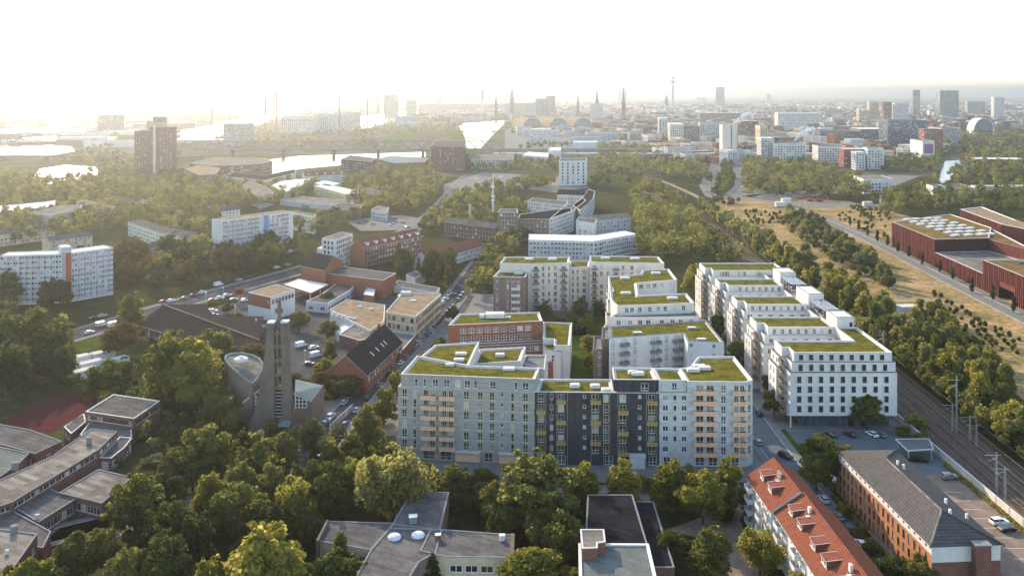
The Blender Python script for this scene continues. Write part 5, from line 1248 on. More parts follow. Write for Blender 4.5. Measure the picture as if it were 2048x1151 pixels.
# lattice station hall
e = thing('station_hall', 'pale green lattice-roofed station hall on the viaduct', 'station', (-560, 2000, 0)); D = 1900.; x0, x1 = (352-CX)*D/F, (498-CX)*D/F
m_ = MB(); m_.box(x0, x1, D-15, D+15, 6, 9, plaster_grey); m_.build('platform', e); m_ = MB()
for k in range(22):
    x = x0+(x1-x0)*k/21; pr = None
    for t in np.linspace(0, math.pi, 9):
        p = (x+math.sin(t)*4, D-16*math.cos(t), 8+15*math.sin(t))
        if pr: m_.bar(pr, p, .45, copper)
        pr = p
m_.build('roof_lattice', e, 'stuff')
# cranes
red_c = mat('crane_red', (.42, .10, .06), .6, .1, .2); grey_c = mat('crane_grey', (.30, .30, .31), .6, .1, .2)
def crane(px, ybase, ytop, jib, back, col, label, luff=False):
    D = D_at(ybase); s = D/F; x = (px-CX)*s; z = CAM_H-(ytop-HY)*s; e = thing('tower_crane', label, 'crane', (x, D, 0), 'construction cranes at the river'); w = 1.1
    m_ = MB()
    for dx, dy in ((-w,-w),(w,-w),(w,w),(-w,w)): m_.bar((x+dx,D+dy,0), (x+dx,D+dy,z), .75, col)
    k = 0; zz = 0
    while zz < z-3: m_.bar((x-w,D-w,zz), (x+w,D-w,zz+3), .35, col); m_.bar((x+w,D+w,zz), (x-w,D+w,zz+3), .35, col); zz += 3
    m_.build('mast', e); m_ = MB(); j = jib*s; b = back*s
    if luff: m_.bar((x,D,z), (x+j*.5,D,z+abs(j)), .5, col); m_.bar((x,D,z), (x-b*.7,D,z+1), .6, col)
    else:
        m_.bar((x-b,D,z), (x+j,D,z), 1.3, col); m_.bar((x-b*.9,D,z), (x,D,z+6), .25, col); m_.bar((x+j*.75,D,z+.4), (x,D,z+6), .25, col); m_.bar((x,D,z), (x,D,z+6), .4, col)
    m_.build('jib', e); m_ = MB(); m_.box(x-b-1.5, x-b+2.5, D-1, D+1, z-3, z, grey_c); m_.build('counterweight', e); m_ = MB(); m_.box(x+.8, x+3, D-1, D+1, z-3.2, z-.6, plaster); m_.build('cab', e)
for a in ((424,262,215,9,4,grey_c,'grey tower crane beside the station hall'),(460,258,214,16,7,grey_c,'grey tower crane above the dark river block'),(531,268,195,6,3,red_c,'red tower crane with thin mast at the river bend'),(553,266,184,12,20,red_c,'tall red tower crane left of the long quay blocks'),
          (566,262,232,12,6,red_c,'short red crane between the tall red cranes'),(620,248,201,6,2,grey_c,'far thin grey crane above the river'),(679,272,194,16,18,red_c,'red tower crane with wide dark jib in the middle of the building site'),(735,262,197,-18,4,red_c,'red tower crane with jib swung left'),(756,258,188,-18,7,red_c,'tallest right red tower crane of the building site'),(770,248,190,30,8,grey_c,'pale far crane with long jib')): crane(*a)
for i, (px, yb, yt) in enumerate(((258,219,205),(418,216,203),(474,214,202))):
    D = D_at(yb); s = D/F; x = (px-CX)*s; z = 45; e = thing('port_crane', ['pale harbour crane with raised boom at far left', 'pale harbour crane above the river mouth', 'third pale harbour crane near the building site'][i], 'crane', (x, D, 0))
    m_ = MB()
    for dx in (-14, 14):
        for dy in (-10, 10): m_.bar((x+dx,D+dy,0), (x+dx*.7,D+dy*.7,z), 2.2, grey_c)
    m_.box(x-18, x+24, D-8, D+8, z, z+8, grey_c); m_.build('portal', e); m_ = MB(); m_.bar((x-10,D,z+6), (x-32,D,z+78), 2.2, grey_c); m_.bar((x+18,D,z+8), (x-22,D,z+50), 1., grey_c); m_.build('boom', e)
# market hall with three vaults
e = thing('market_hall', 'market hall with three large curved vaults', 'building', (120, 2520, 0)); D = 2520.; s = D/F
for i, px in enumerate((1065, 1117, 1166)):
    xc = (px-CX)*s; w = 27.; m_ = MB(); n = 12; prev = None
    for t in np.linspace(0, math.pi, n+1):
        p = (xc-w*math.cos(t), 5+33*math.sin(t)**.8)
        if prev:
            m_.poly([(prev[0],D,prev[1]),(p[0],D,p[1]),(p[0]-30,D+170,p[1]),(prev[0]-30,D+170,prev[1])][::-1], felt_tan)
        prev = p
    m_.build('vault', e); m_ = MB(); pts = [(xc-w*math.cos(t)*.93, D+3, 4+31*math.sin(t)**.8) for t in np.linspace(0, math.pi, n+1)]; m_.poly([(xc-w*.93,D+3,0)]+pts+[(xc+w*.93,D+3,0)], glass_tower); m_.build('glazed_end', e)
    m_ = MB(); pts = [(xc-w*math.cos(t), D-1, 5+33*math.sin(t)**.8) for t in np.linspace(0, math.pi, n+1)]
    for p, q in zip(pts[:-1], pts[1:]): m_.bar(p, q, 1.4, plaster_grey)
    m_.build('arch_rib', e)
m_ = MB(); m_.box(10, 240, D-6, D+160, 0, 8, plaster_grey); m_.build('hall_base', e)
# tv tower
D = 5600.; x = (1346-CX)*D/F; e = thing('tv_tower', 'slender television tower with two round decks', 'tower', (x, D, 0)); m_ = MB()
m_.lathe((x,D,0), [(14,0),(10,60),(7,140),(6,212)], plaster_grey, 12); m_.build('shaft', e); m_ = MB(); m_.lathe((x,D,176), [(5,0),(22,5),(23,10),(18,14),(5,16)], plaster_grey, 16); m_.build('deck', e)
m_ = MB(); m_.lathe((x,D,200), [(5,0),(15,4),(16,8),(5,11)], plaster_grey, 16); m_.build('deck', e); m_ = MB(); m_.lathe((x,D,212), [(4,0),(3,36),(1.6,70)], plaster_grey, 8); m_.build('antenna', e)
# church spires
def spire(px, ytop, D, w, label, kind='spire'):
    s = D/F; x = (px-CX)*s; z = CAM_H-(ytop-HY)*s; e = thing('church_tower', label, 'church', (x, D, 0)); m_ = MB(); h1 = z*.48; m_.box(x-w, x+w, D-w, D+w, 0, h1, brick_dark if kind != 'dome' else plaster_grey); m_.build('tower', e); m_ = MB()
    if kind == 'dome': m_.lathe((x,D,h1), [(w*.9,0),(w*.9,z*.2),(w*1.15,z*.22),(w*.8,z*.3),(w*.5,z*.34),(w*.5,z*.42),(w*.15,z*.46),(w*.08,z*.52)], slate, 10)
    else: m_.lathe((x,D,h1), [(w*1.1,0),(w*.75,z*.12),(w*.35,z*.3),(w*.06,z*.52)], slate, 8)
    m_.build('spire', e); m_ = MB(); m_.box(x-w*.9, x+w*.9, D+w, D+w*6, 0, h1*.45, brick_dark); m_.poly([(x-w,D+w,h1*.45),(x,D+w,h1*.7),(x,D+w*6,h1*.7),(x-w,D+w*6,h1*.45)], copper); m_.poly([(x,D+w,h1*.7),(x+w,D+w,h1*.45),(x+w,D+w*6,h1*.45),(x,D+w*6,h1*.7)], copper); m_.build('nave', e)
for a in ((965,167,4700,8,'church tower with round domed top above the far quays','dome'),(992,178,3700,6,'thin dark church spire left of the tallest spire'),(1024,161,3900,9,'tallest dark church spire in the middle of the skyline'),(1156,180,3700,6,'green church spire left of the two brick spires'),
          (1194,168,3500,7,'left brick church spire of the right-hand pair'),(1247,167,3550,7,'right brick church spire before the pale slab tower'),(1333,188,4300,8,'squat domed church behind the roofs','dome')): spire(*a)
# towers and named blocks of the skyline: (name, label, x0, x1, base row, top row, depth, wall, roof)
T_ = [('tower_block','dark glass tower on the far quay',812,830,238,200,30,glass_tower),('tower_block','pale glass block under construction beyond the cranes',768,792,240,190,40,glass_tower),('tower_block','pale slab tower left of the domed church tower',936,950,222,174,30,plaster_grey),
 ('tower_block','twin pale towers in the far centre',854,864,216,180,30,plaster_grey),('tower_block','small pale far tower with mast',880,886,216,178,20,plaster_grey),('tower_block','small dark tower on the quay front',872,881,226,194,20,brick_dark),('tower_block','wide pale slab behind the tallest spire',1000,1022,212,182,30,plaster_grey),
 ('tower_block','teal glass block in front of the tallest spire',1071,1098,246,197,40,glass_tower),('tower_block','dark slab behind the teal glass block',1092,1110,240,192,30,brick_dark),('tower_block','banded office tower behind the market vaults',1180,1206,252,207,30,plaster_grey),('tower_block','pale slab tower behind the brick spires',1236,1254,216,176,40,plaster_grey),
 ('tower_block','pale glass twin tower right of the television tower',1432,1449,216,174,40,glass_tower),('tower_block','left of three small white towers',1394,1398,214,194,20,plaster),('tower_block','middle of three small white towers',1400,1404,214,195,20,plaster),('tower_block','right of three small white towers',1406,1410,214,194,20,plaster),
 ('tower_block','white far tower left of the right-hand high-rises',1533,1543,210,188,25,plaster),('tower_block','slim blue glass tower on the right skyline',1826,1841,236,180,40,glass_tower),('tower_block','broad dark glass tower on the right skyline',1880,1916,240,181,50,glass_tower),('tower_block','dark wide slab right of the broad glass tower',1935,1971,236,203,30,brick_grey),
 ('tower_block','white tower with dark side at the right edge',1988,2009,240,194,30,plaster),('tower_block','beige tower block behind the factory roofs',1739,1757,250,203,30,plaster_beige),('tower_block','dark brick tower block on the right',1767,1784,252,204,30,brick_dark),('tower_block','pale tower right of the dark brick tower block',1785,1792,250,209,25,plaster_warm),('tower_block','grey tower block pair in the right middle',1789,1818,248,206,30,plaster_grey),
 ('tower_block','beige office front below the beige tower block',1718,1740,256,220,30,plaster_beige),
 ('quay_block','left long pale quay block at the building site',562,628,268,234,60,plaster_warm),('quay_block','right long pale quay block at the building site',628,688,266,228,60,plaster_grey),('quay_block','dark quay block beside the pale long ones',688,712,262,225,50,brick_grey),('quay_block','dark block beside the river at the station hall',447,494,292,247,40,brick_grey),('quay_block','white quay block before the railway tracks',790,832,262,232,40,plaster_grey),
 ('quay_block','long blue-grey office front over the tracks',838,935,232,208,40,glass_tower),('quay_block','long grey office front left of the spires',935,1010,230,208,40,glass_tower),('quay_block','grey block left of the teal glass block',1010,1070,240,206,40,brick_grey),('quay_block','hazy block behind the brick tower hotel',195,233,268,230,40,brick_brown),
 ('apartment_row','pale curved row with dark gables right of the market hall',1318,1336,282,236,70,plaster_grey),('apartment_row','long white curved row before the office roofs',1340,1366,292,248,90,plaster_warm),('apartment_row','brick-ended row right of the long white curved row',1364,1400,292,252,60,brick_brown),('apartment_row','grey flats behind the concrete silo',1400,1446,286,246,50,plaster_grey),
 ('apartment_row','dark brick flats right of the silo',1476,1516,280,242,40,brick_dark),('factory','white factory block with pipes',1522,1548,330,276,40,plaster_grey),('factory','pale factory hall right of the piped block',1548,1612,332,286,50,plaster),('factory','tall beige factory wing',1520,1536,300,252,60,plaster_beige),('factory','white tanks building with pale sheds',1636,1690,326,292,40,plaster),
 ('brick_block','brick office block with regular windows in front of the city',1688,1762,336,298,30,brick_red),('white_pair','left white gabled block beside the brick office block',1711,1732,340,304,25,plaster),('white_pair','right white block with slit windows beside the brick office block',1735,1766,338,296,25,plaster),('dark_office','long dark glass office on the right',1776,1854,300,240,60,glass_tower),
 ('brick_tower','red brick tower behind the poster wall',1848,1884,306,258,30,brick_red),('brick_tower','dark red tower left of the poster wall',1805,1828,292,252,30,brick_dark),('poster_building','white building with a large red poster on its end wall',1845,1871,323,282,60,plaster),('canal_offices','grey terraced offices by the canal',1884,1924,290,256,80,brick_grey),
 ('white_office','white office block with window bands below the wood',1727,1790,388,358,40,plaster),('white_office','small white block behind the wood at the right',1866,1890,398,372,20,plaster),('brick_shed','long brick shed by the canal',1955,2048,332,318,40,brick_red),('brick_shed','pale stone yard wall at the right edge',1950,2060,388,372,12,plaster_beige),('flat_halls','flat pale halls beside the canal bridge',1890,1950,388,375,50,plaster_warm),
 ('long_office','long blue glass office roofs in the middle of the city',1640,1720,290,262,90,glass_tower),('long_office','stepped green-glass offices right of the long blue ones',1720,1800,288,258,90,glass_tower),('long_office','long white office bar in the city',1556,1640,262,226,60,plaster),('long_office','wide brown office bar left of the city',1400,1480,250,226,60,brick_brown),
 ('white_depot','white market shed with glass front',1060,1100,286,258,50,plaster),('white_depot','long pale market shed before the vaults',1140,1200,290,272,50,plaster_grey),('white_depot','white flat market roof at the viaduct',1145,1195,300,284,40,roof_white),('white_depot','wide low market shed right of the vaults',1200,1260,282,264,80,plaster_grey),('white_depot','two-gabled white warehouse behind the vaults',1125,1148,262,222,40,plaster)]
for nm, lab, x0, x1, yb, yt, dp, wl in T_:
    if x1 < 1260 and 216 <= yb <= 262: yb = yb-8
    z = CAM_H-(yt-HY)*D_at(yb)/F; k = 'white' if wl in (brick_dark, brick_red, brick_brown, brick_grey) else 'dark'
    wn_ = fw_(z, 5.5 if D_at(yb) > 2000 else 4., 3.2 if D_at(yb) > 2000 else 2.2, 4.4 if D_at(yb) > 2500 else 3.6, k)
    far_block(nm, lab, x0, x1, yb, yt, dp, wl, {roof_white: roof_white}.get(wl, rnd.choice([felt, felt_light, gravel_roof])), None if 'flat market roof' in lab or nm == 'poster_building' else wn_, ang=rnd.uniform(-.15, .2))
# poster, silo, arch building
D = D_at(323)-.6; s = D/F; x0, x1 = (1849-CX)*s, (1866-CX)*s; z1, z0 = CAM_H-(288-HY)*s, CAM_H-(306-HY)*s; m_ = MB(); pm = mat('poster', (.45, .10, .10), .7, .5, .18, col2=(.12, .12, .30)); m_.box(x0, x1, D-.5, D-.1, z0, z1, pm); o = m_.build('poster'); tag(o, 'large red and blue poster on the white end wall', 'poster')
B = Building('silo', 'tall white concrete silo block with dark vertical slot', 'silo', W(1460, 318)); D = D_at(318); s = D/F; x0, x1 = (1445-CX)*s, (1474-CX)*s
zs = CAM_H-(249-HY)*s; B.piece([(x0,D),(x0+(x1-x0)*.58,D),(x0+(x1-x0)*.58,D+22),(x0,D+22)], zs, 0, plaster_warm, felt_light, .5, px=False); B.piece([(x0+(x1-x0)*.66,D+1),(x1,D+1),(x1,D+20),(x0+(x1-x0)*.66,D+20)], zs+.5, 0, plaster_warm, felt_light, .5, px=False)
B.w.box(x0+(x1-x0)*.55, x0+(x1-x0)*.7, D+3, D+18, 0, zs-1, blackish); B.done()
D = 2350.; s = D/F; xc = (1968-CX)*s; e = thing('arch_building', 'glass arch building with white curved roof by the canal', 'building', (xc, D, 0)); m_ = MB(); pr = None
for t in np.linspace(0, math.pi, 15):
    p = (xc-28*math.cos(t), 42*math.sin(t)**.85)
    if pr: m_.poly([(pr[0],D,pr[1]),(p[0],D,p[1]),(p[0]+12,D+60,p[1]),(pr[0]+12,D+60,pr[1])][::-1], roof_white); m_.bar((pr[0],D,pr[1]), (p[0],D,p[1]), 1.2, roof_white)
    pr = p
m_.build('roof', e); m_ = MB(); m_.poly([(xc-27*math.cos(t), D+4, 40*math.sin(t)**.85) for t in np.linspace(0, math.pi, 15)], glass_tower); m_.build('glazed_end', e)
# steam
stm = bpy.data.materials.new('steam'); stm.use_nodes = True; N = stm.node_tree.nodes; pb = N['Principled BSDF']; pb.inputs['Base Color'].default_value = (.9, .9, .9, 1); pb.inputs['Alpha'].default_value = .3; pb.inputs['Roughness'].default_value = 1
import bmesh
for px, yb, yt, lab in ((1464, 318, 250, 'white steam plume drifting from the silo'), (1587, 332, 284, 'white steam plume over the factory')):
    D = D_at(yb)+8; s = D/F; x = (px-CX)*s; z = CAM_H-(yt-HY)*s; bm = bmesh.new(); r_ = random.Random(px)
    for k in range(42):
        t = (k/41)**.8; sp = 1.5+9*t; v = bmesh.ops.create_icosphere(bm, subdivisions=2, radius=(1.0+3.2*t)*r_.uniform(.5, 1.15))['verts']
        o_ = Vector((x+t*30+r_.gauss(0, .35)*sp, D+r_.gauss(0, .35)*sp, z+2+t*15+r_.gauss(0, .3)*sp))
        for q in v: q.co = q.co*(1+.18*math.sin(q.co.x*2.1+k)*math.cos(q.co.z*1.7)) + o_
    me = bpy.data.meshes.new('steam'); bm.to_mesh(me); bm.free(); me.materials.append(stm); me.polygons.foreach_set('use_smooth', [True]*len(me.polygons)); o = link(bpy.data.objects.new('steam_plume', me)); tag(o, lab, 'steam', kind='stuff')

# town: the blocks that show largest are things, the rest one mass
r_ = random.Random(11); WALLS = [plaster_grey, plaster_warm, brick_dark, brick_brown, brick_red, plaster, plaster_beige, brick_grey]; ROOFS = [felt, felt_light, tile_redbrown, tile_redbrown, tile_grey, gravel_roof, felt_tan]
def town_ok(x, y):
    px = CX+x*F/y
    if px < 1230 and y < 2200: return False
    if px < 1290 and y < 1600: return False
    if 1490 < px < 1760 and y < 1420: return False
    if px > 1760 and y < 1500: return False
    if px > 1890 and y < 2600: return False
    if px < 820 and y < 3900: return False
    if px < 520: return False
    if px < 1040 and y < 3000: return False
    return all(not inpoly0(x, y, p) for p in WATER)
def inpoly0(x, y, p):
    r = False; n = len(p)
    for i in range(n):
        x1, y1 = p[i]; x2, y2 = p[i-1]
        if (y1 > y) != (y2 > y) and x < (x2-x1)*(y-y1)/(y2-y1)+x1: r = not r
    return r
FB6 = [(centroid(p), max(math.dist(centroid(p), q) for q in p)) for p in FOOT]
town = []; y = 1330.
while y < 9500:
    step = 26+y*.0085; x = -.36*y
    while x < .62*y:
        xx, yy = x+r_.uniform(-.4, .4)*step, y+r_.uniform(-.4, .4)*step
        if town_ok(xx, yy) and r_.random() < (.88 if y < 5000 else .75) and all((xx-c[0])**2+(yy-c[1])**2 > (r0+14)**2 for c, r0 in FB6):
            L = r_.uniform(18, 46)*(1+y*.00006); Wd = r_.uniform(11, 17); h = r_.choice([9, 12, 15, 15, 18, 18, 21, 24])*r_.uniform(.85, 1.1)
            town.append((xx, yy, L, Wd, h, .35*math.sin(xx*.003)+r_.choice([0, math.pi/2])+r_.uniform(-.1, .1)))
        x += step*1.25
    y += step
town.sort(key=lambda t: t[1]); NTOWN = 230; town[:NTOWN] = sorted(town[:NTOWN], key=lambda t: t[0]/t[1]); TS = {}
CN = {plaster_grey: 'grey', plaster_warm: 'cream', brick_dark: 'dark brick', brick_brown: 'brown brick', brick_red: 'red brick', plaster: 'white', plaster_beige: 'beige', brick_grey: 'grey brick'}
RN = {felt: 'dark', felt_light: 'pale', tile_redbrown: 'red', tile_grey: 'grey', gravel_roof: 'gravel', felt_tan: 'tan'}
def tlab(i, w, r):
    k = (CN[w], RN[r]); TS[k] = TS.get(k, 0)+1; n = TS[k]; o = ['first', 'second', 'third', 'fourth', 'fifth', 'sixth', 'seventh', 'eighth', 'ninth', 'tenth'][min(n, 10)-1]
    return o+' '+k[0]+' town building with '+k[1]+' roof from the left beyond the trees'
for i, (x, y, L, Wd, h, a) in enumerate(town[:NTOWN]):
    ca, sa = math.cos(a), math.sin(a); q = [(x+ca*u-sa*v, y+sa*u+ca*v) for u, v in ((-L/2,-Wd/2),(L/2,-Wd/2),(L/2,Wd/2),(-L/2,Wd/2))]; wl = WALLS[i % len(WALLS)]
    B = Building('town_building', tlab(i, wl, ROOFS[i % 7]), 'building', (x, y), 'town buildings beyond the trees'); B.piece(q, h, 0, wl, ROOFS[i % 7], .4, .4, None, win=dict(fh=3.2, nf=max(2, int(h/3.3)), z=1.2, sp=3.6, w=1.9, h=1.6, kind='dark', m=.8), px=False); B.done()
m_ = MB()
for i, (x, y, L, Wd, h, a) in enumerate(town[NTOWN:]):
    wl = WALLS[(i*5) % 8]; rf = ROOFS[(i*3) % 7]; ca, sa = math.cos(a), math.sin(a); q = [(x+ca*u-sa*v, y+sa*u+ca*v) for u, v in ((-L/2,-Wd/2),(L/2,-Wd/2),(L/2,Wd/2),(-L/2,Wd/2))]
    m_.prism(q, 0, h, wl, rf)
    if y < 4200:
        for k in range(4):
            p0_, p1_ = q[k], q[(k+1) % 4]
            if faces_cam(p0_, p1_):
                A_, u, n, L_, ang = frame2(p0_, p1_); nf = max(2, int(h/3.4)); hh = h/nf
                for f in range(nf): c0, c1 = A_+u*.8+n*.12, A_+u*(L_-.8)+n*.12; m_.poly([(c0.x,c0.y,f*hh+1.0),(c1.x,c1.y,f*hh+1.0),(c1.x,c1.y,f*hh+2.5),(c0.x,c0.y,f*hh+2.5)], glass_a if (i+f) % 3 else glass_d)
        if h > 14 and i % 2: m_.obox((x, y), a, L*.3, Wd*.5, h, h+2.6, plaster_grey)
o = m_.build('distant_town'); tag(o, 'hazy mass of distant town roofs up to the horizon', 'town', kind='stuff')
# harbour sheds on the left
m_ = MB()
for i in range(420):
    y = r_.uniform(1700, 9000); px = r_.uniform(-60, 620 if y > 3000 else 430); x = (px-CX)*y/F
    if all(not inpoly0(x, y, p) for p in WATER): m_.obox((x, y), r_.uniform(-.3, .3), r_.uniform(30, 110), r_.uniform(18, 45), 0, r_.uniform(6, 15), r_.choice(WALLS), r_.choice([felt_light, roof_white, felt, gravel_roof, felt_tan]))
o = m_.build('harbour_sheds'); tag(o, 'hazy mass of harbour sheds beyond the river', 'harbour', kind='stuff')
# railway fan towards the centre
for k, (xa, xb) in enumerate(((862,880),(868,905),(858,862),(852,846),(846,826))):
    p = [W(xb, 285), W((xa+xb)/2, 262), W(xa, 238)]; mb = MB(); ribbon(mb, p, 9, .25, gravel); mb.build('railway_yard', kind='structure')
sheet('yard_lawn', [(900,283),(892,255),(915,250),(930,275),(925,285)], .22, lawn); sheet('yard_lawn', [(760,285),(800,262),(850,252),(845,270),(820,286)], .2, lawn)
sheet('building_site', [(380,305),(480,288),(640,272),(700,276),(690,292),(520,300)], .2, gravel); sheet('market_yard', [(1010,300),(1010,262),(1040,250),(1260,262),(1250,300)], .2, paving)
# ------------------------------------------------------------------ trees
def leaf_cloud(clumps, n, size, seed, up=.25, droop=0.):
    """leaf-sized quads spread through the clumps; returns (4n,3) vertices"""
    g = np.random.default_rng(seed); c = np.array(clumps, float)
    w = c[:, 3]**2; k = g.choice(len(c), n, p=w/w.sum())
    d = g.normal(size=(n, 3)); d /= np.linalg.norm(d, axis=1, keepdims=True)
    rr = c[k, 3]*(g.random(n)**.45*.95+.12)
    pos = c[k, :3]+d*rr[:, None]*np.array([1, 1, .85])
    if droop: pos[:, 2] -= droop*g.random(n)**2*c[k, 3]
    nrm = d+np.array([0, 0, up])+g.normal(size=(n, 3))*.45; nrm /= np.linalg.norm(nrm, axis=1, keepdims=True)
    t = np.cross(nrm, g.normal(size=(n, 3))); t /= np.linalg.norm(t, axis=1, keepdims=True); b = np.cross(nrm, t)
    s = size*(g.random(n)*.8+.6)
    if droop: b = b*.5+np.array([0, 0, -.8]); 
    q = np.stack([pos-t*s[:, None]*.5, pos+b*s[:, None]*.55-nrm*s[:, None]*.1, pos+t*s[:, None]*.5, pos-b*s[:, None]*.55-nrm*s[:, None]*.1], 1)
    return q.reshape(-1, 3)
def quads_mesh(name, v, m, mi=None, mats=None):
    n = len(v)//4; me = bpy.data.meshes.new(name)
    me.vertices.add(4*n); me.vertices.foreach_set('co', np.ascontiguousarray(v, dtype=np.float32).ravel())
    me.loops.add(4*n); me.loops.foreach_set('vertex_index', np.arange(4*n, dtype=np.int32))
    me.polygons.add(n); me.polygons.foreach_set('loop_start', np.arange(0, 4*n, 4, dtype=np.int32))
    try: me.polygons.foreach_set('loop_total', np.full(n, 4, dtype=np.int32))
    except Exception: pass
    for x in (mats or [m]): me.materials.append(x)
    if mi is not None: me.polygons.foreach_set('material_index', np.asarray(mi, dtype=np.int32))
    me.update(calc_edges=True); me.validate(); return me
def clumps_round(g, R_, zc, rz, n, cr, flat=1.0):
    out = [(0, 0, zc, R_*.55)]
    while len(out) < n:
        d = g.normal(size=3); d /= np.linalg.norm(d)
        if d[2] < -.8: continue
        k = g.uniform(.5, .86); out.append((d[0]*R_*k, d[1]*R_*k, zc+d[2]*rz*k*flat, R_*cr*g.uniform(.7, 1.35)))
        if g.random() < .5 and d[2] > -.3: k = g.uniform(.9, 1.08); out.append((d[0]*R_*k, d[1]*R_*k, zc+d[2]*rz*k*flat, R_*.11*g.uniform(.7, 1.4)))
    return out
def trunk_mesh(h, r, seed, limbs=5, top=.6):
    g = np.random.default_rng(seed); mb = MB()
    mb.lathe((0, 0, 0), [(r*1.35, 0), (r, h*.06), (r*.8, h*.3), (r*.45, h*top)], bark, 7)
    for i in range(limbs):
        a = 2*math.pi*i/limbs+g.uniform(-.4, .4); z = h*g.uniform(.25, .42); L = h*g.uniform(.22, .34)
        mb.bar((0, 0, z), (math.cos(a)*L*.8, math.sin(a)*L*.8, z+L), r*.28, bark, 5)
    return mb.mesh('trunk')
TREE = {}
H0, R0 = 15., 5.5
def proto(kind, i):
    g = np.random.default_rng(100+i*7+len(kind)*31)
    if kind == 'round': cl = clumps_round(g, R0, 8., 7., 44, .30); v = leaf_cloud(cl, 6500, .6, i); t = (H0, .34)
    elif kind == 'broad': cl = clumps_round(g, R0, 7.8, 7., 60, .25); v = leaf_cloud(cl, 7500, .58, 20+i); t = (H0, .42)
    elif kind == 'cone':
        cl = [(g.normal()*.6, g.normal()*.6, z, 1) for z in np.linspace(3, 13.5, 8)]
        cl = [(x, y, z, max(1.0, R0*.95*(1-((z-2)/13.2)**1.6)*.62)) for x, y, z, _ in cl]
        for k in range(30):
            z = g.uniform(2.6, 12.5); rr = R0*(1-((z-2.)/13.5)**1.7)*.72; a = g.uniform(0, 6.28); cl.append((rr*math.cos(a), rr*math.sin(a), z, R0*.24))
        v = leaf_cloud(cl, 4600, .6, 40+i); t = (H0, .3)
    elif kind == 'willow':
        cl = clumps_round(g, R0, 8.4, 6.4, 34, .33); v = leaf_cloud(cl, 7500, .6, 60+i, .1, 1.3); t = (H0, .4)
    elif kind == 'tall':
        cl = []
        for k in range(44):
            z = g.uniform(2.2, 14); rr = R0*.62*math.sin(math.pi*min(1, (z-.5)/14.6))**.7; a = g.uniform(0, 6.28); q = g.uniform(.2, 1); cl.append((rr*q*math.cos(a), rr*q*math.sin(a), z, R0*g.uniform(.2, .36)))
        v = leaf_cloud(cl, 4200, .62, 80+i, .2); t = (H0, .26)
    elif kind == 'fir':
        cl = []
        for k in range(60):
            z = g.uniform(1.2, 14.6); rr = R0*.75*(1-z/15.2); a = g.uniform(0, 6.28); q = g.uniform(.4, 1); cl.append((rr*q*math.cos(a), rr*q*math.sin(a), z, .35+R0*.16*(1-z/16)))
        v = leaf_cloud(cl, 3800, .5, 95+i, -.1); t = (H0, .26)
    else:                                                   # bush
        cl = clumps_round(g, R0, 6.5, 7.5, 26, .33); v = leaf_cloud(cl, 3000, .9, 110+i); t = (6., .3)
    TREE[(kind, i)] = (quads_mesh('crown', v, leaf['m']), trunk_mesh(t[0], t[1], i, 6 if kind in ('round', 'broad', 'willow') else 0, .62))
for k_, n_ in (('round', 5), ('broad', 4), ('cone', 3), ('willow', 2), ('tall', 3), ('fir', 1), ('bush', 3)):
    for i_ in range(n_): proto(k_, i_)
NV = {'round': 5, 'broad': 4, 'cone': 3, 'willow': 2, 'tall': 3, 'fir': 1, 'bush': 3}
TNAME = {'round': 'broadleaf_tree', 'broad': 'broadleaf_tree', 'cone': 'lime_tree', 'willow': 'willow_tree', 'tall': 'birch_tree', 'fir': 'fir_tree', 'bush': 'shrub'}
NT = [0]
def tree(x, y, h, r, kind='round', col='m', label='', group=None):
    e = thing(TNAME[kind], label, 'shrub' if kind == 'bush' else 'tree', (x, y, 0), group); NT[0] += 1
    cm, tm = TREE[(kind, rnd.randrange(NV[kind]))]
    sc = (r/R0, r/R0, h/H0); rz = rnd.uniform(0, 6.28)
    c = put('crown', cm, e, (x, y, 0), rz, sc); c.material_slots[0].link = 'OBJECT'; c.material_slots[0].material = leaf[col]
    k = (h/H0); put('trunk', tm, e, (x, y, 0), rz, (k, k, k)); return e
def tree_px(px, ytop, wpx, h, kind, col, label, group=None, dz=0.):
    D = F*(CAM_H-h)/(ytop-HY); X = (px-CX)*D/F; r = wpx*.5*D/F*1.02
    return tree(X, D, h*1.0, r, kind, col, label, group)
def inpoly(x, y, p):
    r = False; n = len(p)
    for i in range(n):
        x1, y1 = p[i]; x2, y2 = p[i-1]
        if (y1 > y) != (y2 > y) and x < (x2-x1)*(y-y1)/(y2-y1)+x1: r = not r
    return r
def near_road(x, y, m=0.):
    for p, w in ROADS:
        for a, b in zip(p[:-1], p[1:]):
            dx, dy = b[0]-a[0], b[1]-a[1]; t = max(0, min(1, ((x-a[0])*dx+(y-a[1])*dy)/(dx*dx+dy*dy+1e-9)))
            if (x-a[0]-dx*t)**2+(y-a[1]-dy*t)**2 < (w+m)**2: return True
    return False
FBIG = []
def clear(x, y, m=2., roads=True):
    if not FBIG:
        for p in FOOT:
            c = centroid(p); FBIG.append((p, c, max(math.dist(c, q) for q in p)))
    for p, c, r in FBIG:
        if abs(x-c[0]) < r+m and abs(y-c[1]) < r+m:
            if inpoly(x, y, p): return False
            for i in range(len(p)):
                a, b = p[i-1], p[i]; dx, dy = b[0]-a[0], b[1]-a[1]; t = max(0, min(1, ((x-a[0])*dx+(y-a[1])*dy)/(dx*dx+dy*dy+1e-9)))
                if (x-a[0]-dx*t)**2+(y-a[1]-dy*t)**2 < m*m: return False
    for p in WATER:
        if inpoly(x, y, p): return False
    return not (roads and near_road(x, y))
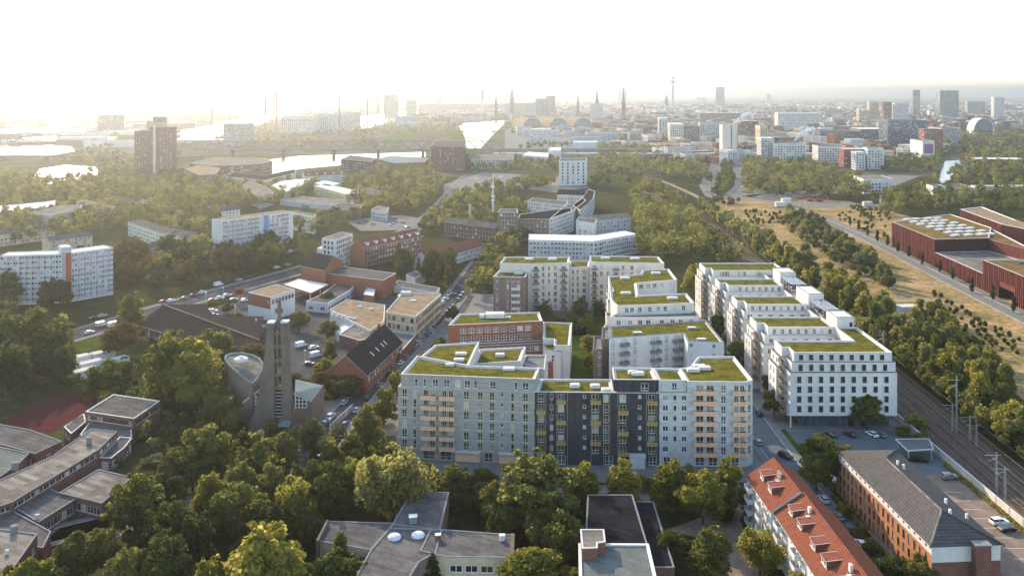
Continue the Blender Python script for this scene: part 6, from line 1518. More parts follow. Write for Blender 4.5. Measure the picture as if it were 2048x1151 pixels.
def scatter(poly_px, sp, tries=6000, m=3., px=True, roads=True, seed=1, keep=None, limit=9999):
    p = PW(poly_px) if px else poly_px; xs = [q[0] for q in p]; ys = [q[1] for q in p]; r = random.Random(seed); out = []
    cell = {}
    for _ in range(tries):
        x, y = r.uniform(min(xs), max(xs)), r.uniform(min(ys), max(ys))
        if not inpoly(x, y, p): continue
        k = (int(x//sp), int(y//sp))
        if any((x-a)**2+(y-b)**2 < sp*sp for i in (-1, 0, 1) for j in (-1, 0, 1) for a, b in cell.get((k[0]+i, k[1]+j), ())): continue
        if not clear(x, y, m, roads): continue
        cell.setdefault(k, []).append((x, y)); out.append((x, y))
        if len(out) >= limit: break
    return out
COLS = {'d': 'dark green', 'm': 'green', 'y': 'yellow-green', 'o': 'autumn brown', 'w': 'pale green', 's': 'silvery green'}
KN = {'round': 'round-crowned tree', 'broad': 'broad-crowned tree', 'cone': 'pointed lime tree', 'willow': 'weeping willow', 'tall': 'slender birch', 'fir': 'fir', 'bush': 'shrub'}

NEAR = [
 # (group place, [(px, top row, crown width px, height m, kind, colour)])
 ('beside the red sports court', [(72,607,132,26,'broad','m'),(4,619,92,23,'round','d'),(12,672,90,22,'willow','d'),(48,690,80,15,'round','d'),(110,690,80,14,'round','d')]),
 ('between the main road and the pavilion roofs', [(263,577,66,19,'cone','m'),(247,645,80,14,'round','o'),(221,717,95,12,'round','m'),(303,720,38,15,'fir','d')]),
 ('behind the church', [(345,665,122,26,'broad','y'),(402,682,116,24,'broad','y'),(431,655,80,14,'round','m'),(507,684,58,8,'round','o'),(370,730,100,13,'round','m')]),
 ('against the church hall', [(440,770,70,13,'willow','w'),(470,812,36,8,'willow','w'),(416,842,95,17,'round','m'),(385,884,95,13,'round','m'),(352,900,85,11,'round','d'),(334,942,80,11,'round','d')]),
 ('on the school lawn', [(309,902,60,7,'bush','s'),(273,947,118,18,'broad','m'),(338,870,40,6,'bush','d'),(262,842,40,5,'bush','m'),(225,905,40,4,'bush','m')]),
 ('in the wood below the church tower', [(520,848,52,12,'round','w'),(489,852,54,12,'round','d'),(572,862,64,12,'round','m'),(621,838,56,12,'round','m'),(510,887,98,13,'broad','m'),(475,922,76,14,'round','m'),(539,916,84,14,'round','m'),(613,922,100,15,'broad','d'),(420,948,84,14,'round','y'),(592,948,90,15,'willow','y'),(477,957,112,15,'broad','m'),(661,890,62,12,'round','m'),(545,1006,96,13,'round','d'),(604,1024,62,8,'round','y')]),
 ('in the wood beside the school yard', [(332,1000,112,16,'broad','d'),(156,1063,88,13,'round','d'),(207,1051,70,12,'round','m'),(256,1092,92,13,'round','m'),(66,1112,96,12,'round','y'),(336,1067,118,15,'broad','d'),(385,1020,104,15,'broad','d'),(20,1135,80,10,'round','m'),(120,1125,90,10,'round','d')]),
 ('at the lower edge of the wood', [(516,1049,172,20,'broad','y'),(410,1113,100,13,'round','y'),(682,1065,54,11,'tall','m'),(672,1102,128,13,'broad','m'),(430,1135,100,10,'round','m'),(590,1130,90,9,'round','d')]),
 ('along the lane beside the grey brick block', [(733,800,76,15,'cone','m'),(768,768,64,13,'cone','m'),(704,858,62,11,'cone','m'),(766,878,48,9,'cone','m'),(719,893,46,8,'bush','m'),(795,742,40,9,'round','y'),(842,705,34,8,'round','y'),(880,668,34,9,'round','m'),(905,612,30,8,'round','d')]),
 ('in front of the grey brick block', [(705,912,68,12,'willow','y'),(786,896,150,19,'willow','w'),(650,916,118,16,'broad','d'),(854,926,68,10,'round','m'),(913,926,74,12,'round','m'),(967,934,58,11,'round','m'),(890,960,80,9,'round','d'),(955,965,80,9,'round','d')]),
 ('in front of the black clad block', [(1066,908,176,21,'broad','w'),(994,958,70,13,'round','m'),(1103,1013,118,14,'willow','m'),(1066,1100,128,12,'round','y'),(1010,1010,90,11,'round','d'),(1150,1130,70,9,'round','y'),(865,1103,82,9,'fir','d')]),
 ('lining the street before the new blocks', [(1164,912,94,15,'cone','y'),(1246,909,96,15,'cone','y'),(1342,907,98,15,'cone','y'),(1459,905,84,16,'cone','y'),(1406,941,98,14,'round','y'),(1385,925,40,6,'bush','y'),(1290,945,36,5,'bush','y')]),
 ('beside the black flat roof', [(1412,1052,104,11,'round','m'),(1346,1060,70,8,'round','d'),(1520,1052,80,11,'willow','y'),(1600,1140,60,8,'round','y'),(1440,1000,50,5,'bush','d')]),
 ('beside the hipped roof', [(1650,870,104,14,'round','m'),(1692,888,60,12,'round','m'),(1632,900,60,11,'round','m')]),
 ('below the hipped roof', [(1850,1104,72,8,'round','m'),(1795,1108,70,7,'bush','d'),(1750,1118,50,5,'bush','m'),(1720,1045,34,4,'bush','m'),(1690,1000,34,4,'bush','y'),(1742,1075,34,4,'bush','m'),(1825,1140,50,5,'bush','d')]),
 ('on the forecourt of the white comb block', [(1735,790,66,11,'round','m'),(1548,768,50,11,'round','m'),(1832,822,44,6,'bush','y'),(1805,845,30,4,'bush','y'),(1842,860,40,4,'bush','y')]),
 ('along the lane between the new blocks', [(1440,622,44,12,'round','m'),(1475,678,56,12,'round','m'),(1512,697,52,11,'round','y'),(1383,528,54,15,'round','y'),(1410,545,34,10,'round','m'),(1545,745,40,9,'round','d'),(1458,650,34,10,'round','y')]),
 ('in the courtyard of the new quarter', [(1090,594,30,12,'round','m'),(1161,594,34,12,'round','m'),(1139,620,24,7,'round','y'),(1174,622,34,9,'round','y'),(1177,668,34,8,'round','y'),(1180,710,22,6,'round','y'),(1106,625,28,6,'bush','m'),(1150,640,30,6,'bush','m'),(1200,600,30,9,'round','m')]),
 ('by the brick gable house', [(660,680,42,9,'tall','m'),(650,712,44,8,'round','y'),(695,748,66,8,'round','d'),(640,745,60,8,'round','o'),(590,740,70,8,'round','d'),(598,622,46,9,'round','m'),(656,580,34,8,'round','m'),(655,640,44,8,'round','m'),(560,745,30,7,'round','d')]),
 ('on the commercial car park', [(455,607,28,5,'round','o'),(478,625,22,4,'round','m'),(511,633,14,3,'round','m')]),
]
ORD = ['first', 'second', 'third', 'fourth', 'fifth', 'sixth', 'seventh', 'eighth', 'ninth', 'tenth', 'eleventh', 'twelfth']
for place, lst in NEAR:
    seen = {}
    order = sorted(lst, key=lambda t: t[0])
    cnt = {}
    for t in order: cnt[(t[4], t[5])] = cnt.get((t[4], t[5]), 0)+1
    for t in order:
        k = (t[4], t[5]); seen[k] = seen.get(k, 0)+1; base = COLS[t[5]]+' '+KN[t[4]]
        lab = base+' '+place if cnt[k] == 1 else ORD[seen[k]-1]+' '+base+' from left '+place
        tree_px(t[0], t[1], t[2], t[3], t[4], t[5], lab, None)
# ------------------------------------------------------------------ scattered trees of the middle distance
def nth(i): return ORD[i-1] if i <= 12 else str(i)+('st' if i % 10 == 1 and i != 11 else 'nd' if i % 10 == 2 else 'rd' if i % 10 == 3 else 'th')
def grove(pts, hr, rr, kinds, cols, label, group):
    pts = sorted(pts, key=lambda p: p[1]); seen = {}
    for x, y in pts:
        h = rnd.uniform(*hr); k, c = rnd.choice(kinds), rnd.choice(cols); seen[(k, c)] = seen.get((k, c), 0)+1
        tree(x, y, h, rnd.uniform(*rr)*h/15, k, c, nth(seen[(k, c)])+' '+COLS[c]+' '+KN[k]+' from the near end '+label, group)
strip = [(RX(y)+o, y) for y, o in ((225,9),(300,10),(400,11),(560,12),(620,13))]+[(RX(y)+o, y) for y, o in ((620,24),(480,26),(380,28),(300,30),(225,34))]
grove(scatter(strip, 5.2, 9000, 2, False, True, 3, limit=84), (12, 17.5), (4.4, 5.8), ['tall','tall','tall','round'], ['y','w','y','w','m'], 'of the trackside wood', 'trackside wood')
grove(scatter([(1570,425),(1640,450),(1720,505),(1795,575),(1765,592),(1690,545),(1610,490),(1560,455)], 6., 5000, 1, True, True, 4, limit=24), (8, 13), (5., 6.5), ['willow','tall','round'], ['w','s','y'], 'of the meadow scrub strip', 'willow scrub on the meadow')
grove(scatter([(1830,632),(1890,640),(1950,700),(2010,770),(1975,775),(1920,730),(1850,680)], 6., 5000, 1, True, True, 5, limit=14), (8, 12), (4.6, 6.), ['tall','round'], ['y','w','m'], 'of the grove at the metal cabin', 'birches by the cabin')
grove(scatter([(170,612),(330,580),(480,556),(610,520),(600,503),(430,515),(250,520),(150,555)], 11., 4000, 3, True, True, 6, limit=24), (14, 20), (5.5, 7.), ['broad','round'], ['m','d','y','o'], 'along the main road', 'trees along the main road')
grove(scatter([(-40,560),(130,585),(150,620),(90,640),(-40,630)], 10., 4000, 3, True, True, 8, limit=9), (14, 19), (5.5, 7.), ['broad','round'], ['d','m'], 'before the slab block numbered 20', 'trees before the left slab block')
grove(scatter([(785,520),(850,545),(960,545),(940,585),(860,575),(790,560)], 8., 4000, 2, True, True, 9, limit=16), (11, 16), (4.5, 6.), ['tall','fir','round'], ['d','d','m'], 'behind the commercial yard', 'dark hedge trees')
for i, (x, y) in enumerate(((1700,452),(1717,461),(1735,472),(1755,483),(1775,492),(1795,505),(1818,515),(1845,530),(1880,545),(1905,560),(1944,585),(1985,600),(2028,625))):
    c = W(x, y); tree(c[0], c[1], 8.5, 1.9, 'tall', 'd', nth(13-i)+' slim young tree from the near end of the promenade', 'promenade saplings')
# woods that read as one mass
def mass(pts, hr, rf, n, size, cols, seed):
    g = np.random.default_rng(seed); V = []; MI = []; r = random.Random(seed)
    for x, y in pts:
        h = r.uniform(*hr); R_ = h*r.uniform(*rf); cl = [(x, y, h*.55, R_*.6)]
        for k in range(9):
            a = r.uniform(0, 6.28); zz = r.uniform(.35, .86); rad = R_*(1-abs(zz-.55)*1.2)*.6; cl.append((x+rad*math.cos(a), y+rad*math.sin(a), h*zz, R_*r.uniform(.3, .5)))
        V.append(leaf_cloud(cl, n, size, r.randrange(10**6))); MI += [cols[r.randrange(len(cols))]]*n
    return V, MI
LM = [leaf['d'], leaf['m'], leaf['y'], leaf['o'], leaf['w']]
V, MI = [], []
def add(pts, *a):
    v, mi = mass(pts, *a); V.extend(v); MI.extend(mi)
MIDW = [([(1285,525),(1400,528),(1500,545),(1480,485),(1420,440),(1345,395),(1292,375),(1262,400),(1275,470)], 9, (12,21), 300),
 ([(-60,500),(240,470),(420,480),(440,440),(620,400),(560,385),(380,390),(300,372),(-60,400)], 10, (11,18), 520),
 ([(580,500),(640,470),(720,450),(700,430),(600,440)], 13, (9,15), 30), ([(840,470),(980,480),(1060,490),(1060,430),(1000,400),(1115,372),(1050,365),(900,400),(850,430)], 10, (9,16), 230),
 ([(700,430),(830,430),(890,380),(860,345),(760,350),(690,370)], 11, (11,17), 190), ([(940,600),(985,580),(1000,545),(1040,500),(1050,480),(990,500),(950,545)], 7, (9,14), 45),
 ([(1400,408),(1460,440),(1560,520),(1640,560),(1660,590),(1600,570),(1500,505),(1420,450)], 6.5, (7,13), 170), ([(1180,375),(1290,372),(1270,350),(1200,340)], 12, (9,14), 50),
 ([(300,372),(600,395),(640,375),(470,365),(330,352)], 11, (10,16), 150), ([(1760,430),(1840,432),(1900,425),(2060,432),(2060,405),(1780,408)], 11, (12,19), 60), ([(1730,440),(1790,445),(1770,420),(1700,415)], 4, (2.5,6), 40), ([(1640,430),(1720,470),(1780,490),(1780,455),(1700,425)], 3, (1.5,4.5), 22), ([(1480,420),(1560,430),(1580,450),(1500,450)], 4, (2,5), 34), ([(1860,580),(1960,640),(2060,690),(2060,720),(1960,690),(1870,620)], 3, (1,3), 60),
 ([(0,640),(120,660),(150,700),(60,720),(0,720)], 8, (8,13), 14), ([(120,770),(300,770),(330,800),(400,840),(430,900),(330,930),(270,860)], 6, (3,7), 70), ([(560,880),(760,900),(800,960),(620,1030),(440,1010),(380,960)], 6.5, (5,9), 110), ([(300,1040),(620,1050),(640,1150),(700,1200),(120,1200),(240,1110)], 6.5, (5,9), 90), ([(900,980),(1060,960),(1170,985),(1150,1090),(1040,1060),(920,1000)], 7, (4,7), 34),
 ([(0,600),(170,590),(340,560),(480,545),(600,515),(590,495),(400,500),(150,540),(0,560)], 9, (9,15), 120), ([(330,700),(400,720),(440,760),(400,800),(340,790)], 7, (8,12), 14), ([(1575,430),(1645,452),(1722,507),(1792,578),(1765,590),(1690,545),(1612,490),(1565,455)], 4.2, (5,10), 130), ([(1830,634),(1890,642),(1950,702),(2012,772),(1978,775),(1920,730),(1850,680)], 4.2, (4,9), 70), ([(1700,650),(1800,740),(1920,830),(2060,930),(2060,860),(1900,770),(1790,690)], 4.5, (6,11), 200),
 ([(1640,540),(1700,590),(1760,640),(1840,720),(1930,800),(2060,900),(2060,940),(1880,800),(1780,700),(1680,610)], 6.5, (5,9), 90)]
for i, (pl, sp, hr, lim) in enumerate(MIDW):
    pts = scatter(pl, sp, 14000, 2.5, True, True, 20+i, limit=lim); near = pts and F*10/pts[0][1] > 45
    add(pts, hr, (.34, .48) if near else (.27, .42), 560 if near else 300, .72 if near else 1.1, ([0, 0, 1, 1, 4] if near else [0, 0, 0, 1, 1]) if i != 6 else [0, 1, 2, 4], 50+i)
FARW = [([(1424,394),(1442,345),(1450,310),(1458,310),(1468,365),(1440,394)], 9, (6,11), 60), ([(1400,400),(1440,402),(1480,405),(1460,412),(1400,408)], 7, (3,7), 40), ([(1190,345),(1300,352),(1420,372),(1400,325),(1330,300),(1200,300)], 13, (13,19), 330), ([(1490,395),(1600,398),(1730,405),(1735,372),(1650,345),(1560,320),(1490,330)], 12, (13,19), 330), ([(1740,410),(2060,420),(2060,330),(1960,300),(1900,330),(1860,380),(1780,395)], 15, (12,18), 380),
 ([(1890,320),(1960,300),(2060,300),(2060,225),(1990,240),(1950,262)], 24, (12,18), 420), ([(930,345),(1110,345),(1120,322),(1040,318),(950,325)], 14, (9,15), 110), ([(1040,300),(1260,300),(1250,292),(1050,290)], 14, (8,14), 40), ([(-60,420),(280,372),(260,345),(120,368),(-60,345)], 13, (11,17), 170), ([(100,345),(260,350),(270,320),(200,300),(150,310)], 16, (9,15), 60), ([(690,305),(760,300),(740,262),(700,270)], 22, (9,15), 30), ([(1340,262),(1450,300),(1440,320),(1300,300),(1260,270),(1290,255)], 17, (10,16), 150), ([(1760,345),(1850,350),(1890,330),(1880,300),(1800,320)], 13, (10,16), 90)]
for i, (pl, sp, hr, lim) in enumerate(FARW):
    add(scatter(pl, sp, 9000, 2.5, True, False, 70+i, limit=lim), hr, (.32, .48), 150, 1.7, [0, 0, 0, 1, 1], 90+i)
pts = []; r_ = random.Random(5)
while len(pts) < 3300:
    y = 1500*(6.5**r_.random()); px = r_.uniform(560, 2080) if y > 2300 else r_.uniform(1240, 2080); x = (px-CX)*y/F
    if all(not inpoly(x, y, p) for p in WATER): pts.append((x, y))
add(pts, (9, 15), (.4, .7), 26, 4.0, [0, 0, 0, 1, 1], 200)
pts = [((r_.uniform(-60, 640)-CX)*y/F, y) for y in [1700*(4.5**r_.random()) for _ in range(500)]]
add([p for p in pts if all(not inpoly(p[0], p[1], w) for w in WATER)], (8, 13), (.5, .9), 30, 4.2, [0, 1, 1], 201)
o = link(bpy.data.objects.new('woodland', quads_mesh('woodland', np.concatenate(V), None, MI, LM))); tag(o, 'mass of trees and scrub filling the gaps out to the horizon', 'woodland', kind='stuff')
hedge('clipped hedge between the parking strip and the railway wall', [(125.6,176),(125.8,230),(125.6,258)], 1.3, 1.4, 'y', 2600, 301)
hedge('dark clipped hedge below the forecourt of the white comb block', [(88,263.5),(104,263),(122,259)], 1.0, 1.0, 'd', 1500, 302)
hedge('shrub hedge along the brick facade of the hipped-roof building', [(85.6,236),(86.6,212),(87.8,192)], 1.8, 1.6, 'm', 2200, 303)
hedge('hedge between the filling station and the car park', [W(405,612),W(440,606),W(500,600)], 2., 1.5, 'd', 1500, 304)

# ------------------------------------------------------------------ vehicles
CARP = {n: mat('car_'+n, c, .3, .05, 1, spec=.6) for n, c in (('white', (.72,.72,.72)), ('black', (.02,.02,.022)), ('grey', (.16,.165,.17)), ('silver', (.42,.43,.44)), ('red', (.30,.03,.03)), ('blue', (.04,.07,.16)))}
def prism_x(mb, prof, w0, w1, m):
    """side profile (x,z) extruded across; narrower at the top"""
    zs = [p[1] for p in prof]; z0, z1 = min(zs), max(zs); hw = lambda z: (w0+(w1-w0)*(z-z0)/(z1-z0))/2
    l = [(x, -hw(z), z) for x, z in prof]; r = [(x, hw(z), z) for x, z in prof]; mb.poly(l, m); mb.poly(r[::-1], m)
    for i in range(len(prof)): j = (i+1) % len(prof); mb.poly([l[j], l[i], r[i], r[j]], m)
VEH = {}
def vehicle_mesh(kind, col):
    if (kind, col) in VEH: return VEH[(kind, col)]
    p = CARP[col]; b = MB(); g = MB(); w = MB()
    if kind == 'car':
        prism_x(b, [(-2.2,.32),(2.15,.32),(2.22,.62),(2.0,.82),(1.1,.94),(-2.0,.98),(-2.25,.7)], 1.82, 1.66, p); prism_x(g, [(-1.95,.97),(1.05,.93),(.35,1.38),(-1.35,1.42)], 1.6, 1.25, glass_a); prism_x(b, [(-1.4,1.40),(.38,1.37),(.2,1.46),(-1.2,1.48)], 1.3, 1.18, p); ax = (-1.35, 1.35)
        b.box(2.16, 2.24, -.75, -.4, .55, .72, paint_white); b.box(2.16, 2.24, .4, .75, .55, .72, paint_white); b.box(-2.27, -2.2, -.75, -.45, .68, .84, panel_red); b.box(-2.27, -2.2, .45, .75, .68, .84, panel_red)
    elif kind == 'suv':
        prism_x(b, [(-2.3,.36),(2.25,.36),(2.32,.75),(2.1,.98),(1.2,1.1),(-2.2,1.12),(-2.35,.8)], 1.92, 1.76, p); prism_x(g, [(-2.15,1.11),(1.15,1.09),(.45,1.6),(-1.9,1.64)], 1.7, 1.4, glass_a); prism_x(b, [(-1.95,1.62),(.48,1.58),(.3,1.7),(-1.8,1.73)], 1.46, 1.32, p); ax = (-1.4, 1.4)
    else:
        prism_x(b, [(-2.7,.35),(2.6,.35),(2.7,.9),(2.2,1.2),(1.5,2.05),(1.1,2.25),(-2.7,2.3)], 2.0, 1.8, p); prism_x(g, [(1.2,1.22),(2.18,1.21),(1.52,2.0),(1.2,2.1)], 2.02, 1.84, glass_a); ax = (-1.7, 1.65)
    w.lathe((0,0,0), [(.16,-.12),(.33,-.11),(.33,.11),(.16,.12)], rubber, 10)
    for i, (x, y, z) in enumerate(w.v): w.v[i] = (x, z, y)
    VEH[(kind, col)] = (b.mesh('body'), g.mesh('windows'), w.mesh('wheel'), ax); return VEH[(kind, col)]
def vehicle(x, y, rz, kind, col, label, group=None, z=.07):
    bm_, gm, wm_, ax = vehicle_mesh(kind, col); e = thing('van' if kind == 'van' else 'parked_car', label, 'van' if kind == 'van' else 'car', (x, y, z), group)
    put('body', bm_, e, (x, y, z), rz); put('windows', gm, e, (x, y, z), rz); c, s = math.cos(rz), math.sin(rz)
    if math.hypot(x, y) < 420:
        for a_ in ax:
            for b_ in (-.8, .8): put('wheel', wm_, e, (x+c*a_-s*b_, y+s*a_+c*b_, z+.33), rz)
    return e
cars = [(1899,957,.1,'suv','grey','dark grey estate car alone on the parking strip'),(1999,1048,.15,'suv','white','white car at the lower end of the parking strip'),(2014,1061,.2,'car','black','black car beside the white one on the parking strip'),
 (1571,915,-1.0,'suv','black','black car driving in the lane beside the tree'),(1519,830,1.5,'car','black','upper black car parked in the lane by the pale brick block'),(1517,888,1.5,'car','grey','lower dark car parked in the lane by the pale brick block'),
 (1700,871,1.9,'car','black','black car parked on the forecourt under the white comb block'),(1744,871,1.9,'car','white','white car parked on the forecourt'),(1762,872,1.9,'car','grey','grey car right of the white one on the forecourt'),(1662,872,1.9,'car','black','leftmost dark car on the forecourt'),
 (1722,1092,1.62,'car','white','white estate car parked below the hipped-roof building'),(1764,1141,1.62,'suv','white','white car at the bottom end of the street'),(1676,1036,1.62,'car','grey','grey car in the shade of the red-tiled row'),(1694,1062,1.62,'car','black','black car in the shade of the red-tiled row'),(1648,1002,1.62,'car','silver','silver car at the top of the shaded street'),
 (602,693,.9,'van','white','white van parked in the yard right of the church tower'),(628,697,.7,'car','white','white car beside the white van in the yard'),(618,730,.2,'car','black','dark car near the brick gable house'),(632,713,.9,'van','white','white van half under trees by the gable house'),
 (516,657,.3,'car','white','left white car in the row on the car park'),(531,656,.3,'car','silver','silver car beside the white one on the car park'),(479,644,.1,'suv','black','black car in the middle of the car park'),(502,649,.1,'car','grey','dark car below the white office box'),(426,624,.5,'suv','white','white car beside the supermarket roof'),(428,632,.5,'car','grey','grey car beside the supermarket roof'),(490,602,.5,'car','white','white car left of the white office box'),(468,601,.5,'car','silver','silver car by the hedge of the filling station'),(570,668,.3,'car','grey','grey car behind the church pylons'),
 (455,592,.55,'car','silver','first car queueing at the filling station sign'),(440,597,.55,'car','white','second car queueing at the filling station sign'),(425,602,.55,'car','red','red car queueing at the filling station sign'),
 (437,571,1.05,'van','white','white box van parked on the main road'),(405,586,1.05,'car','white','white car parked ahead of the box van'),(386,592,1.05,'car','red','red car parked on the main road'),(368,598,1.05,'car','grey','grey car parked behind the red one'),(326,605,1.05,'car','red','dark red car by the supermarket corner'),(342,603,1.05,'car','white','white car by the supermarket corner'),(478,561,1.05,'car','silver','silver car parked beyond the box van'),(498,555,1.05,'car','black','black car parked beyond the box van'),(553,536,1.05,'car','white','white car far up the main road'),(575,531,1.05,'car','grey','grey car far up the main road'),
 (203,652,1.05,'van','silver','recovery truck driving on the main road'),(228,652,1.05,'van','white','white van on the main road behind the tree'),(179,667,1.05,'car','silver','silver car on the near lane of the main road'),(205,633,1.05,'car','silver','silver car parked at the far kerb of the main road'),(187,638,1.05,'car','black','dark car parked at the far kerb of the main road'),
 (812,588,.3,'van','white','white van in the commercial yard'),(758,593,.3,'car','silver','silver car next to the van in the commercial yard'),(890,600,.8,'car','white','white car at the end of the office row'),(905,590,.8,'car','grey','grey car at the end of the office row')]
for x, y, rz, k, c, lab in cars: q = W(x, y); vehicle(q[0], q[1], rz, k, c, lab)
ln = smooth(PW([(540,1010),(650,872),(722,790),(800,712),(858,652),(905,600),(935,560),(962,522)]), 2); i = 0; acc = 0; LSEEN = {}
for a, b in zip(ln[:-1], ln[1:]):
    A_, u, n, L, ang = frame2(a, b); t = 0
    while t < L:
        if acc <= 0 and 250 < A_.y < 470:
            for sd_ in (-1, 1):
                if rnd.random() < .68: c = A_+u*t+n*(sd_*3.4); cl_ = rnd.choice(['white','grey','silver','black','blue','grey']); lk = (cl_, sd_); LSEEN[lk] = LSEEN.get(lk, 0)+1; vehicle(c.x, c.y, ang, rnd.choice(['car','car','suv']), cl_, nth(LSEEN[lk])+' '+cl_+' car from the near end, '+('church' if sd_ < 0 else 'new quarter')+' side of the left lane', 'cars parked along the left lane')
            acc = 6.2
        t += 1; acc -= 1
r_ = random.Random(8); JSEEN = {}
def JC(px, py):
    k = 'wide junction beyond the tracks' if 1400 < px and py < 384 else 'road below the flags' if px > 1400 else 'road before the office cube' if px > 880 else 'road behind the dark brick row'; JSEEN[k] = JSEEN.get(k, 0)+1; return nth(JSEEN[k])+' tiny car on the '+k
for k in range(60):
    px, py = r_.choice([(r_.uniform(890,1110), r_.uniform(352,376)), (r_.uniform(1405,1500), r_.uniform(330,398)), (r_.uniform(1470,1640), r_.uniform(384,392)), (r_.uniform(700,850), r_.uniform(436,456))]); q = W(px, py); vehicle(q[0], q[1], r_.uniform(0, 3), 'car', r_.choice(['white','silver','grey','red','black']), JC(px, py), 'cars on far junctions', .2)

# ------------------------------------------------------------------ masts, lamps, signs
def mast(px, py, h, label, arm=3.2):
    c = W(px, py); x, y = c; e = thing('catenary_mast', label, 'mast', (x, y, 0)); m_ = MB(); w = .24
    for dx, dy in ((-w,-w),(w,-w),(w,w),(-w,w)): m_.bar((x+dx,y+dy,0), (x+dx*.55,y+dy*.55,h), .05, steel)
    z = .3; k = 0
    while z < h-1: f = 1-.45*z/h; m_.bar((x-w*f*(1 if k % 2 else -1),y-w*f,z), (x+w*f*(1 if k % 2 else -1),y-w*f,z+1), .035, steel); z += 1; k += 1
    m_.build('lattice', e); m_ = MB(); m_.bar((x-arm,y,h*.93), (x+arm*.4,y,h*.93), .07, steel); m_.bar((x-arm*.8,y,h*.78), (x,y,h*.86), .05, steel); m_.build('arm', e)
ML = [(1913,868,18.5,'tall lattice catenary mast before the trackside wood'),(1993,985,11,'catenary mast between the lower right tracks'),(1905,862,9,'short catenary mast left of the tall lattice mast'),(1940,882,8,'thin signal mast right of the tall lattice mast'),(1953,893,7,'second thin signal mast right of the tall lattice mast'),(2010,1000,9,'last catenary mast at the lower right'),(1766,742,15,'catenary mast rising behind the white comb block'),(1646,610,14,'catenary mast behind the pergolas of the comb block'),(1543,530,13,'catenary mast behind the rear wing'),(1495,497,14,'catenary mast in the trackside scrub'),(1454,465,13,'second catenary mast in the trackside scrub'),(1422,440,13,'catenary mast where the tracks narrow'),(1395,418,12,'mast at the far tracks'),(1372,400,12,'second mast at the far tracks'),(1348,386,11,'third mast at the far tracks')]
for a in ML: mast(*a)
e = thing('overhead_wires', 'overhead line wires strung along the railway', 'wire', (RX(300), 300, 0))
for off in (-9.8, -5.9, -1.2, 2.6): m_ = MB(); [m_.bar((RX(y)+off, y, 6.3), (RX(y+55)+off, y+55, 6.3), .035, steel, 3) for y in range(165, 700, 55)]; m_.build('wire', e)
c = W(986, 448); e = thing('radio_mast', 'tall white radio mast rising from the wood', 'mast', (c[0], c[1], 0)); m_ = MB(); m_.lathe((c[0],c[1],0), [(.9,0),(.8,14),(.6,24),(.35,41)], roof_white, 8); m_.build('pole', e)
for z in (19, 22.5, 30): m_ = MB(); m_.lathe((c[0],c[1],z), [(.5,0),(1.5,.2),(1.5,1.2),(.5,1.4)], pale_steel, 10); m_.build('antenna_ring', e)
c = W(940, 452); m_ = MB(); m_.lathe((c[0],c[1],0), [(1.,0),(.8,12),(.8,17)], plaster_grey, 8); m_.lathe((c[0],c[1],17), [(.8,0),(1.2,.3),(1.2,.6)], steel, 8); o = m_.build('chimney'); tag(o, 'short pale chimney left of the tall radio mast', 'chimney')
for i, (x, y) in enumerate(((610,735),(353,650),(470,640),(512,668),(446,600),(412,612),(660,880))):
    q = W(x, y); e = thing('street_lamp', ['lamp in the yard beside the church','lamp beside the supermarket ridge','lamp in the middle of the car park','lamp below the white office box','lamp at the filling station hedge','lamp at the main road kerb','lamp on the lane below the church'][i]+' with white globe', 'lamp', (q[0], q[1], 0)); m_ = MB(); m_.bar((q[0],q[1],0), (q[0],q[1],6.2), .09, pale_steel, 6); m_.build('pole', e); m_ = MB(); m_.lathe((q[0],q[1],6.2), [(.1,0),(.45,.25),(.5,.5),(.3,.8)], roof_white, 10); m_.build('globe', e, smooth=True)
q = W(478, 606); e = thing('billboard', 'dark red advertising board on a post by the main road', 'sign', (q[0], q[1], 0)); m_ = MB(); m_.box(q[0]-.2, q[0]+.2, q[1]-.2, q[1]+.2, 0, 4, steel); m_.build('post', e); m_ = MB(); m_.obox(q, .4, 4.6, .5, 4, 8, panel_red); m_.obox((q[0]+.1,q[1]-.3), .4, 3.6, .1, 4.8, 7.2, maroon_dark); m_.build('panel', e)
cols_ = [panel_red, roof_white]
for k in range(16):
    q = W(1492+k*7.4, 378); e = thing('flagpole', nth(k+1)+' flag from the left in the row before the wood', 'flag', (q[0], q[1], 0), 'row of flags'); m_ = MB(); m_.bar((q[0],q[1],0), (q[0],q[1],8), .1, roof_white); m_.build('pole', e); m_ = MB(); m_.box(q[0]+.1, q[0]+1.9, q[1]-.05, q[1]+.05, 3.2, 7.9, panel_red if k < 5 else (roof_white if k % 3 else panel_blue)); m_.build('flag', e)
for x, y, lab in ((1560,413,'left pale site cabin on the field road'),(1572,411,'taller pale site cabin on the field road'),(1735,412,'white box trailer at the edge of the wood'),(1762,408,'tall white sign at the edge of the wood')):
    q = W(x, y); m_ = MB(); h = 9 if 'sign' in lab else (7 if 'taller' in lab else 4.4); m_.obox(q, .1, 2.2 if 'sign' in lab else 9, 1.2 if 'sign' in lab else 4, .3, h, plaster_warm, roof_white); m_.obox(q, .1, 1.8, 1., 0, .3, steel); o = m_.build('site_cabin' if 'cabin' in lab else ('trailer' if 'trailer' in lab else 'sign_pylon')); tag(o, lab, 'cabin' if 'cabin' in lab else ('trailer' if 'trailer' in lab else 'sign'))
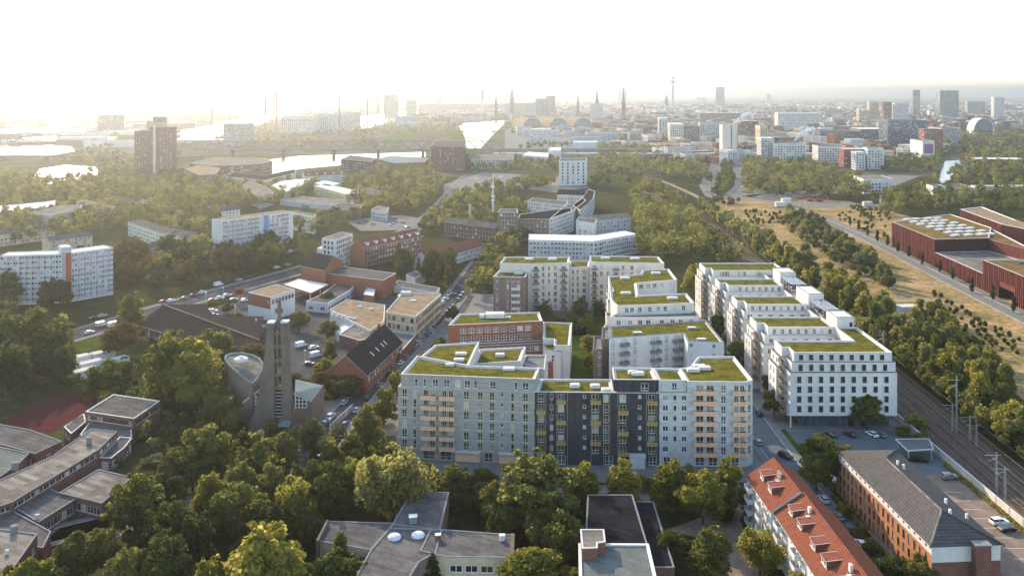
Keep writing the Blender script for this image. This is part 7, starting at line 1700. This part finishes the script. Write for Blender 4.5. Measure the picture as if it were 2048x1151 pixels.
for x, lab in ((1620,'left red excavator on the sandy lot'),(1640,'right red excavator on the sandy lot')):
    q = W(x, 402); e = thing('excavator', lab, 'excavator', (q[0], q[1], 0)); m_ = MB(); m_.box(q[0]-2.4, q[0]+2.4, q[1]-1.6, q[1]+1.6, 0, 1.1, blackish); m_.build('tracks', e); m_ = MB(); m_.box(q[0]-2.2, q[0]+2., q[1]-1.5, q[1]+1.5, 1.2, 3.4, red_c); m_.box(q[0]+.4, q[0]+2., q[1]-1.5, q[1], 3.4, 4.6, glass_a); m_.build('cab', e); m_ = MB(); m_.bar((q[0]+2,q[1],2.4), (q[0]+5,q[1],6.4), .5, red_c); m_.bar((q[0]+5,q[1],6.4), (q[0]+8,q[1],2.6), .4, red_c); m_.box(q[0]+7.4, q[0]+8.8, q[1]-.8, q[1]+.8, 1.4, 2.8, red_c); m_.build('boom', e)
# graffiti wall along the lane
A_, B_ = W(652, 862), W(706, 812); e = thing('graffiti_wall', 'low wall with pale graffiti along the lane by the church yard', 'wall', (A_[0], A_[1], 0)); gm_ = mat('graffiti', (.55, .52, .5), .8, .5, .9, col2=(.22, .16, .22)); p_, u, n, L, ang = frame2(A_, B_)
for k in range(int(L/4)): c = p_+u*(4*k+2); m_ = MB(); m_.obox((c.x-n.x*-1.2, c.y+n.y*1.2), ang, 3.9, .25, 0, 2.1, gm_); m_.build('panel', e)
# ------------------------------------------------------------------ haze
hz = MB(); hz.box(-32000, 32000, -400, 62000, -3, 300, None)
hm = bpy.data.materials.new('haze_air'); hm.use_nodes = True
for n in list(hm.node_tree.nodes):
    if n.type != 'OUTPUT_MATERIAL': hm.node_tree.nodes.remove(n)
pv = hm.node_tree.nodes.new('ShaderNodeVolumePrincipled'); pv.inputs['Color'].default_value = (.47, .49, .52, 1)
pv.inputs['Density'].default_value = HAZE_D; pv.inputs['Anisotropy'].default_value = HAZE_G
hm.node_tree.links.new(pv.outputs[0], [n for n in hm.node_tree.nodes if n.type == 'OUTPUT_MATERIAL'][0].inputs['Volume'])
hz.mats = [hm]; ho = hz.build('haze'); tag(ho, 'thin pale evening haze filling the whole valley', 'haze', kind='stuff')
